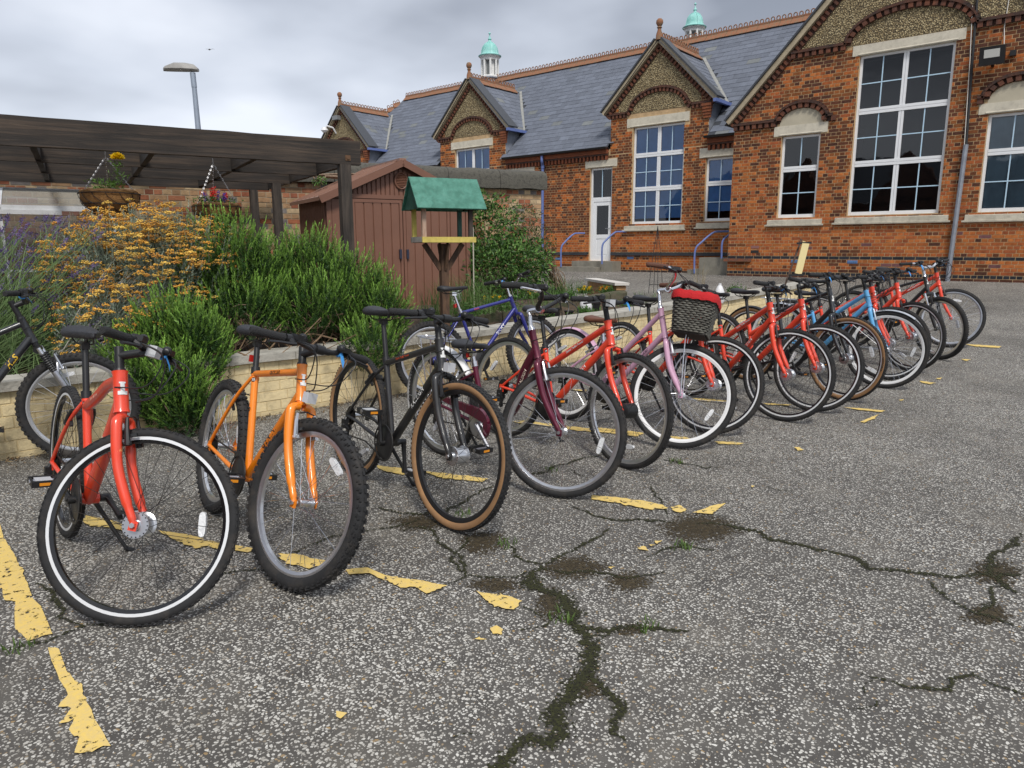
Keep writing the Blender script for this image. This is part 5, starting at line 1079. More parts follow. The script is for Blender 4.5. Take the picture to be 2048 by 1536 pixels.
o = MB(); vc = (SW/2, -0.03, SE+0.235); o.tube([(vc[0]+0.085*math.cos(t), vc[1], vc[2]+0.10*math.sin(t)) for t in np.linspace(0, 2*PI, 24, endpoint=False)], 0.010, 6, closed=True)
for i in range(8):
    z = -0.08+0.16*(i+0.5)/8; hw = 0.085*math.sqrt(max(0.05, 1-(z/0.10)**2)); o.box((vc[0], vc[1], vc[2]+z), (2*hw, 0.012, 0.011), [[1, 0, 0], [0, 0.8, -0.6], [0, 0.6, 0.8]])
o.build('vent', BROWN, shed)
# ------------------------------------------------------------------ bird table
bt = empty('bird_table', 'wooden bird table with green felt-look gable roof on a post', 'bird table', (-5.12, 5.02, 0.42), math.radians(66))
GRN = mat('flaking_green_paint', (0.035, 0.150, 0.105), 0.6, col2=(0.075, 0.24, 0.18), vscale=13, bump=0.9, bscale=26, detail=8); GRN2 = mat('shaded_green_paint', (0.016, 0.075, 0.052), 0.6, col2=(0.03, 0.11, 0.08), vscale=12, bump=0.6, bscale=40)  # second green is a darker copy of the roof's, gable shade put into colour
YEL = mat('faded_yellow_paint', (0.62, 0.50, 0.12), 0.7, var=0.15, vscale=12, dirt=0.3); PINKW = mat('bleached_timber', (0.50, 0.36, 0.27), 0.8, col2=(0.36, 0.22, 0.15), vscale=9, stretch=(4, 4, 1)); GREYT = mat('grey_timber', (0.42, 0.39, 0.36), 0.8, var=0.2, vscale=10, dirt=0.3)
hx, hy = 0.26, 0.16; zt2 = 0.94                                     # tray level above the bed
o = MB(); o.box((0, 0, zt2), (2*hx, 2*hy, 0.018)); o.build('tray', GRN2, bt, smooth=False)
for nm, c_, s_, mt in (('tray_edge', (0, -hy-0.008, zt2+0.018), (2*hx+0.03, 0.016, 0.052), YEL), ('tray_edge', (0, hy+0.008, zt2+0.018), (2*hx+0.03, 0.016, 0.052), GRN2), ('tray_edge', (-hx-0.008, 0, zt2+0.02), (0.016, 2*hy-0.002, 0.05), GREYT), ('tray_edge', (hx+0.008, 0, zt2+0.02), (0.016, 2*hy-0.002, 0.05), GREYT)):
    o = MB(); o.box(c_, s_); o.build(nm, mt, bt, smooth=False)
for (x, y, mt) in ((-hx+0.012, -hy+0.015, PINKW), (-hx+0.012, hy-0.015, YEL), (hx-0.03, -hy+0.015, POSTW), (hx-0.03, hy-0.015, GRN2)):
    o = MB(); o.box((x, y, zt2+0.16), (0.04, 0.032, 0.30)); o.build('corner_post', mt, bt, smooth=False)
zr = zt2+0.30; rw, rl, rh = 0.24, 0.34, 0.295
o = MB()
for sy in (-1, 1):
    q = [(-rl, sy*rw, zr), (rl+0.02, sy*rw, zr), (rl+0.02, 0, zr+rh), (-rl, 0, zr+rh)]; n_ = np.array([0, sy*rh, rw]); n_ /= np.linalg.norm(n_); q2 = [tuple(np.array(p)+n_*0.014) for p in q]; fs = [(4, 5, 6, 7), (3, 2, 1, 0), (0, 1, 5, 4), (1, 2, 6, 5), (2, 3, 7, 6), (3, 0, 4, 7)]; o.add(q+q2, fs if sy < 0 else [f[::-1] for f in fs])
o.build('roof', GRN, bt, smooth=False)
for sx in (-1, 1):
    o = MB(); x = sx*(rl-0.03); o.prism([(-rw+0.01, zr+0.002), (rw-0.01, zr+0.002), (0, zr+rh-0.012)], x-0.008, x+0.008, lambda u, v, d: (d, u, v)); o.build('gable', GRN2, bt, smooth=False)
DARKP = mat('brown_creosote', (0.055, 0.030, 0.018), 0.75, col2=(0.12, 0.065, 0.035), vscale=6, stretch=(5, 5, 1), bump=0.5, bscale=20)
o = MB(); o.box((0, 0, 0.40), (0.075, 0.075, 1.04)); o.build('post', DARKP, bt, smooth=False)
for (dx, dy) in ((0.20, 0), (-0.20, 0), (0, 0.13), (0, -0.13)):
    o = MB(); o.bar((dx*0.15, dy*0.2, zt2-0.27), (dx, dy, zt2-0.02), 0.05, 0.022, up=(0, 0, 1) if False else (dy, -dx, 0.001)); o.build('brace', DARKP, bt, smooth=False)
# ------------------------------------------------------------------ lean-to cold greenhouse by the wall
gh = empty('greenhouse', 'small aluminium greenhouse with dusty glass under the pergola', 'greenhouse', tuple(fG(-3.95, 3.15, 0.3)), PI/2-hg)
ALU = mat('white_aluminium', (0.66, 0.67, 0.68), 0.4, 0.2, dirt=0.3); GGL = glass_mat('dusty_glass', (0.75, 0.75, 0.7), 1.0, 0.34); GGL2 = glass_mat('clear_dusty_glass', (0.6, 0.6, 0.58), 1.0, 0.05)
Lg_ = 1.95; o = MB(); z1_, z2_ = 1.47, 1.72; dep = 0.62
for x in (-1.2, -0.2, 0.8, Lg_-0.02): o.bar((x, 0, 0), (x, 0, z1_), 0.03, 0.03, up=(1, 0, 0)); o.bar((x, 0, z1_), (x, dep, z2_), 0.03, 0.025)
for (y, z, h) in ((0, z1_, 0.06), (0, 0.75, 0.03), (0, 0.05, 0.05), (dep, z2_, 0.035)): o.bar((-1.2, y, z), (Lg_, y, z), 0.03, h)
o.bar((-1.2, -0.03, z1_-0.05), (Lg_-0.55, -0.03, z1_-0.05), 0.05, 0.05); o.bar((Lg_, 0, z1_), (Lg_, dep, z1_), 0.03, 0.03); o.bar((Lg_, dep, 0), (Lg_, dep, z2_), 0.03, 0.03, up=(1, 0, 0))
o.build('frame', ALU, gh, smooth=False)
for i in range(3):
    x0, x1 = -1.18+i*1.0, -0.22+i*1.0
    for A in ([(x0, 0.004, z1_+0.015), (x1, 0.004, z1_+0.015), (x1, dep, z2_+0.012), (x0, dep, z2_+0.012)], [(x0, 0.0, 0.77), (x1, 0.0, 0.77), (x1, 0.0, z1_-0.03), (x0, 0.0, z1_-0.03)]):
        q = MB(); q.add(A, [(0, 1, 2, 3)]); q.build('pane', GGL if A[0][2] > 1 else GGL2, gh, smooth=False)
o = MB(); o.box((0.3, dep*0.6, 0.62), (2.6, 0.5, 0.03)); o.build('staging', DARKP, gh, smooth=False)
# ------------------------------------------------------------------ lamp post far behind, gull in the sky
lp = place(389, 150, 17.0); lamp = empty('street_lamp', 'grey street lamp post behind the pergola roof', 'street lamp', (lp[0], lp[1], 0.3), math.radians(42))
GALV = mat('galvanised_lamp', (0.33, 0.38, 0.45), 0.5, 0.4, var=0.1, vscale=3)
o = MB(); hh = lp[2]-0.3; o.tube([(0.0, 0, 0), (0.0, 0, hh*0.5), (-0.03, 0, hh-0.25)], [0.09, 0.075, 0.055], 10); o.tube([(-0.03, 0, hh-0.28), (-0.04, 0, hh+0.05)], 0.062, 10); o.build('post', GALV, lamp)
o = MB(); st_ = [(-0.72, 0.02, 0.03), (-0.66, 0.10, 0.07), (-0.45, 0.14, 0.15), (-0.2, 0.14, 0.15), (0.0, 0.10, 0.12), (0.10, 0.06, 0.03)]; vs_ = []; fs = []
for i, (x, w_, t_) in enumerate(st_):
    for j in range(10):
        q = 2*PI*j/10; zz = math.sin(q); vs_.append((x, w_*math.cos(q), hh+0.12+0.1*(-x)*0.15+(t_ if zz > 0 else 0.05)*zz))
    if i: fs += [((i-1)*10+j, (i-1)*10+(j+1) % 10, i*10+(j+1) % 10, i*10+j) for j in range(10)]
o.add(vs_, fs+[tuple(range(10)), tuple(range(59, 49, -1))]); o.build('lantern', mat('lantern_housing', (0.30, 0.29, 0.27), 0.6, var=0.2, vscale=6), lamp)
gp = place(419, 99, 60.0); o = MB(); wv = []
for sx in (-1, 1):
    o.add([(gp[0], gp[1], gp[2]), (gp[0]+0.12, gp[1]+0.1, gp[2]), (gp[0]+sx*0.22, gp[1]+sx*0.16, gp[2]+0.06), (gp[0]+sx*0.40, gp[1]+sx*0.28, gp[2]+0.0), (gp[0]+sx*0.2-0.05, gp[1]+sx*0.15-0.05, gp[2]+0.035)], [(0, 1, 2, 4), (4, 2, 3)])
o.sphere(gp, 0.06, 8, 6, sc=(2.2, 1.4, 1)); gull = o.build('gull', mat('gull_grey', (0.16, 0.16, 0.17), 0.8)); tag(gull, 'gull gliding in the cloudy sky above the lamp post', 'bird')
# ------------------------------------------------------------------ planting
def onz(px_, py_, z):
    d = CM.T@np.array([(px_-1024)/CF, (py_-768)/CF, 1.0]); return np.array([0, 0, CH])+d*(z-CH)/d[2]
NEEDLE = mat('rosemary_needle', attr=True, rough=0.5, trans=0.18, spec=0.35); TWIG = mat('woody_stem', (0.17, 0.11, 0.07), 0.9, col2=(0.28, 0.21, 0.15), vscale=30)
def unit(a): return a/np.linalg.norm(a, axis=1)[:, None]
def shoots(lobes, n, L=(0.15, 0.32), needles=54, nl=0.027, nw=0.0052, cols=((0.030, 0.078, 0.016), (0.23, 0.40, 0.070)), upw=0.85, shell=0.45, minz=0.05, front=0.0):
    """bottle-brush shoots over lobes; young tips are a brighter green"""
    Ps = []; Ds = []; wts = np.array([l[3]*l[4]*l[5] for l in lobes])**0.66; wts /= wts.sum(); cnt = RNG.multinomial(n, wts)
    for (cx, cy_, cz, rx, ry, rz), k in zip(lobes, cnt):
        u = unit(RNG.normal(size=(k*4, 3))); u = u[u[:, 2] > -0.75][:k]; r = 1-shell*RNG.random(len(u))**1.5
        jf = 1+0.22*np.array([mnoise.noise(Vector((cx+q[0]*2.2, cy_+q[1]*2.2, cz+q[2]*2.2))) for q in u]); P = np.array([cx, cy_, cz])+u*np.array([rx, ry, rz])*(r*jf)[:, None]
        D = unit(u*np.array([1/rx, 1/ry, 1/rz])); D = unit(D*0.55+np.array([0, 0, upw])+RNG.normal(0, 0.22, (len(u), 3))); ok = P[:, 2] > minz; Ps.append(P[ok]); Ds.append(D[ok])
    P = np.concatenate(Ps); D = np.concatenate(Ds); m_ = len(P); Ls = RNG.uniform(*L, m_); base = P-D*Ls[:, None]*0.55
    t = (np.arange(needles)[None]+RNG.random((m_, needles)))/needles; S0 = base[:, None]+D[:, None]*(t*Ls[:, None])[..., None]
    r = RNG.normal(size=(m_, needles, 3)); rad = r-D[:, None]*(r*D[:, None]).sum(2, keepdims=True); rad /= np.linalg.norm(rad, axis=2, keepdims=True)
    dirs = rad*(1.05-0.75*t)[..., None]+D[:, None]*(0.45+0.75*t)[..., None]; dirs /= np.linalg.norm(dirs, axis=2, keepdims=True); N = m_*needles
    S0 = S0.reshape(N, 3); dirs = dirs.reshape(N, 3); tt = t.reshape(N); ln = nl*RNG.uniform(0.7, 1.2, N)*(1.05-0.4*tt)
    sd_ = unit(np.cross(dirs, RNG.normal(size=(N, 3)))); w_ = nw*RNG.uniform(0.8, 1.3, N)
    V = np.stack([S0-sd_*w_[:, None]*0.35, S0+sd_*w_[:, None]*0.35, S0+dirs*ln[:, None]*0.6+sd_*w_[:, None]*0.5, S0+dirs*ln[:, None], S0+dirs*ln[:, None]*0.6-sd_*w_[:, None]*0.5], 1)
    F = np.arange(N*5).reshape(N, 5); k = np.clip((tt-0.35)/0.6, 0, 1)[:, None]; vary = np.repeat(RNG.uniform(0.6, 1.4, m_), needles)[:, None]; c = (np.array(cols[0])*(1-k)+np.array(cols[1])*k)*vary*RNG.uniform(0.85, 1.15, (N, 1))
    return V.reshape(-1, 3), F, np.repeat(c, 5, 0), base, D, Ls
def twigs(base, root, n, r=0.004, mt=TWIG, wob=0.05):
    o = MB(); idx = RNG.choice(len(base), min(n, len(base)), replace=False)
    for i in idx:
        a = np.array(root[RNG.integers(len(root))])+RNG.normal(0, 0.05, 3)*np.array([1, 1, 0.1]); b = base[i]; m1 = a*0.6+b*0.4+RNG.normal(0, wob, 3); m2 = a*0.25+b*0.75+RNG.normal(0, wob, 3); o.tube(catmull([a, m1, m2, b], 3), [r*2.2-r*1.6*q/9 for q in range(10)], 4)
    return o
def rosemary(label, lobes, n, roots, base_pt, ntw=90, minz=0.05):
    b = abs_empty('rosemary_bush', label, 'shrub', tuple(base_pt), 'rosemary bushes in the raised bed'); V, F, C, bs, D, Ls = shoots(lobes, n, minz=minz)
    link('crown', np_mesh('crown', V, F, NEEDLE, C), b); o = twigs(bs, roots, ntw); o.build('branches', TWIG, b)
def lobe(px_, py_, dep, rx, rz, ry=None): p = place(px_, py_, dep); return (p[0], p[1], p[2], rx, ry or rx, rz)
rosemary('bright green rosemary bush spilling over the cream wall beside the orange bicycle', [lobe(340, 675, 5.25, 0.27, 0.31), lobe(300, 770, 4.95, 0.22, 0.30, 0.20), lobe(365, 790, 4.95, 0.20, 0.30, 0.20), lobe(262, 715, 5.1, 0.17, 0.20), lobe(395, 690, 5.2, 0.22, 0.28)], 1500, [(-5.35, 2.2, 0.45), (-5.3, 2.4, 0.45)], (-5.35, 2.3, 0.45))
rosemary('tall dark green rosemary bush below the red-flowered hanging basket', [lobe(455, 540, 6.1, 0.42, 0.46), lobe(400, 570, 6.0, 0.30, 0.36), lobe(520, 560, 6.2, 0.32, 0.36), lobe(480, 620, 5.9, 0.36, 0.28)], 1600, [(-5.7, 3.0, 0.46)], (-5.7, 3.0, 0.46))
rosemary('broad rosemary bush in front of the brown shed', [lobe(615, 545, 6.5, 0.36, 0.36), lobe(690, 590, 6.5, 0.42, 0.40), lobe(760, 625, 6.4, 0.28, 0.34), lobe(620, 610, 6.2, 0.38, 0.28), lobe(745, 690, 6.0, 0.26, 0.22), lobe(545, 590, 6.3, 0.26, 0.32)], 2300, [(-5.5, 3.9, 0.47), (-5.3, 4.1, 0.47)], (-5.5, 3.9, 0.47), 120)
o = MB()                                                     # old bare wood at the foot of the rosemary
for i in range(46):
    a = np.array([-5.25+RNG.normal(0, 0.14), 3.3+RNG.normal(0, 0.45), 0.44]); b = a+np.array([RNG.normal(0.02, 0.16), RNG.normal(0, 0.30), RNG.uniform(0.05, 0.32)]); m1 = (a+b)/2+RNG.normal(0, 0.06, 3); m1[2] = max(m1[2], 0.47); o.tube(catmull([a, m1, b], 5), RNG.uniform(0.003, 0.008), 5)
tag(o.build('dead_branches', mat('bleached_twig', (0.27, 0.18, 0.11), 0.9, col2=(0.14, 0.09, 0.055), vscale=20)), 'tangle of bare brown stems above the cream wall', 'branches', kind='stuff')
# curry plant with mustard flower heads
cur = abs_empty('curry_plant', 'silvery curry plant covered in mustard yellow flower heads', 'shrub', (-5.9, 1.9, 0.46))
cl = [lobe(275, 580, 5.7, 0.56, 0.52), lobe(190, 560, 5.8, 0.36, 0.44), lobe(370, 530, 5.9, 0.38, 0.40), lobe(230, 670, 5.3, 0.40, 0.28), lobe(300, 500, 5.9, 0.40, 0.30)]
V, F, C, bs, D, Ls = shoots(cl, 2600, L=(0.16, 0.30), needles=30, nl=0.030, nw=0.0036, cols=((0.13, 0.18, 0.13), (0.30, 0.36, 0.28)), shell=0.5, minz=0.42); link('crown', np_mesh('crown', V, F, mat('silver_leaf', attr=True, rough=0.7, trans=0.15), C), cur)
tips = bs+D*Ls[:, None]*1.05; tips = tips[np.array([mnoise.noise(Vector((p_[0]*5, p_[1]*5, p_[2]*6)))+0.45*random.random() for p_ in tips]) > 0.12]; cam_dir = unit(np.array([[0, 0, CH]])-tips)
oct_v = np.array([(1, 0, 0), (-1, 0, 0), (0, 1, 0), (0, -1, 0), (0, 0, 0.8), (0, 0, -0.8)]); oct_f = np.array([(0, 2, 4), (2, 1, 4), (1, 3, 4), (3, 0, 4), (2, 0, 5), (1, 2, 5), (3, 1, 5), (0, 3, 5)])
cc = []; kk = []
for p in tips:
    q = int(RNG.integers(12, 30)); R = RNG.uniform(0.022, 0.050); a = RNG.random(q)*2*PI; r = R*np.sqrt(RNG.random(q)); cc.append(np.stack([p[0]+r*np.cos(a), p[1]+r*np.sin(a), p[2]+RNG.normal(0, 0.005, q)-0.25*r], 1)); kk += [np.array(random.choice(((0.56, 0.28, 0.04), (0.64, 0.36, 0.06), (0.46, 0.22, 0.04), (0.68, 0.44, 0.09))))*random.uniform(0.8, 1.2)]*q
cc = np.concatenate(cc); kk = np.array(kk)*RNG.uniform(0.8, 1.2, (len(cc), 1)); sz = RNG.uniform(0.0050, 0.0085, len(cc)); Vf = (cc[:, None]+oct_v[None]*sz[:, None, None]).reshape(-1, 3); Ff = (np.arange(len(cc))[:, None, None]*6+oct_f[None]).reshape(-1, 3)
link('flower_heads', np_mesh('flower_heads', Vf, Ff, mat('mustard_bloom', attr=True, rough=0.9), np.repeat(kk, 6, 0)), cur)['kind'] = 'stuff'
twigs(bs, [(-5.9, 1.9, 0.46), (-5.7, 1.7, 0.46)], 130, r=0.003).build('branches', mat('grey_stem', (0.30, 0.29, 0.24), 0.9), cur)
# lavender
lav = abs_empty('lavender_plant', 'purple lavender spikes at the edge of the raised bed', 'shrub', (-6.0, 1.1, 0.46)); o = MB(); sv = []; sc2 = []
for i in range(520):
    root = np.array([-5.95+RNG.normal(0, 0.22), 1.15+RNG.normal(0, 0.26), 0.46]); tgt = place(RNG.uniform(-60, 205), RNG.uniform(440, 730), RNG.uniform(5.1, 6.0)); 
    if tgt[2] < 0.62: tgt[2] = 0.62+RNG.random()*0.3
    m_ = (root+tgt)/2+RNG.normal(0, 0.03, 3); P = catmull([root, m_, tgt], 3); o.tube(P, 0.0022, 3); d = P[-1]-P[-2]; d /= np.linalg.norm(d); n = 30
    q = RNG.random(n); sv.append(tgt+d*(q[:, None]*0.075-0.02)+RNG.normal(0, 0.004, (n, 3))); sc2 += [np.array(random.choice(((0.13, 0.09, 0.25), (0.18, 0.13, 0.32), (0.25, 0.20, 0.36))))*random.uniform(0.7, 1.2)]*n
o.build('stems', mat('lavender_stem', (0.13, 0.20, 0.07), 0.8), lav); sv = np.concatenate(sv); link('flower_spikes', leaf_cloud(sv, RNG.normal(size=sv.shape), RNG.uniform(0.010, 0.018, len(sv)), RNG.uniform(0.006, 0.010, len(sv)), np.array(sc2), 'flower_spikes', PETAL), lav)['kind'] = 'stuff'
V, F, C, bs, D, Ls = shoots([lobe(60, 680, 5.2, 0.42, 0.26), lobe(120, 640, 5.5, 0.40, 0.30), lobe(0, 640, 5.5, 0.4, 0.3)], 560, L=(0.14, 0.3), needles=24, nl=0.045, nw=0.004, cols=((0.06, 0.11, 0.04), (0.15, 0.25, 0.08)), minz=0.42); link('crown', np_mesh('crown', V, F, NEEDLE, C), lav)
# evergreen shrub against the wall end
def leafy(name, label, cat, lobes, n, base, leaf=(0.05, 0.085), wd=0.42, cols=((0.028, 0.070, 0.014), (0.06, 0.14, 0.026), (0.13, 0.25, 0.05)), stems=30, shell=0.55, minz=0.2):
    b = abs_empty(name, label, cat, tuple(base)); wts = np.array([l[3]*l[4]*l[5] for l in lobes])**0.66; wts /= wts.sum(); cnt = RNG.multinomial(n, wts); Ps = []; Ds = []
    for (cx, cy_, cz, rx, ry, rz), k in zip(lobes, cnt):
        u = unit(RNG.normal(size=(k, 3))); r = 1-shell*RNG.random(k)**1.4; jf = 1+0.25*np.array([mnoise.noise(Vector((cx*3+q[0]*3, cy_*3+q[1]*3, cz+q[2]*3))) for q in u]); P = np.array([cx, cy_, cz])+u*np.array([rx, ry, rz])*(r*jf)[:, None]; ok = P[:, 2] > minz; Ps.append(P[ok]); Ds.append((u*0.6+RNG.normal(0, 0.6, u.shape)+np.array([0, 0, -0.1]))[ok])
    P = np.concatenate(Ps); D = np.concatenate(Ds); m_ = len(P); c = np.array(cols)[RNG.integers(0, len(cols), m_)]*RNG.uniform(0.75, 1.3, (m_, 1)); ln = RNG.uniform(*leaf, m_)
    link('crown', leaf_cloud(P, D, ln, ln*wd, c, 'crown', LEAF, bend=0.15), b); twigs(P, [tuple(base)], stems, r=0.006).build('trunk', TWIG, b); return b
leafy('evergreen_shrub', 'dense dark evergreen shrub against the end of the brick wall', 'shrub', [lobe(960, 460, 11.0, 0.62, 0.62), lobe(990, 540, 10.6, 0.80, 0.50), lobe(1050, 520, 10.9, 0.42, 0.42), lobe(930, 400, 11.2, 0.26, 0.26), lobe(900, 520, 10.4, 0.36, 0.5)], 9500, (-7.2, 8.7, 0.42))
leafy('climbing_shrub', 'reddish-green shrub growing beside the blue drainpipe', 'shrub', [lobe(1050, 440, 11.6, 0.30, 0.26), lobe(1085, 500, 11.5, 0.22, 0.40)], 1300, (-7.0, 9.6, 0.42), leaf=(0.03, 0.055), cols=((0.06, 0.08, 0.025), (0.10, 0.15, 0.04), (0.12, 0.07, 0.035)))
leafy('ivy_sprig', 'sprig of ivy hanging from the wall coping beside the shed roof', 'ivy', [lobe(640, 362, 9.6, 0.16, 0.05, 0.06), lobe(862, 368, 10.8, 0.22, 0.05, 0.06)], 260, tuple(place(640, 352, 9.7)), leaf=(0.025, 0.05), stems=12)
# upper bed: mossy stone edging, low back wall with pale coping, pansies
edg = abs_empty('stone_edging', 'mossy dark stone edging of the upper flower bed', 'edging', (-5.9, 6.2, 0.4)); MOSS = mat('mossy_stone', (0.105, 0.085, 0.055), 0.95, col2=(0.055, 0.065, 0.030), vscale=9, bump=1.0, bscale=30, detail=8)
for i in range(8):
    s0 = 4.4+i*0.52; o = MB(); A = []
    for q in range(5):
        s_ = s0+0.5*q/4; dd = 1.22+(s_-5)*0.15
        for d, z in ((0, 0.28), (0.0, 0.47), (0.03, 0.50), (0.15, 0.50), (0.17, 0.46), (0.17, 0.28)): A.append(fP(s_, z+0.015*mnoise.noise(Vector((s_*5, d*20, z*20))), dd+d+0.015*mnoise.noise(Vector((s_*4, d*9, z*9)))))
    fs = [(q*6+k, (q+1)*6+k, (q+1)*6+k+1, q*6+k+1) for q in range(4) for k in range(5)]+[tuple(range(6)), tuple(range(29, 23, -1))]; o.add(A, [f[::-1] for f in fs]); o.build('stone', MOSS, edg, ang=40)
pc = onz(1232, 609, 0.40); pb = onz(1120, 560, 0.62); dr_ = pb[:2]-pc[:2]; dr_ /= np.linalg.norm(dr_); nr_ = np.array([dr_[1], -dr_[0]])
lw = abs_empty('low_brick_wall', 'low sandy brick wall with pale coping and an end pier', 'wall', (pc[0], pc[1], pc[2]))
def fL(s_, z, d): p = pc[:2]+dr_*s_+nr_*d; return (p[0], p[1], z)
sgn = 1 if (np.array(fL(0, 0, 1))[:2]@np.array([-pc[0], -pc[1]]) > np.array(fL(0, 0, -1))[:2]@np.array([-pc[0], -pc[1]])) else -1
BUFF = mat('sandy_brick', (0.46, 0.27, 0.12), 0.85, col2=(0.36, 0.19, 0.09), vscale=8, bump=0.4)
for k in range(5):
    z0_ = 0.34+k*0.072
    for i in range(7): o = MB(); x0 = 0.0+i*0.225+(0.11 if k % 2 else 0); o.add([fL(x0+0.004+a_, z, d) for z in (z0_, z0_+0.065) for a_, d in ((0, 0.0), (0.215, 0.0), (0.215, 0.16), (0, 0.16))], [(0, 1, 2, 3), (4, 5, 6, 7), (0, 1, 5, 4), (1, 2, 6, 5), (2, 3, 7, 6), (3, 0, 4, 7)]); o.build('brick', BUFF, lw, smooth=False)
o = MB(); o.add([fL(x, z, d) for z in (0.30, 0.70) for x, d in ((0.012, 0.012), (1.75, 0.012), (1.75, 0.148), (0.012, 0.148))], [(0, 1, 2, 3), (4, 5, 6, 7), (0, 1, 5, 4), (1, 2, 6, 5), (2, 3, 7, 6), (3, 0, 4, 7)]); o.build('wall_core', mat('pale_joint', (0.45, 0.36, 0.25), 0.9), lw, smooth=False)
o = MB(); o.add([fL(x, z, d) for z in (0.703, 0.745) for x, d in ((-0.04, -0.04), (1.8, -0.04), (1.8, 0.2), (-0.04, 0.2))], [(0, 1, 2, 3), (4, 5, 6, 7), (0, 1, 5, 4), (1, 2, 6, 5), (2, 3, 7, 6), (3, 0, 4, 7)]); o.build('coping_slab', mat('pale_coping', (0.60, 0.57, 0.52), 0.8, var=0.1, vscale=6), lw, smooth=False)
FLW = 'pansies and small plants in the upper bed'
def clump(px_, py_, z, kind, label, size=0.12, fl=None):
    p = onz(px_, py_, z); b = abs_empty(kind, label, 'plant', tuple(p)); n = int(260*size/0.12)
    P = p+np.stack([RNG.normal(0, size*0.45, n), RNG.normal(0, size*0.45, n), np.abs(RNG.normal(0, size*0.35, n))], 1); D = RNG.normal(size=(n, 3)); D[:, 2] = np.abs(D[:, 2])+0.2
    link('foliage', leaf_cloud(P, D, RNG.uniform(0.025, 0.06, n), RNG.uniform(0.012, 0.022, n), jit((0.08, 0.17, 0.035), n), 'foliage', LEAF), b)
    if fl:
        for k in range(int(fl[1])):
            q = p+np.array([RNG.normal(0, size*0.4), RNG.normal(0, size*0.4), size*0.45+RNG.random()*size*0.4]); n2 = 14; D = RNG.normal(size=(n2, 3)); D[:, 2] += 0.5; link('flower', leaf_cloud(np.repeat(q[None], n2, 0), D, np.full(n2, 0.028), np.full(n2, 0.024), jit(fl[0], n2, 0.85, 1.15), 'flower', PETAL), b)
YP = (0.80, 0.55, 0.01)
clump(1168, 588, 0.56, 'pansy_plant', 'bright yellow pansies near the end pier', 0.14, (YP, 16)); clump(1215, 588, 0.56, 'pansy_plant', 'orange and yellow pansies in front of the pale coping', 0.15, ((0.7, 0.33, 0.02), 8)); clump(1060, 598, 0.56, 'pansy_plant', 'yellow pansies behind the blue bicycle handlebar', 0.12, (YP, 5)); clump(985, 610, 0.56, 'pansy_plant', 'sparse yellow pansies beside the silver handlebar', 0.14, (YP, 7)); clump(1110, 590, 0.56, 'pansy_plant', 'dark purple pansies in the middle of the upper bed', 0.13, ((0.05, 0.02, 0.09), 7)); clump(1035, 600, 0.56, 'bedding_plant', 'leafy green bedding plant left of the yellow pansies', 0.16)
clump(1010, 622, 0.54, 'bedding_plant', 'bushy green plant behind the navy handlebar', 0.2); clump(1085, 596, 0.56, 'pansy_plant', 'yellow and white pansies beside the strap leaves', 0.14, ((0.8, 0.7, 0.35), 6)); clump(1135, 600, 0.56, 'bedding_plant', 'leafy plant between the dark and bright pansies', 0.17); clump(940, 632, 0.52, 'bedding_plant', 'leafy weed in front of the white bucket', 0.2); clump(1170, 628, 0.44, 'bedding_plant', 'leafy seedling left of the end pier', 0.12); clump(1095, 640, 0.42, 'bedding_plant', 'small leafy plant in the lower bed beside the black pots', 0.09); clump(1250, 617, 0.42, 'bedding_plant', 'low weedy plant at the foot of the end pier', 0.14); clump(1145, 645, 0.42, 'bedding_plant', 'leafy seedling below the brown saddle', 0.10); clump(1195, 636, 0.42, 'bedding_plant', 'spreading seedling between the pots and the pier', 0.12); clump(1470, 585, 0.62, 'bedding_plant', 'weedy plant behind the red bicycle saddles', 0.12)
def blades(px_, py_, z, label, n=90, h=0.45, spread=0.16, col=(0.10, 0.18, 0.045)):
    p = onz(px_, py_, z); o = link('iris_clump', tuft_mesh(n, h, col, spread)); o.location = p; o.scale = (1, 1, 1); tag(o, label, 'plant'); return o
for a_ in ((1080, 585, 0.56, 'clump of long strap leaves right of the evergreen shrub', 120, 0.42, 0.25), (985, 590, 0.56, 'tall grassy weeds below the bird table', 120, 0.5, 0.28), (930, 620, 0.52, 'wiry weeds behind the black saddle', 90, 0.4, 0.2), (1120, 592, 0.56, 'grassy clump beside the dark pansies', 70, 0.3, 0.2), (1025, 575, 0.56, 'tall strap-leaved clump between shrub and pansies', 130, 0.5, 0.26), (900, 628, 0.52, 'rough grass around the foot of the bird table', 130, 0.42, 0.22), (1150, 590, 0.56, 'short grassy weeds behind the bright pansies', 80, 0.24, 0.22), (960, 625, 0.54, 'seeding weeds right of the silver seat post', 110, 0.45, 0.22), (1085, 610, 0.54, 'low grass along the stone edging', 100, 0.2, 0.25), (870, 650, 0.50, 'grassy weeds left of the timber stake', 90, 0.35, 0.18), (1290, 605, 0.50, 'weeds growing along the wall top near the handlebar grip', 70, 0.16, 0.2), (1400, 575, 0.50, 'dry pale stalks beside the concrete step', 22, 0.5, 0.12)): blades(*a_[:4], n=a_[4], h=a_[5], spread=a_[6], col=(0.34, 0.27, 0.15) if 'dry' in a_[3] else (0.10, 0.18, 0.045))
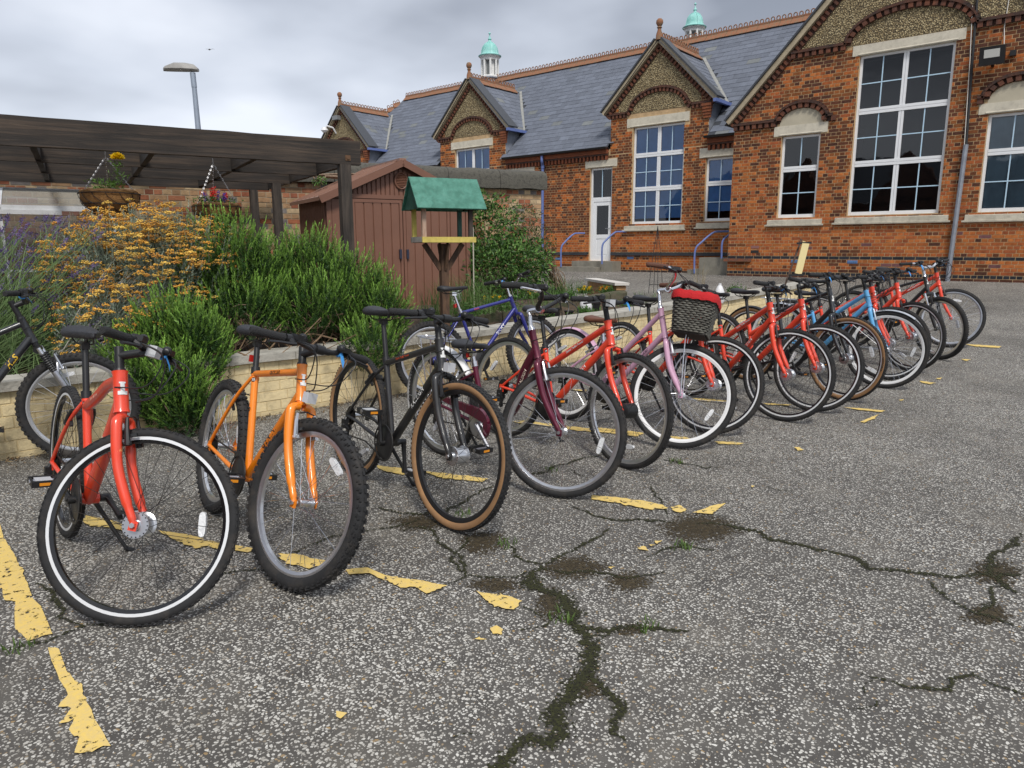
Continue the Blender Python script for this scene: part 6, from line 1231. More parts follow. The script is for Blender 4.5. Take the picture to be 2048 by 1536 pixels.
# pots, jug, bucket, stakes, obelisk
def pot(px_, py_, z, r, h, name, label, cat, mt, jug=False):
    p = onz(px_, py_, z); b = abs_empty(name, label, cat, tuple(p)); o = MB()
    if jug: o.lathe([(0.0, 0), (r*0.85, 0), (r, h*0.1), (r, h*0.55), (r*0.5, h*0.85), (r*0.3, h*0.9), (r*0.3, h), (0, h)], 16, c=p, closed=False)
    else: o.lathe([(0.0, 0), (r*0.75, 0), (r*0.95, h*0.85), (r*1.06, h*0.85), (r*1.08, h), (r*0.95, h), (r*0.9, h*0.85), (0, h*0.8)], 16, c=p, closed=False)
    o.build('body', mt, b)
WP = mat('white_plastic', (0.75, 0.75, 0.76), 0.4); BP = mat('black_plastic_pot', (0.015, 0.015, 0.016), 0.5)
pot(1172, 622, 0.46, 0.085, 0.20, 'plastic_jug', 'white plastic jug in the bed beyond the brown saddle', 'jug', WP, True); pot(1192, 622, 0.46, 0.06, 0.11, 'plant_pot', 'black plant pot right of the white jug', 'pot', BP); pot(1110, 632, 0.44, 0.065, 0.10, 'plant_pot', 'black plant pot in front of the stone edging', 'pot', BP); pot(1138, 634, 0.44, 0.06, 0.08, 'plant_pot', 'toppled-looking low black pot beside the seedlings', 'pot', BP); pot(912, 612, 0.52, 0.085, 0.24, 'bucket', 'white bucket hanging by the foot of the bird table', 'bucket', mat('white_enamel', (0.70, 0.72, 0.72), 0.35)); pot(1438, 606, 0.62, 0.06, 0.24, 'plastic_bottle', 'white plastic bottle behind the wicker basket', 'bottle', WP, True)
p = onz(890, 640, 0.46); o = MB(); o.box((p[0], p[1], p[2]+0.20), (0.09, 0.07, 0.48), [[0.98, -0.17, 0.05], [0.17, 0.98, 0], [-0.05, 0, 1]]); tag(o.build('timber_stake', mat('sawn_timber', (0.42, 0.27, 0.13), 0.8, var=0.2, vscale=6, stretch=(5, 5, 1))), 'short sawn timber stake below the bird table', 'stake')
p = onz(948, 640, 0.5); q = place(946, 455, 8.6); o = MB(); o.tube([(q[0], q[1], 0.45), tuple(q)], 0.008, 6); tag(o.build('garden_cane', mat('bleached_cane', (0.50, 0.46, 0.38), 0.8)), 'thin pale garden cane in front of the evergreen shrub', 'cane')
ob = onz(1311, 587, 0.36); obe = empty('plant_obelisk', 'thin black wire obelisk standing in front of the school wall', 'plant support', tuple(ob)); o = MB(); hh = 1.36
for i in range(4):
    t = PI/4+i*PI/2; o.tube([(0.15*math.cos(t), 0.15*math.sin(t), 0), (0.10*math.cos(t), 0.10*math.sin(t), hh*0.45), (0, 0, hh)], 0.006, 5)
o.build('leg', WIRE, obe)
for z, r in ((0.18, 0.14), (0.5, 0.115), (0.8, 0.07)):
    o = MB(); o.tube([(r*math.cos(t), r*math.sin(t), z) for t in np.linspace(0, 2*PI, 16, endpoint=False)], 0.004, 4, closed=True); o.build('ring', WIRE, obe)
a = place(1545, 640, 10.5); b = place(1603, 478, 10.5); d = (b-a)/np.linalg.norm(b-a); sk_ = abs_empty('bird_feeder_pole', 'leaning rusty pole with a pale yellow slat clamped to it', 'pole', tuple(a))
a2 = a-d*(a[2]-0.35)/d[2] if d[2] > 0 else a
o = MB(); o.tube([a2, b], 0.014, 7); o.build('pole', mat('rusty_pole', (0.10, 0.065, 0.05), 0.8, 0.3), sk_)
o = MB(); s1 = place(1596, 548, 10.4); s2 = place(1612, 484, 10.4); o.bar(s1, s2, 0.10, 0.02, up=(0.6, -0.75, 0.1)); o.build('slat', mat('pale_yellow_slat', (0.66, 0.55, 0.27), 0.6), sk_, smooth=False)
o = MB()
for s_ in (s1, s2): o.bar(s_-np.array([0.10, 0.08, 0.02]), s_+np.array([0.06, 0.05, -0.01]), 0.03, 0.03)
o.build('clamp', WIRE, sk_, smooth=False)
# ------------------------------------------------------------------ bicycles
# bike space: x forward, y to the rider's left, z up, rear wheel touching the ground at the origin
RUB = mat('black_rubber', (0.016, 0.016, 0.017), 0.75, var=0.3, vscale=12, bump=0.2, bscale=300, dirt=0.35); TAN = mat('tan_sidewall', (0.30, 0.165, 0.075), 0.8, var=0.12, vscale=20, dirt=0.3)
ALUM = mat('brushed_aluminium', (0.62, 0.63, 0.65), 0.28, 0.9, var=0.06, vscale=30); BLK = mat('satin_black', (0.013, 0.013, 0.014), 0.42, var=0.15, vscale=8); BLKG = mat('gloss_black', (0.008, 0.008, 0.009), 0.2, coat=0.4)
WHT = mat('white_enamel_rim', (0.80, 0.80, 0.80), 0.35); CHRM = mat('bright_steel', (0.70, 0.70, 0.72), 0.2, 1.0); STEEL = mat('dull_steel', (0.5, 0.5, 0.52), 0.35, 1.0); OILY = mat('oily_chain', (0.045, 0.040, 0.036), 0.45, 0.7); SADB = mat('black_saddle_vinyl', (0.022, 0.022, 0.025), 0.55, bump=0.2, bscale=400); SADBR = mat('brown_leather', (0.13, 0.048, 0.024), 0.55, var=0.2, vscale=20); GRIP = mat('black_grip', (0.018, 0.018, 0.019), 0.8, bump=0.6, bscale=350); GRIPBR = mat('brown_grip', (0.11, 0.045, 0.026), 0.75, bump=0.5, bscale=300)
REFL = mat('white_reflector', (0.72, 0.73, 0.74), 0.2, spec=0.8, bump=0.5, bscale=160); REDR = mat('red_reflector', (0.45, 0.02, 0.015), 0.25); BTAG = mat('blue_tag', (0.06, 0.30, 0.70), 0.5); AMB = mat('amber_reflector', (0.75, 0.28, 0.02), 0.3); LGREY = mat('pale_grey_plastic', (0.50, 0.51, 0.53), 0.4)
def paint(name, c, metal=0.0, rough=0.28): return mat(name, c, rough, metal, coat=0.6, var=0.05, vscale=4, dirt=0.12)
PAINTS = {'red': paint('signal_red_paint', (0.80, 0.060, 0.022)), 'orange': paint('orange_paint', (0.90, 0.245, 0.008)), 'black': paint('matt_black_paint', (0.012, 0.012, 0.013), rough=0.4), 'burgundy': paint('burgundy_metallic', (0.115, 0.006, 0.028), 0.35), 'pink': paint('pale_pink_paint', (0.62, 0.36, 0.50)), 'blue': paint('sky_blue_paint', (0.12, 0.40, 0.72)), 'navy': paint('navy_paint', (0.020, 0.024, 0.20), 0.2), 'dark': paint('dark_grey_paint', (0.022, 0.024, 0.028), 0.3)}
DEC = {'white': mat('white_decal', (0.80, 0.80, 0.78), 0.4), 'black': mat('black_decal', (0.01, 0.01, 0.01), 0.4), 'cream': mat('cream_decal', (0.75, 0.62, 0.50), 0.4), 'orange': mat('orange_decal', (0.75, 0.10, 0.03), 0.4), 'gold': mat('gold_decal', (0.70, 0.45, 0.04), 0.4), 'amber': mat('amber_decal', (0.85, 0.30, 0.10), 0.4)}
HA = math.radians(70.5); UA = V3(-math.cos(HA), 0, math.sin(HA)); PA = V3(math.sin(HA), 0, math.cos(HA))
MC = {}
def cached(key, fn):
    if key not in MC: MC[key] = fn()
    return MC[key]
def geo(sp):
    R = sp.get('R', 0.347); Wb = sp.get('W', 1.05); fk = sp.get('fk', 0.415); ht = sp.get('ht', 0.15); rake = 0.045
    g = dict(R=R, W=Wb, FH=V3(Wb, 0, R), RH=V3(0, 0, R), BB=V3(0.435, 0, 0.285))
    g['foot'] = g['FH']-PA*rake; g['HB'] = g['foot']+UA*fk; g['HT'] = g['foot']+UA*(fk+ht); SAng = math.radians(73); g['SU'] = V3(-math.cos(SAng), 0, math.sin(SAng)); g['ST'] = g['BB']+g['SU']*sp.get('st', 0.46); g['bar'] = g['HT']+UA*sp.get('stemh', 0.085)+PA*sp.get('reach', 0.07); g['sad'] = g['ST']+g['SU']*sp.get('post', 0.15)
    return g
def steer_matrix(g, delta): return Matrix.Translation(g['foot'])@Matrix.Rotation(delta, 4, Vector(UA))@Matrix.Translation(-g['foot'])
def tyre_mesh(R, tw, side, knob):
    o = MB(); n = 72; m_ = 12; prof = []
    for k in range(m_):
        a = 2*PI*k/m_; rr = R-tw*0.5+tw*0.5*math.cos(a); prof.append((rr, tw*0.47*math.sin(a)))
    def mf(i): a = 2*PI*(i+0.5)/m_; ca = math.cos(a); return 1 if (side == 'tan' and -0.78 < ca < 0.62) else 0
    o.lathe(prof, n, 'y', mfun=mf)
    nk = 64 if knob else 90
    for i in range(nk):
        t = 2*PI*i/nk
        for q, (yy, w_, ln, hh) in enumerate(((0.0, 0.010, 0.016, 0.004), (0.34, 0.008, 0.014, 0.005), (-0.34, 0.008, 0.014, 0.005), (0.44, 0.006, 0.010, 0.004), (-0.44, 0.006, 0.010, 0.004)) if knob else ((0.30, 0.007, 0.012, 0.002), (-0.30, 0.007, 0.012, 0.002), (0.0, 0.012, 0.014, 0.0012))):
            tt = t+(0.5*(q % 2)+0.25*(q > 2))*2*PI/nk; y = yy*tw; rr = R-tw*0.5+math.sqrt(max(0.0, (tw*0.5)**2*(1-(yy/0.5)**2*0.95))); c, s_ = math.cos(tt), math.sin(tt); o.box((rr*c, y, rr*s_), (hh*2, w_, ln), [[c, 0, -s_], [0, 1, 0], [s_, 0, c]])
    return o.mesh('tyre', [RUB, TAN], ang=45)
def rim_mesh(R, tw, kind):
    ro = R-tw+0.006; d = 0.024; w_ = 0.012
    prof = [(ro, -w_), (ro, w_), (ro-0.011, w_), (ro-0.011, w_-0.001), (ro-d, w_*0.62), (ro-d, -w_*0.62), (ro-0.011, -w_+0.001), (ro-0.011, -w_)]
    RIMB = mat('machined_rim', (0.80, 0.81, 0.82), 0.38, 0.25); mats = {'bs': [RIMB, BLKG], 'silver': [ALUM, ALUM], 'white': [WHT, WHT], 'black': [BLK, BLK]}[kind]; o = MB(); o.lathe(prof, 72, 'y', mfun=lambda i: 0 if i in (0, 1, 7, 2, 6) else 1); return o.mesh('rim', mats, ang=30)
def spoke_mesh(R, tw, hr, mt, hw=0.032):
    o = MB(); ri = R-tw-0.016
    for i in range(36):
        sd_ = 1 if i % 2 else -1; a = 2*PI*i/36; cr = (1 if (i//2) % 2 else -1)*0.95; h = a+cr*(0.9 if hr < 0.03 else 0.55); o.tube([(hr*math.cos(h), sd_*hw, hr*math.sin(h)), (ri*math.cos(a), sd_*0.003, ri*math.sin(a))], 0.00115, 3, cap=False)
    return o.mesh('spokes', mt, smooth=False)
def hub_mesh(kind):
    o = MB()
    if kind == 'drum':
        o.lathe([(0, -0.045), (0.018, -0.045), (0.020, -0.036), (0.046, -0.036), (0.047, -0.030), (0.040, -0.026), (0.038, 0.026), (0.047, 0.030), (0.046, 0.036), (0.020, 0.036), (0.018, 0.045), (0, 0.045)], 28, 'y', closed=False)
        for sd_ in (-1, 1):
            for i in range(18): t = 2*PI*i/18; o.cyl((0.042*math.cos(t), sd_*0.0362, 0.042*math.sin(t)), (0.042*math.cos(t), sd_*0.0366, 0.042*math.sin(t)), 0.0028, 6, mi=1)
    elif kind == 'block': o.lathe([(0, -0.05), (0.035, -0.05), (0.046, -0.042), (0.046, 0.042), (0.035, 0.05), (0, 0.05)], 20, 'y', closed=False, mi=1)
    else: o.lathe([(0, -0.046), (0.008, -0.046), (0.008, -0.038), (0.022, -0.036), (0.022, -0.031), (0.013, -0.026), (0.013, 0.026), (0.022, 0.031), (0.022, 0.036), (0.008, 0.038), (0.008, 0.046), (0, 0.046)], 18, 'y', closed=False)
    o.cyl((0, -0.064, 0), (0, 0.064, 0), 0.005, 8); o.cyl((0, -0.066, 0), (0, -0.058, 0), 0.0095, 6); o.cyl((0, 0.058, 0), (0, 0.066, 0), 0.0095, 6); return o.mesh('hub', [ALUM, BLK], ang=40)
def reflector_mesh(R, ang):
    o = MB(); r = R*0.62; a = ang; c, s_ = math.cos(a), math.sin(a); L, w_ = 0.09, 0.026; pr = []
    for i in range(12):
        t = 2*PI*i/12; pr.append((L/2*math.copysign(abs(math.cos(t))**0.6, math.cos(t)), w_/2*math.copysign(abs(math.sin(t))**0.7, math.sin(t))))
    o.prism(pr, -0.008, 0.008, lambda u, v, d: (r*c-s_*u+c*v, d+0.012, r*s_+c*u+s_*v)); return o.mesh('reflector', REFL, ang=50)
def wheel(name, bike, sp, centre, front, mtx=None):
    R = sp.get('R', 0.347); tw = sp.get('tw', 0.040); w_ = bpy.data.objects.new(name, None); COL.objects.link(w_); w_.parent = bike; w_.empty_display_size = 0.05
    w_.matrix_local = (mtx or Matrix.Identity(4))@Matrix.Translation(Vector(centre))@Matrix.Rotation(random.random()*6.28, 4, 'Y'); hk = sp.get('hub', 'small') if front else 'small'; sk_ = sp.get('spoke', 'steel'); sm = {'steel': CHRM, 'black': BLK}[sk_]; k0 = (round(R, 3), tw)
    link('tyre', cached(('tyre', k0, sp.get('side', 'black'), sp.get('knob', False)), lambda: tyre_mesh(R, tw, sp.get('side', 'black'), sp.get('knob', False))), w_)
    link('rim', cached(('rim', k0, sp.get('rim', 'bs')), lambda: rim_mesh(R, tw, sp.get('rim', 'bs'))), w_); hr = 0.042 if hk in ('drum', 'block') else 0.021
    link('spokes', cached(('spk', k0, hr, sk_), lambda: spoke_mesh(R, tw, hr, sm)), w_); link('hub', cached(('hub', hk), lambda: hub_mesh(hk)), w_)
    link('reflector', cached(('ref', k0, 0), lambda: reflector_mesh(R, 0.4)), w_)
    if sp.get('tyretext') and front:
        v, f = cached('tt_'+sp['tyretext'], lambda: text_verts(sp['tyretext'], 0.024, bold=0.0006, spacing=1.1)); rr = R-tw*0.62; o = MB(); o.add([((rr+q[1])*math.cos(0.0-q[0]/rr), -tw*0.485, (rr+q[1])*math.sin(0.0-q[0]/rr)) for q in v], [tuple(x) for x in f]); link('tyre_lettering', o.mesh('tyre_lettering', DEC['black'], False), w_)
    return w_
def frame_mesh(sp, g):
    o = MB(); ty = sp['type']; BB, ST, HT, HB, RH = g['BB'], g['ST'], g['HT'], g['HB'], g['RH']; fat = sp.get('fat', 1.0)
    o.tube([HB-UA*0.002, HB+UA*0.012, HT-UA*0.012, HT+UA*0.002], [0.0225*fat, 0.020*fat, 0.020*fat, 0.0225*fat], 16); o.cyl(BB+V3(0, -0.036, 0), BB+V3(0, 0.036, 0), 0.023, 14)
    T = MC.setdefault((sp['key'], 'tubes'), {})
    dta = HB+UA*0.030
    if ty == 'lady':
        pts = catmull([BB+V3(0.0, 0, 0.03), BB+V3(0.16, 0, 0.055), BB+V3(0.28, 0, 0.17), dta+V3(-0.10, 0, -0.135), dta+UA*0.02], 7); o.tube(pts, [0.023+0.006*math.sin(PI*i/(len(pts)-1)) for i in range(len(pts))], 16); T['down'] = (BB+V3(0.25, 0, 0.14), dta, 0.028)
        m_ = BB+g['SU']*0.10; o.tube(catmull([BB+g['SU']*0.15, m_+V3(0.04, 0, -0.02), BB+V3(0.16, 0, 0.075)], 5), 0.011, 10)
    else:
        o.tube([BB, dta], [0.020*fat, 0.0205*fat], 16); T['down'] = (BB, dta, 0.0205*fat)
    if ty == 'diamond': a, b, r = ST-g['SU']*0.02, HT-UA*0.028, 0.0155*fat; o.tube([a, b], r, 14); T['top'] = (a, b, r)
    elif ty == 'slope':
        a, b, r = ST-g['SU']*0.055, HT-UA*0.03, 0.0165*fat; o.tube(catmull([a, a*0.66+b*0.34+V3(0, 0, 0.004), a*0.33+b*0.67+V3(0, 0, 0.018), b], 6), [r*0.8]+[r]*17+[r*1.15], 14); T['top'] = (a, b, r)
    elif ty == 'step':
        a, b, r = BB+g['SU']*sp.get('low', 0.26), HT-UA*0.030, 0.0175*fat; o.tube([a, b], r, 14); T['top'] = (a, b, r)
    o.tube([BB, ST], [0.0165, 0.0165], 14); o.tube([ST-g['SU']*0.03, ST+g['SU']*0.006], 0.0185, 14); T['seat'] = (BB, ST, 0.0165)
    ssj = ST-g['SU']*(0.04 if ty in ('diamond', 'slope') else 0.06)
    for y in (-1, 1):
        o.tube(catmull([BB+V3(-0.01, y*0.026, 0), BB+V3(-0.12, y*0.040, 0.012), RH+V3(0.12, y*0.058, -0.012), RH+V3(0.0, y*0.062, 0)], 5), [0.011]*8+[0.0095]*8, 10)
        o.tube(catmull([ssj+V3(-0.005, y*0.014, 0), ssj*0.7+RH*0.3+V3(0, y*0.040, 0.01), ssj*0.3+RH*0.7+V3(0, y*0.056, 0.004), RH+V3(0, y*0.062, 0)], 5), 0.0085, 10); o.box(RH+V3(0.006, y*0.062, -0.008), (0.04, 0.006, 0.05))
    if sp.get('smooth_weld', True):
        o.sphere(BB, 0.026, 12, 8)
    return o.mesh('frame', PAINTS[sp['col']], ang=40)
def fork_mesh(sp, g):
    o = MB(); fk = sp.get('fork', 'rigid'); HB, FH, foot = g['HB'], g['FH'], g['foot']; cr = HB-UA*0.035
    if fk == 'rigid':
        o.tube([HB-UA*0.002, HB-UA*0.02], 0.018, 14)
        for y in (-1, 1):
            a = cr+V3(0, y*0.012, 0.012); o.tube(catmull([a, cr+V3(0.004, y*0.044, 0.004), cr-UA*0.03+PA*0.004+V3(0, y*0.054, 0), cr-UA*0.16+PA*0.002+V3(0, y*0.054, 0), FH+UA*0.10-PA*0.022+V3(0, y*0.053, 0), FH+UA*0.03-PA*0.004+V3(0, y*0.052, 0), FH+V3(0, y*0.051, 0.002)], 5), [0.017]*6+[0.0190]*8+[0.0175]*8+[0.0140]*5+[0.0115]*4, 12, mi=0); o.box(FH+V3(0.0, y*0.051, -0.002), (0.028, 0.007, 0.034))
        mats = [PAINTS[sp.get('forkcol', sp['col'])]]
    else:
        silver = fk == 'susp_silver'; o.tube([HB-UA*0.002, HB-UA*0.05], 0.019, 12, mi=2); o.tube([HB-UA*0.05+V3(0, -0.065, 0), HB-UA*0.045, HB-UA*0.05+V3(0, 0.065, 0)], [0.021, 0.024, 0.021], 12, mi=2)
        for y in (-1, 1):
            t0 = HB-UA*0.04+V3(0, y*0.062, 0)+PA*0.01; t1 = FH+UA*0.02+V3(0, y*0.060, 0); d = t1-t0; o.tube([t0, t0+d*0.45], 0.0135, 12, mi=1)
            if sp.get('boot'): o.tube([t0+d*(0.10+0.30*i/18) for i in range(19)], [0.021 if i % 2 else 0.0165 for i in range(19)], 12, mi=2)
            o.tube([t0+d*0.40, t0+d*0.43, t0+d*0.95, t1+d*0.03], [0.0185, 0.0195, 0.0165, 0.012], 12, mi=3); o.box(FH+V3(0.0, y*0.060, -0.004), (0.03, 0.009, 0.036), mi=3)
            if y < 0: arch = t0+d*0.44
        o.tube(catmull([arch+PA*0.012, arch+UA*0.055+PA*0.035+V3(0, 0.02, 0), arch+UA*0.07+PA*0.04+V3(0, 0.062, 0), arch+UA*0.055+PA*0.035+V3(0, 0.104, 0), arch+PA*0.012+V3(0, 0.124, 0)], 4), 0.010, 8, mi=3)
        mats = [BLK, CHRM, BLK, STEEL if silver else BLK]
    return o.mesh('fork', mats, ang=45)
def saddle_mesh(mt, wide=1.0):
    xs_ = [-0.135, -0.125, -0.10, -0.06, -0.01, 0.04, 0.085, 0.12, 0.14, 0.148]; ws = [0.030, 0.058, 0.074, 0.075, 0.056, 0.034, 0.024, 0.0205, 0.014, 0.004]; tz = [0.010, 0.020, 0.024, 0.018, 0.008, 0.004, 0.006, 0.006, 0.0, -0.012]; bz = [-0.006, -0.018, -0.026, -0.030, -0.030, -0.030, -0.028, -0.026, -0.024, -0.020]; o = MB(); n = 16; vs_ = []; fs = []
    for i, x in enumerate(xs_):
        for j in range(n):
            a = 2*PI*j/n; c, s_ = math.cos(a), math.sin(a); y = ws[i]*wide*math.copysign(abs(c)**0.75, c); z = (tz[i] if s_ > 0 else bz[i])*abs(s_)**0.6; vs_.append((x, y, z-0.012*(abs(y)/0.075)**2))
        if i: fs += [((i-1)*n+j, (i-1)*n+(j+1) % n, i*n+(j+1) % n, i*n+j) for j in range(n)]
    o.add(vs_, fs+[tuple(range(n-1, -1, -1)), tuple((len(xs_)-1)*n+j for j in range(n))]); return o.mesh('saddle', mt, ang=60)
def bar_pts(sp, g):
    k = sp.get('bars', 'flat'); b = g['bar']
    if k == 'swept': half = [(0, 0, 0), (0.005, 0.05, 0.01), (0.045, 0.12, 0.055), (0.05, 0.19, 0.085), (0.0, 0.25, 0.092), (-0.11, 0.29, 0.085)]
    elif k == 'riser': half = [(0, 0, 0), (0.0, 0.06, 0.002), (-0.004, 0.13, 0.045), (-0.012, 0.18, 0.052), (-0.055, 0.33, 0.055)]
    else: h_ = sp.get('hw', 0.295); half = [(0, 0, 0), (0.0, 0.06, 0.0), (-0.004, 0.12, 0.012), (-0.010, 0.17, 0.010), (-0.040, h_, 0.006)]
    return [b+V3(*p) for p in half]
def handlebar_mesh(sp, g):
    H_ = bar_pts(sp, g); mir = [p*V3(1, -1, 1) for p in H_[:0:-1]]; pts = catmull(mir+H_, 5); o = MB(); o.tube(pts, [0.0115 if abs(p[1]) > 0.05 else 0.0145 for p in pts], 10); return o.mesh('handlebar', CHRM if sp.get('barcol') == 'silver' else BLK)
def grip_mesh(sp, g, sd_):
    H_ = catmull(bar_pts(sp, g), 8); L = 0.0; out = [H_[-1]]
    for p, q in zip(H_[::-1][:-1], H_[::-1][1:]):
        L += np.linalg.norm(p-q); out.append(q)
        if L > 0.12: break
    P = [p*V3(1, sd_, 1) for p in out]; e = P[0]-P[1]; e /= np.linalg.norm(e); P = [P[0]+e*0.006]+P; n = len(P); o = MB(); rr = [0.013]+[0.0168 if i % 2 else 0.0160 for i in range(n-1)]; rr[-1] = 0.018; o.tube(P, rr, 12, mi=0)
    return o.mesh('grip', GRIPBR if sp.get('grip') == 'brown' else GRIP)
def lever_mesh(sp, g, sd_):
    H_ = catmull(bar_pts(sp, g), 8); k = int(len(H_)*0.66); p = H_[k]; d = H_[k+2]-H_[k]; d /= np.linalg.norm(d); o = MB(); f_ = V3(1, 0, -0.45); f_ = f_-d*(f_@d); f_ /= np.linalg.norm(f_); m_ = lambda v: v*V3(1, sd_, 1)
    o.cyl(m_(p-d*0.018), m_(p+d*0.018), 0.019, 10); o.tube([m_(p+f_*0.005), m_(p+f_*0.035-d*0.008)], [0.014, 0.011], 8); o.box(m_(p+f_*0.012+V3(0, 0, 0.016)-d*0.03), (0.04, 0.045, 0.022)); o.sphere(m_(p-d*0.045+V3(0.012, 0, 0.012)), 0.019, 8, 6)
    o.tube([m_(q) for q in catmull([p+f_*0.034-d*0.012, p+f_*0.040+d*0.02, p+f_*0.042+d*0.06, p+f_*0.050+d*0.105], 5)], [0.008]*5+[0.0065]*5+[0.006]*6, 6, sx=1.5, mi=1); return o.mesh('brake_lever', [BLK, CHRM if sp.get('lever') == 'silver' else BLK])
def stem_mesh(sp, g):
    o = MB(); s_ = g['HT']+UA*0.012
    o.tube([g['HT']+UA*0.001, g['HT']+UA*0.012], [0.0225, 0.020], 14)
    if sp.get('stem') == 'quill': top = g['bar']-PA*sp.get('reach', 0.07)*0.9; o.tube([s_, s_+UA*0.02, top-UA*0.01], [0.018, 0.012, 0.012], 12); o.tube(catmull([top-UA*0.02, top+UA*0.004, g['bar']-PA*0.01], 5), 0.0135, 12)
    else:
        c = g['bar']-PA*sp.get('reach', 0.07); o.tube([s_, c+UA*0.030], 0.0165, 14); o.tube([c+PA*0.004-UA*0.004, g['bar']], [0.0165, 0.0155], 12); 
    o.cyl(g['bar']+V3(0, -0.022, 0), g['bar']+V3(0, 0.022, 0), 0.020, 12); return o.mesh('stem', CHRM if sp.get('stemcol') == 'silver' else BLK)
def crank_mesh(sp, part):
    o = MB(); ca = math.radians(sp.get('crank', 160))
    if part == 'ring':
        o.lathe([(0.0, -0.050), (0.03, -0.052), (0.035, -0.050), (0.088, -0.050), (0.092, -0.047), (0.088, -0.044), (0.03, -0.044), (0, -0.044)], 36, 'y', closed=False)
        if not sp.get('chaincase'): o.lathe([(0.090, -0.056), (0.100, -0.056), (0.100, -0.052), (0.090, -0.052)], 36, 'y'); 
        return o.mesh('chainring', BLK if sp.get('ring') != 'silver' else STEEL)
    for sd_, a in ((-1, ca), (1, ca+PI)):
        y = sd_*0.068; e = V3(0.17*math.cos(a), sd_*0.082, 0.17*math.sin(a)); o.cyl((0, sd_*0.04, 0), (0, sd_*0.078, 0), 0.016, 10); o.tube([V3(0, y, 0), e*0.5+V3(0, y*0.5, 0), e], [0.015, 0.011, 0.013], 8)
    return o.mesh('crank', STEEL if sp.get('ring') == 'silver' else BLK)
def pedal_mesh(sp, metal):
    o = MB(); m1 = 0
    for x in (-0.045, 0.045): o.box((x, 0, 0), (0.012, 0.095, 0.026), mi=m1)
    for y in (-0.042, 0.042): o.box((0, y, 0), (0.085, 0.010, 0.022), mi=m1)
    o.cyl((0, -0.05, 0), (0, 0.05, 0), 0.011, 8, mi=2); o.box((0, 0, 0.0), (0.03, 0.07, 0.014), mi=2); o.box((0.0515, 0, 0), (0.002, 0.04, 0.012), mi=1); o.box((-0.0515, 0, 0), (0.002, 0.04, 0.012), mi=1)
    if metal: o.box((0, 0, 0.010), (0.06, 0.06, 0.004), mi=3)
    return o.mesh('pedal', [BLK, AMB, STEEL, LGREY], smooth=False)
def chain_mesh(g):
    o = MB(); r1, r2 = 0.089, 0.038; c1 = g['BB']+V3(0, -0.047, 0); c2 = g['RH']+V3(0, -0.047, 0); P = []
    for i in range(15): a = PI/2-PI*i/14; P.append(c1+V3(r1*math.cos(a), 0, r1*math.sin(a)))
    P += [c2*0.5+c1*0.5+V3(0, 0, -r1*0.8), c2+V3(0.02, 0, -0.115), c2+V3(-0.005, 0, -0.12), c2+V3(-0.012, 0, -0.10), c2+V3(0.012, 0, -0.065), c2+V3(0.03, 0, -0.03)]
    for i in range(9): a = -PI/6-PI*0.2-PI*0.6*i/8; a = -0.3-i/8*(2*PI-0.3-PI/2-0.0); P.append(c2+V3(r2*math.cos(a), 0, r2*math.sin(a)))
    o.tube(P, 0.0042, 5, closed=True); return o.mesh('chain', OILY)
def cassette_mesh():
    o = MB()
    for i in range(6): r = 0.055-0.0065*i; y = -0.036-0.0045*i; o.lathe([(0.015, y), (r, y), (r, y-0.002), (0.015, y-0.002)], 24, 'y')
    return o.mesh('cassette', OILY)
def mech_mesh(g):
    o = MB(); c = g['RH']; o.box(c+V3(0.005, -0.075, -0.045), (0.03, 0.03, 0.05)); o.tube([c+V3(0, -0.066, -0.01), c+V3(0.012, -0.085, -0.05), c+V3(0.02, -0.06, -0.075)], 0.010, 8); o.bar(c+V3(0.018, -0.058, -0.065), c+V3(0.004, -0.058, -0.135), 0.012, 0.02, up=(1, 0, 0))
    for q in (V3(0.018, -0.05, -0.065), V3(0.004, -0.05, -0.125)): o.lathe([(0.006, -0.004), (0.019, -0.004), (0.019, 0.004), (0.006, 0.004)], 12, 'y', c=c+q)
    return o.mesh('derailleur', BLK)
def vbrake_mesh(base, up, fwd, silver):
    o = MB()
    for y in (-1, 1):
        p = base+V3(0, y*0.048, 0)+fwd*0.022; o.tube([p-up*0.005, p+up*0.06, p+up*0.095-V3(0, y*0.006, 0)], [0.011, 0.008, 0.006], 7); o.bar(p+up*0.030-V3(0, y*0.012, 0)-fwd*0.04, p+up*0.030-V3(0, y*0.012, 0)+fwd*0.03, 0.012, 0.010, mi=1); o.cyl(p-fwd*0.012, p+fwd*0.012, 0.008, 8)
    o.tube([base+fwd*0.024+up*0.094+V3(0, -0.045, 0), base+fwd*0.024+up*0.10+V3(0, 0.0, 0.004), base+fwd*0.024+up*0.094+V3(0, 0.045, 0)], 0.003, 5, mi=1); return o.mesh('brake', [ALUM if silver else BLK, BLK])
def stand_mesh(g, sp):
    o = MB(); a = g['BB']+V3(-0.10, 0.03, -0.02) if sp.get('stand') == 'mid' else V3(0.05, 0.075, g['R']-0.03); b = V3(a[0]-0.03+0.10, a[1]+0.13, 0.035); o.tube([a, a*0.5+b*0.5, b], [0.011, 0.009, 0.008], 8); o.tube([b, b+V3(0.0, 0.03, -0.015)], [0.011, 0.014], 8); o.box(a, (0.05, 0.03, 0.03)); return o.mesh('kickstand', BLK)
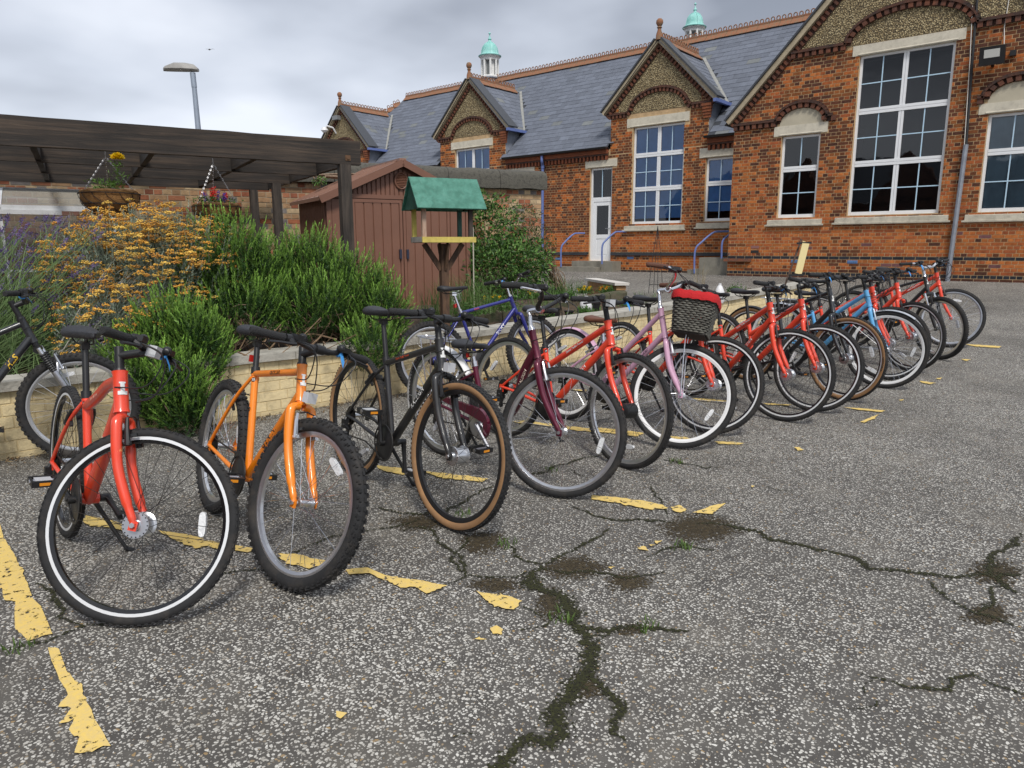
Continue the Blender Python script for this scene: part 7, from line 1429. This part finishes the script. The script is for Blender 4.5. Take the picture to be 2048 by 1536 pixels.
def mudguard_mesh(c, R, a0, a1, w_, mt):
    o = MB(); n = 30; vs_ = []; rr = R+0.014
    for i in range(n+1):
        a = a0+(a1-a0)*i/n
        for j in range(7): q = -1+2*j/6; r = rr-0.012*q*q; vs_.append((c[0]+r*math.cos(a), q*w_/2, c[2]+r*math.sin(a)))
    fs = [(i*7+j, (i+1)*7+j, (i+1)*7+j+1, i*7+j+1) for i in range(n) for j in range(6)]
    vs2 = [(v[0]+(c[0]-v[0])*0.006, v[1], v[2]+(c[2]-v[2])*0.006) for v in vs_]; o.add(vs_+vs2, fs+[tuple(x+len(vs_) for x in f[::-1]) for f in fs])
    for y in (-1, 1):
        for am in (a0+(a1-a0)*0.12, a0+(a1-a0)*0.35): o.tube([(c[0], y*0.07, c[2]), (c[0]+rr*math.cos(am), y*w_/2, c[2]+rr*math.sin(am))], 0.0025, 4, mi=1)
    return o.mesh('mudguard', [mt, STEEL], ang=50)
def rack_mesh(g):
    o = MB(); z = g['R']*2+0.05; 
    for y in (-0.055, 0.055): o.tube(catmull([(0.20, y, z), (-0.05, y, z), (-0.20, y*0.9, z), (-0.22, 0, z)], 4), 0.005, 6); o.tube([(-0.02, y*1.25, g['R']+0.02), (-0.04, y, z)], 0.0045, 5); o.tube([(0.03, y*1.25, g['R']+0.02), (0.06, y, z)], 0.0045, 5); o.tube([(-0.05, y*1.25, g['R']+0.02), (-0.15, y, z)], 0.0045, 5)
    for x in (0.15, 0.05, -0.05, -0.15): o.tube([(x, -0.055, z), (x, 0.055, z)], 0.0045, 5)
    return o.mesh('rack', ALUM)
def cables_mesh(sp, g):
    """steered cables: from the levers forward and down round the head tube"""
    o = MB(); H_ = catmull(bar_pts(sp, g), 8); k = int(len(H_)*0.58); hb = g['HB']
    for sd_, dest, bow in ((-1, g['HT']+V3(0.01, -0.024, -0.06), 0.11), (1, g['HT']+V3(0.01, 0.024, -0.07), 0.13), (-1, hb+PA*0.05+UA*0.03, 0.09), (1, hb+V3(-0.03, 0.03, 0.04), 0.07)):
        p = H_[k]*V3(1, sd_, 1)+V3(0.02, 0, 0.0); o.tube(catmull([p, p*0.7+dest*0.3+V3(bow, 0, 0.01+0.02*random.random()), p*0.35+dest*0.65+V3(bow*0.9, 0, -0.03), dest], 6), 0.0026, 5)
    return o.mesh('cables', BLK)
def basket_mesh(g):
    c = g['bar']+V3(0.20, 0, -0.165); o = MB(); n = 88; rows = 17; H_ = 0.24
    def ring(z, k):
        f = 0.80+0.20*z/H_; a, b = 0.135*f, 0.185*f; P = []
        for i in range(n):
            t = 2*PI*i/n; ct, st_ = math.cos(t), math.sin(t); q = 1/(abs(ct)**5+abs(st_)**5)**0.2; d = 0.0055*math.cos(t*22+k*PI); P.append((c[0]+(a+d)*ct*q, c[1]+(b+d)*st_*q, c[2]-H_/2+z))
        return P
    for k in range(rows): o.tube(ring(0.008+H_*k/rows, k), 0.0068, 5, closed=True, mi=0)
    for i in range(22):
        t = 2*PI*(i+0.5)/22; ct, st_ = math.cos(t), math.sin(t); q = 1/(abs(ct)**5+abs(st_)**5)**0.2; o.tube([(c[0]+0.135*(0.80+0.2*u)*ct*q, c[1]+0.185*(0.80+0.2*u)*st_*q, c[2]-H_/2+H_*u) for u in (0, 0.5, 1)], 0.005, 5, mi=1)
    o.box((c[0], c[1], c[2]-H_/2), (0.20, 0.28, 0.012), mi=1); return o.mesh('basket', [mat('grey_wicker', (0.085, 0.080, 0.068), 0.8, col2=(0.17, 0.165, 0.14), vscale=20), mat('dark_wicker', (0.035, 0.032, 0.028), 0.8)], ang=60), c, H_
def liner_mesh(c, H_):
    o = MB(); n = 60; vs_ = []; ed = []
    for (s_, z) in ((1.10, H_/2-0.035), (1.13, H_/2-0.01), (1.10, H_/2+0.018), (0.98, H_/2+0.012), (0.9, H_/2-0.03), (0.6, H_/2-0.09), (0.02, H_/2-0.10)):
        for i in range(n):
            t = 2*PI*i/n; ct, st_ = math.cos(t), math.sin(t); q = 1/(abs(ct)**5+abs(st_)**5)**0.2; w_ = 1+0.012*math.sin(t*26)+0.01*math.sin(t*11); vs_.append((c[0]+0.135*s_*w_*ct*q, c[1]+0.185*s_*w_*st_*q, c[2]+z+0.003*math.sin(t*17)))
    fs = [(k*n+i, k*n+(i+1) % n, (k+1)*n+(i+1) % n, (k+1)*n+i) for k in range(6) for i in range(n)]; o.add(vs_, fs); return o.mesh('liner', mat('red_cotton', (0.55, 0.018, 0.022), 0.9, bump=0.4, bscale=90), ang=70)
def text_on_tube(tube, body, size, t, dmat, bold=0.0, shear=0.0, spacing=1.0, lift=0.0012, side=-1, roll=0.0):
    a, b, r = tube; d = b-a; L = np.linalg.norm(d); d = d/L; up = V3(-d[2], 0, d[0]); nr = V3(0, side, 0); v, f = cached(('txt', body, size, bold, shear, spacing), lambda: text_verts(body, size, bold, shear, spacing)); rr = r+lift; o = MB(); P = []
    for q in v: ph = q[1]/rr+roll; P.append(a+d*(L*t+q[0])+rr*(math.cos(ph)*nr+math.sin(ph)*up))
    o.add(P, f); return o.mesh('lettering', dmat, False)
def bicycle(idx, pose, sp, label):
    x, y, head, steer, lean = pose; g = geo(sp); key = sp['key']; hd, le = math.radians(head), math.radians(lean); Wb = g['W']; zf = gz(y); zr_ = gz(y-Wb*math.sin(hd)); slope = math.atan2(zf-zr_, Wb)
    bike = bpy.data.objects.new('bicycle', None); COL.objects.link(bike); bike.empty_display_size = 0.1; tag(bike, label, 'bicycle', 'bicycles parked in the yard')
    base = Matrix.Translation((x, y, zf))@Matrix.Rotation(hd, 4, 'Z')@Matrix.Rotation(-slope, 4, 'Y')@Matrix.Rotation(-le, 4, 'X')@Matrix.Translation((-Wb, 0, 0)); bike.matrix_world = base; SM = steer_matrix(g, math.radians(steer)); P = PAINTS[sp['col']]
    def part(name, fn, mtx=None, parent=bike, shared=True): return link(name, cached((key, name, fn.__code__.co_firstlineno, str(fn.__defaults__)), fn) if shared else fn(), parent, mtx)
    fr = link('frame', cached((key, 'frame'), lambda: frame_mesh(sp, g)), bike); T = MC[(key, 'tubes')]
    wheel('rear_wheel', bike, sp, g['RH'], False); fw = wheel('front_wheel', bike, sp, g['FH'], True, SM)
    link('fork', cached((key, 'fork'), lambda: fork_mesh(sp, g)), bike, SM); link('stem', cached((key, 'stem'), lambda: stem_mesh(sp, g)), bike, SM); hbar = link('handlebar', cached((key, 'hbar'), lambda: handlebar_mesh(sp, g)), bike, SM)
    for sd_ in (-1, 1):
        link('grip', cached((key, 'grip', sd_), lambda: grip_mesh(sp, g, sd_)), hbar); link('brake_lever', cached((key, 'lever', sd_), lambda: lever_mesh(sp, g, sd_)), hbar)
    link('cables', cables_mesh(sp, g), bike, SM)
    o = MB(); o.tube([g['ST']-g['SU']*0.02, g['sad']-g['SU']*0.035], 0.0135, 12); o.cyl(g['ST']-g['SU']*0.02, g['ST']+g['SU']*0.012, 0.0205, 12); o.box(g['sad']-g['SU']*0.04, (0.04, 0.03, 0.03))
    if sp.get('postcol') == 'silver': link('seat_post', o.mesh('seat_post', CHRM), bike)
    else: link('seat_post', o.mesh('seat_post', BLK), bike)
    sm = Matrix.Translation(Vector(g['sad']+V3(0.0, 0, 0.02)))@Matrix.Rotation(math.radians(sp.get('sadtilt', -2)), 4, 'Y'); sa = link('saddle', cached(('saddle', sp.get('sadcol', 'black'), sp.get('sadw', 1.0)), lambda: saddle_mesh(SADBR if sp.get('sadcol') == 'brown' else SADB, sp.get('sadw', 1.0))), bike, sm)
    def rails():
        o = MB()
        for yy in (-0.022, 0.022): o.tube(catmull([(-0.10, yy*1.6, -0.022), (-0.06, yy, -0.05), (0.05, yy, -0.05), (0.11, yy*0.4, -0.022)], 4), 0.0036, 6)
        return o.mesh('saddle_rails', BLK)
    link('saddle_rails', cached('rails', rails), sa)
    BBm = Matrix.Translation(Vector(g['BB'])); link('chainring', cached((key, 'ring'), lambda: crank_mesh(sp, 'ring')), bike, BBm); link('crank', cached((key, 'crank'), lambda: crank_mesh(sp, 'arms')), bike, BBm); ca = math.radians(sp.get('crank', 160))
    for sd_, a in ((-1, ca), (1, ca+PI)): link('pedal', cached(('pedal', sp.get('pedal')), lambda: pedal_mesh(sp, sp.get('pedal') == 'metal')), bike, Matrix.Translation(Vector(g['BB'])+Vector((0.17*math.cos(a), sd_*0.138, 0.17*math.sin(a)))))
    link('chain', cached(('chain', g['R']), lambda: chain_mesh(g)), bike); link('cassette', cached('cassette', cassette_mesh), bike, Matrix.Translation(Vector(g['RH']))); link('derailleur', cached(('mech', g['R']), lambda: mech_mesh(g)), bike)
    if sp.get('fork', 'rigid') == 'rigid' or True:
        rr = g['R']-sp.get('tw', 0.04)-0.02; u2 = UA if sp.get('fork', 'rigid') == 'rigid' else UA; link('brake', cached((key, 'fbrake'), lambda: vbrake_mesh(g['FH']+UA*rr-PA*(0.03 if sp.get('fork', 'rigid') == 'rigid' else 0.0), UA, PA, sp.get('brake') == 'silver')), bike, SM)
        sd2 = (g['ST']-g['SU']*0.05-g['RH']); sd2 = sd2/np.linalg.norm(sd2); bk2 = V3(-sd2[2], 0, sd2[0]); link('brake', cached((key, 'rbrake'), lambda: vbrake_mesh(g['RH']+sd2*rr-bk2*0.0, sd2, bk2, sp.get('brake') == 'silver')), bike)
    if sp.get('stand', 'rear'): link('kickstand', cached((key, 'stand'), lambda: stand_mesh(g, sp)), bike)
    for mk in sp.get('mud', ()):
        wh, colr = mk; mt = {'silver': ALUM, 'white': WHT, 'black': BLK, 'pink': PAINTS['pink']}[colr]
        if wh == 'r': link('mudguard', cached((key, 'mudr'), lambda: mudguard_mesh(g['RH'], g['R'], math.radians(200), math.radians(35), 0.052, mt)), bike)
        else: link('mudguard', cached((key, 'mudf'), lambda: mudguard_mesh(g['FH'], g['R'], math.radians(195), math.radians(55), 0.052, mt)), bike, SM)
    if sp.get('rack'): link('rack', cached((key, 'rack'), lambda: rack_mesh(g)), bike)
    if sp.get('chaincase'):
        def cc_():
            o = MB(); c1, c2 = g['BB'], g['RH']; pr = [(c1[0]+0.097*math.cos(t), c1[2]+0.097*math.sin(t)) for t in np.linspace(-0.9, 1.65, 18)]+[(c2[0]+0.06, c2[2]+0.055), (c2[0]+0.06, c2[2]+0.03), (c1[0]-0.07, c1[2]+0.045), (c1[0]+0.05, c1[2]+0.02), (c1[0]+0.055, c1[2]-0.03)]; o.prism(pr, -0.062, -0.040, lambda u, v, d: (u, d, v)); return o.mesh('chain_guard', P, ang=50)
        cg = link('chain_guard', cached((key, 'cguard'), cc_), bike)
    if sp.get('basket'):
        bm, c, H_ = basket_mesh(g); bo = link('basket', bm, bike, SM); link('liner', liner_mesh(c, H_), bo)
        o = MB()
        for yy in (-0.05, 0.05): o.tube(catmull([tuple(g['FH']+V3(0, yy*1.3, 0)), tuple(c+V3(-0.02, yy*1.2, -H_/2-0.03)), tuple(c+V3(0.0, yy, -H_/2-0.002))], 4), 0.004, 6)
        o.tube([tuple(c+V3(0.0, -0.05, -H_/2-0.002)), tuple(c+V3(0.0, 0.05, -H_/2-0.002))], 0.004, 6); link('basket_stay', o.mesh('basket_stay', ALUM), bike, SM)
    for tx in sp.get('text', ()):
        tb, body, size, t, dm, kw = tx; link('lettering', cached((key, 'tx', tb, body), lambda: text_on_tube(T[tb], body, size, t, DEC[dm], **kw)), fr)
    if sp.get('badge', True):
        def badge():
            o = MB(); a, b = g['HB'], g['HT']; rr = 0.0205*sp.get('fat', 1.0)+0.0012; m_ = a*0.45+b*0.55
            for (z0_, z1_, w_) in ((-0.022, -0.008, 0.62), (-0.008, 0.020, 0.26), (0.020, 0.026, 0.42)):
                vs_ = []
                for k in range(7):
                    ph = -w_+2*w_*k/6; dr = PA*math.cos(ph)+V3(0, 1, 0)*math.sin(ph); vs_ += [m_+UA*z0_+dr*rr, m_+UA*z1_+dr*rr]
                o.add(vs_, [(2*k, 2*k+2, 2*k+3, 2*k+1) for k in range(6)])
            return o.mesh('head_badge', DEC['white'], False)
        link('head_badge', cached((key, 'badge'), badge), fr)
    if sp.get('num'):
        a, b, r = T['seat']; v, f = text_verts(sp['num'], 0.014, 0.0004); o = MB(); d = (b-a)/np.linalg.norm(b-a); pos = a+(b-a)*0.90; fx = V3(d[2], 0, -d[0]); ang0 = -0.75
        def wrap(u, w_, lift): ph = ang0+u/(r+lift); return pos+d*w_+(r+lift)*(math.cos(ph)*V3(0, -1, 0)-math.sin(ph)*fx*-1.0 if False else (math.cos(ph)*fx*1.0+math.sin(ph)*V3(0, 1, 0)))
        K = 16; disc = [(0.011*math.cos(2*PI*i/K), 0.011*math.sin(2*PI*i/K)) for i in range(K)]; o.add([wrap(0, 0, 0.001)]+[wrap(u, w_, 0.001) for u, w_ in disc], [(0, 1+i, 1+(i+1) % K) for i in range(K)], 0); o.add([wrap(q[0], q[1], 0.0022) for q in v], f, 1); link('number_sticker', o.mesh('number_sticker', [DEC['black'], DEC['white']], False), fr)
    if sp.get('forksticker'):
        o = MB(); c = g['HB']-UA*0.035-UA*0.10+PA*0.002+V3(0, -0.054, 0); r = 0.0178; vs_ = []
        for zz in (-0.016, 0.016):
            for k in range(9): ph = -1.9+2.2*k/8; vs_.append(c+UA*zz+r*(math.cos(ph)*PA+math.sin(ph)*V3(0, 1, 0)))
        o.add(vs_, [(k, k+1, 9+k+1, 9+k) for k in range(8)]); link('fork_sticker', cached((key, 'fst'), lambda: o.mesh('fork_sticker', DEC['amber'], False)), bike, SM)
    if sp.get('light'):
        o = MB(); c = g['bar']+PA*0.045+V3(0, -0.06 if sp['light'] == 'bar' else 0.0, -0.02 if sp['light'] == 'bar' else -0.15) if sp['light'] == 'bar' else g['HB']+PA*0.055+UA*0.005; o.box(c, (0.035, 0.045, 0.042)); o.bar(c, c-PA*0.05, 0.012, 0.012, mi=1); link('front_reflector', o.mesh('front_reflector', [LGREY, BLK]), bike, SM)
    if sp.get('tagged'):
        H_ = catmull(bar_pts(sp, g), 8); p = H_[int(len(H_)*0.45)]*V3(1, sp['tagged'], 1); o = MB(); o.add([p+V3(0.016, -0.009, 0.0), p+V3(0.016, 0.009, 0.0), p+V3(0.040, 0.009, -0.035), p+V3(0.05, 0.0, -0.06), p+V3(0.040, -0.009, -0.035)], [(0, 1, 2, 4), (4, 2, 3)]); o.tube([p+V3(0.0155*math.cos(t), 0, 0.0155*math.sin(t)) for t in np.linspace(0, 2*PI, 12, endpoint=False)], 0.006, 6, closed=True); link('blue_tag', o.mesh('blue_tag', BTAG), bike, SM)
    if sp.get('rearref', True):
        o = MB(); p = g['ST']+g['SU']*0.05+V3(-0.03, 0, 0); o.box(p, (0.014, 0.045, 0.032)); o.box(p+V3(0.018, 0, 0), (0.03, 0.012, 0.012), mi=1); link('rear_reflector', cached((key, 'rref'), lambda: o.mesh('rear_reflector', [REDR, BLK], False)), bike)
    return bike
EPP = [('top', 'Essex Pedal Power', 0.021, 0.50, 'white', dict(bold=0.0004)), ('down', 'RALEIGH', 0.030, 0.52, 'white', dict(bold=0.0006, spacing=1.15))]
RED = dict(key='red', col='red', type='step', tw=0.037, st=0.40, post=0.23, hub='drum', spoke='black', text=EPP, fat=1.2, num='11', forksticker=True, brake='black', tagged=1, stand='mid', stemh=0.10, crank=200, rearref=False)
RED1 = dict(RED, key='red_slope', type='slope', st=0.44, post=0.25, stemh=0.065, reach=0.11, hw=0.27, fat=1.28, num='14', crank=165, pedal='metal', light='bar', text=[('top', 'Essex Pedal Power', 0.016, 0.42, 'cream', {}), ('down', 'RALEIGH', 0.026, 0.6, 'cream', {})])
RED5 = dict(RED, key='red_block', hub='block', spoke='black', rim='silver', light='bar', num='19', crank=20)
REDW = dict(RED, key='red_white_rim', tw=0.038, rim='bs')
BIKES = [
 (0, (-4.866, 1.576, 75, -7, 4.0), dict(key='mtb0', col='dark', type='diamond', R=0.335, tw=0.055, knob=True, fk=0.46, fork='susp_silver', boot=True, rim='silver', st=0.42, post=0.12, fat=1.15, text=[('down', 'HLS', 0.05, 0.72, 'gold', dict(shear=0.3, bold=0.0015))], badge=False, tagged=-1, stand=None, bars='riser', brake='silver'), 'dark grey mountain bike leaning on the cream wall, cut by the frame edge'),
 (1, (-2.567, 0.893, -8, 52, 8.0), RED1, 'red bicycle with sloping top tube standing closest to the camera'),
 (2, (-2.355, 1.409, -12, 16, 14.0), dict(key='orange', col='orange', type='diamond', R=0.335, tw=0.056, knob=True, rim='silver', st=0.50, post=0.17, stemh=0.05, reach=0.10, spoke='steel', fat=1.0, text=[('down', 'GEMINI', 0.040, 0.50, 'black', dict(bold=0.001, spacing=1.2)), ('top', 'OUTRIDER', 0.024, 0.52, 'black', dict(shear=0.35, bold=0.0005)), ('seat', 'G', 0.030, 0.62, 'black', dict(bold=0.0008))], num='23', badge=True, tagged=1, light='crown', crank=10, stand='rear', brake='silver'), 'bright orange mountain bike with knobbly tyres'),
 (3, (-2.270, 2.236, -12, 6, 6.7), dict(key='blacktan', col='black', type='diamond', R=0.352, tw=0.046, side='tan', rim='black', st=0.45, post=0.25, hub='drum', spoke='black', fat=1.1, text=[('top', 'Essex Pedal Power', 0.019, 0.38, 'orange', {}), ('down', 'RALEIGH', 0.034, 0.60, 'white', dict(bold=0.0008, spacing=1.15))], stemh=0.09, light='crown', crank=95, pedal='metal', stand='mid', tyretext='VITTORIA', rearref=False), 'black bicycle with tan-walled tyres beside the orange one'),
 (4, (-2.152, 2.925, -8, 28, 1.5), dict(key='burgundy', col='burgundy', type='lady', rim='silver', tw=0.040, spoke='steel', st=0.36, post=0.10, postcol='silver', stem='quill', stemcol='silver', stemh=0.10, bars='swept', lever='silver', text=[('down', 'RALEIGH', 0.028, 0.55, 'cream', dict(bold=0.0005))], mud=(('r', 'white'),), rack=True, chaincase=True, ring='silver', crank=-40, brake='silver', badge=False), 'burgundy step-through bicycle with white rear mudguard and rack'),
 (5, (-2.146, 3.561, -6, -8, 8.0), RED5, 'red step-through bicycle with black front hub between burgundy and pink ones'),
 (6, (-2.113, 4.155, -10, 30, 7.3), dict(key='pink', col='pink', type='step', low=0.16, R=0.347, tw=0.042, rim='white', spoke='steel', ht=0.20, fk=0.40, st=0.38, post=0.13, stem='quill', stemcol='silver', barcol='silver', stemh=0.12, bars='swept', grip='brown', sadcol='brown', sadw=1.1, mud=(('r', 'pink'),), chaincase=True, basket=True, postcol='silver', text=[('down', 'Routier', 0.034, 0.66, 'black', dict(shear=0.2))], badge=False, brake='silver', crank=60), 'pale pink bicycle with grey wicker basket and red liner'),
 (7, (-2.115, 4.625, -20, 28, 7.5), dict(REDW, num='20'), 'red bicycle half hidden behind the wicker basket'),
 (8, (-1.820, 5.312, -22, 20, 2.5), RED, 'red step-through bicycle just right of the one behind the basket'),
 (9, (-1.751, 5.745, -19, 18, 5.7), RED, 'red step-through bicycle next to the black one with tan tyres in the far half'),
 (10, (-1.675, 6.288, -20, 3, 3.7), dict(key='blacktan2', col='dark', type='diamond', R=0.352, tw=0.046, side='tan', rim='bs', st=0.44, post=0.17, hub='drum', spoke='black', fat=1.1, ht=0.20, stemh=0.08, mud=(('r', 'black'),), crank=120, tagged=-1, forksticker=True, rearref=False, tyretext='VITTORIA'), 'dark grey bicycle with tan-walled tyres left of the sky-blue one'),
 (11, (-1.528, 7.002, -11, 11, 1.0), dict(key='blue', col='blue', type='step', low=0.22, tw=0.042, rim='white', spoke='steel', st=0.40, post=0.14, mud=(('r', 'silver'), ('f', 'silver')), rack=True, fat=1.1, ring='silver', badge=False, crank=75, brake='silver'), 'sky-blue step-through bicycle with silver mudguards and white rims'),
 (12, (-1.597, 7.417, -12, 11, 2.8), REDW, 'red bicycle directly behind the sky-blue one'),
 (13, (-1.525, 8.002, -17, -6, 2.8), RED, 'red bicycle left of the black suspension-fork one'),
 (14, (-1.417, 8.850, -19, -14, 1.0), dict(key='mtb14', col='black', type='diamond', R=0.340, tw=0.048, fk=0.44, fork='susp_black', rim='silver', st=0.44, post=0.12, badge=True, stemcol='silver', barcol='silver', bars='riser', crank=30, tagged=-1), 'black mountain bike with suspension fork and silver handlebar'),
 (15, (-1.471, 9.753, -11, 17, 4.4), dict(RED, key='red_last', rim='silver', hub='small', spoke='steel', tw=0.042), 'red bicycle at the far end of the row'),
 (16, (-4.088, 5.213, 66, 14, 7.0), dict(key='navy', col='navy', type='diamond', R=0.335, W=1.03, tw=0.054, knob=True, rim='silver', st=0.48, post=0.20, postcol='silver', stem='quill', stemcol='silver', barcol='silver', bars='riser', stemh=0.10, text=[('down', 'ENMY', 0.045, 0.6, 'white', dict(bold=0.001)), ('top', 'ESSEX', 0.02, 0.3, 'orange', {})], badge=False, tagged=1, stand=None, crank=-70, mud=()), 'navy blue mountain bike leaning against the cream wall behind the row'),
]
for b_ in BIKES: bicycle(*b_)
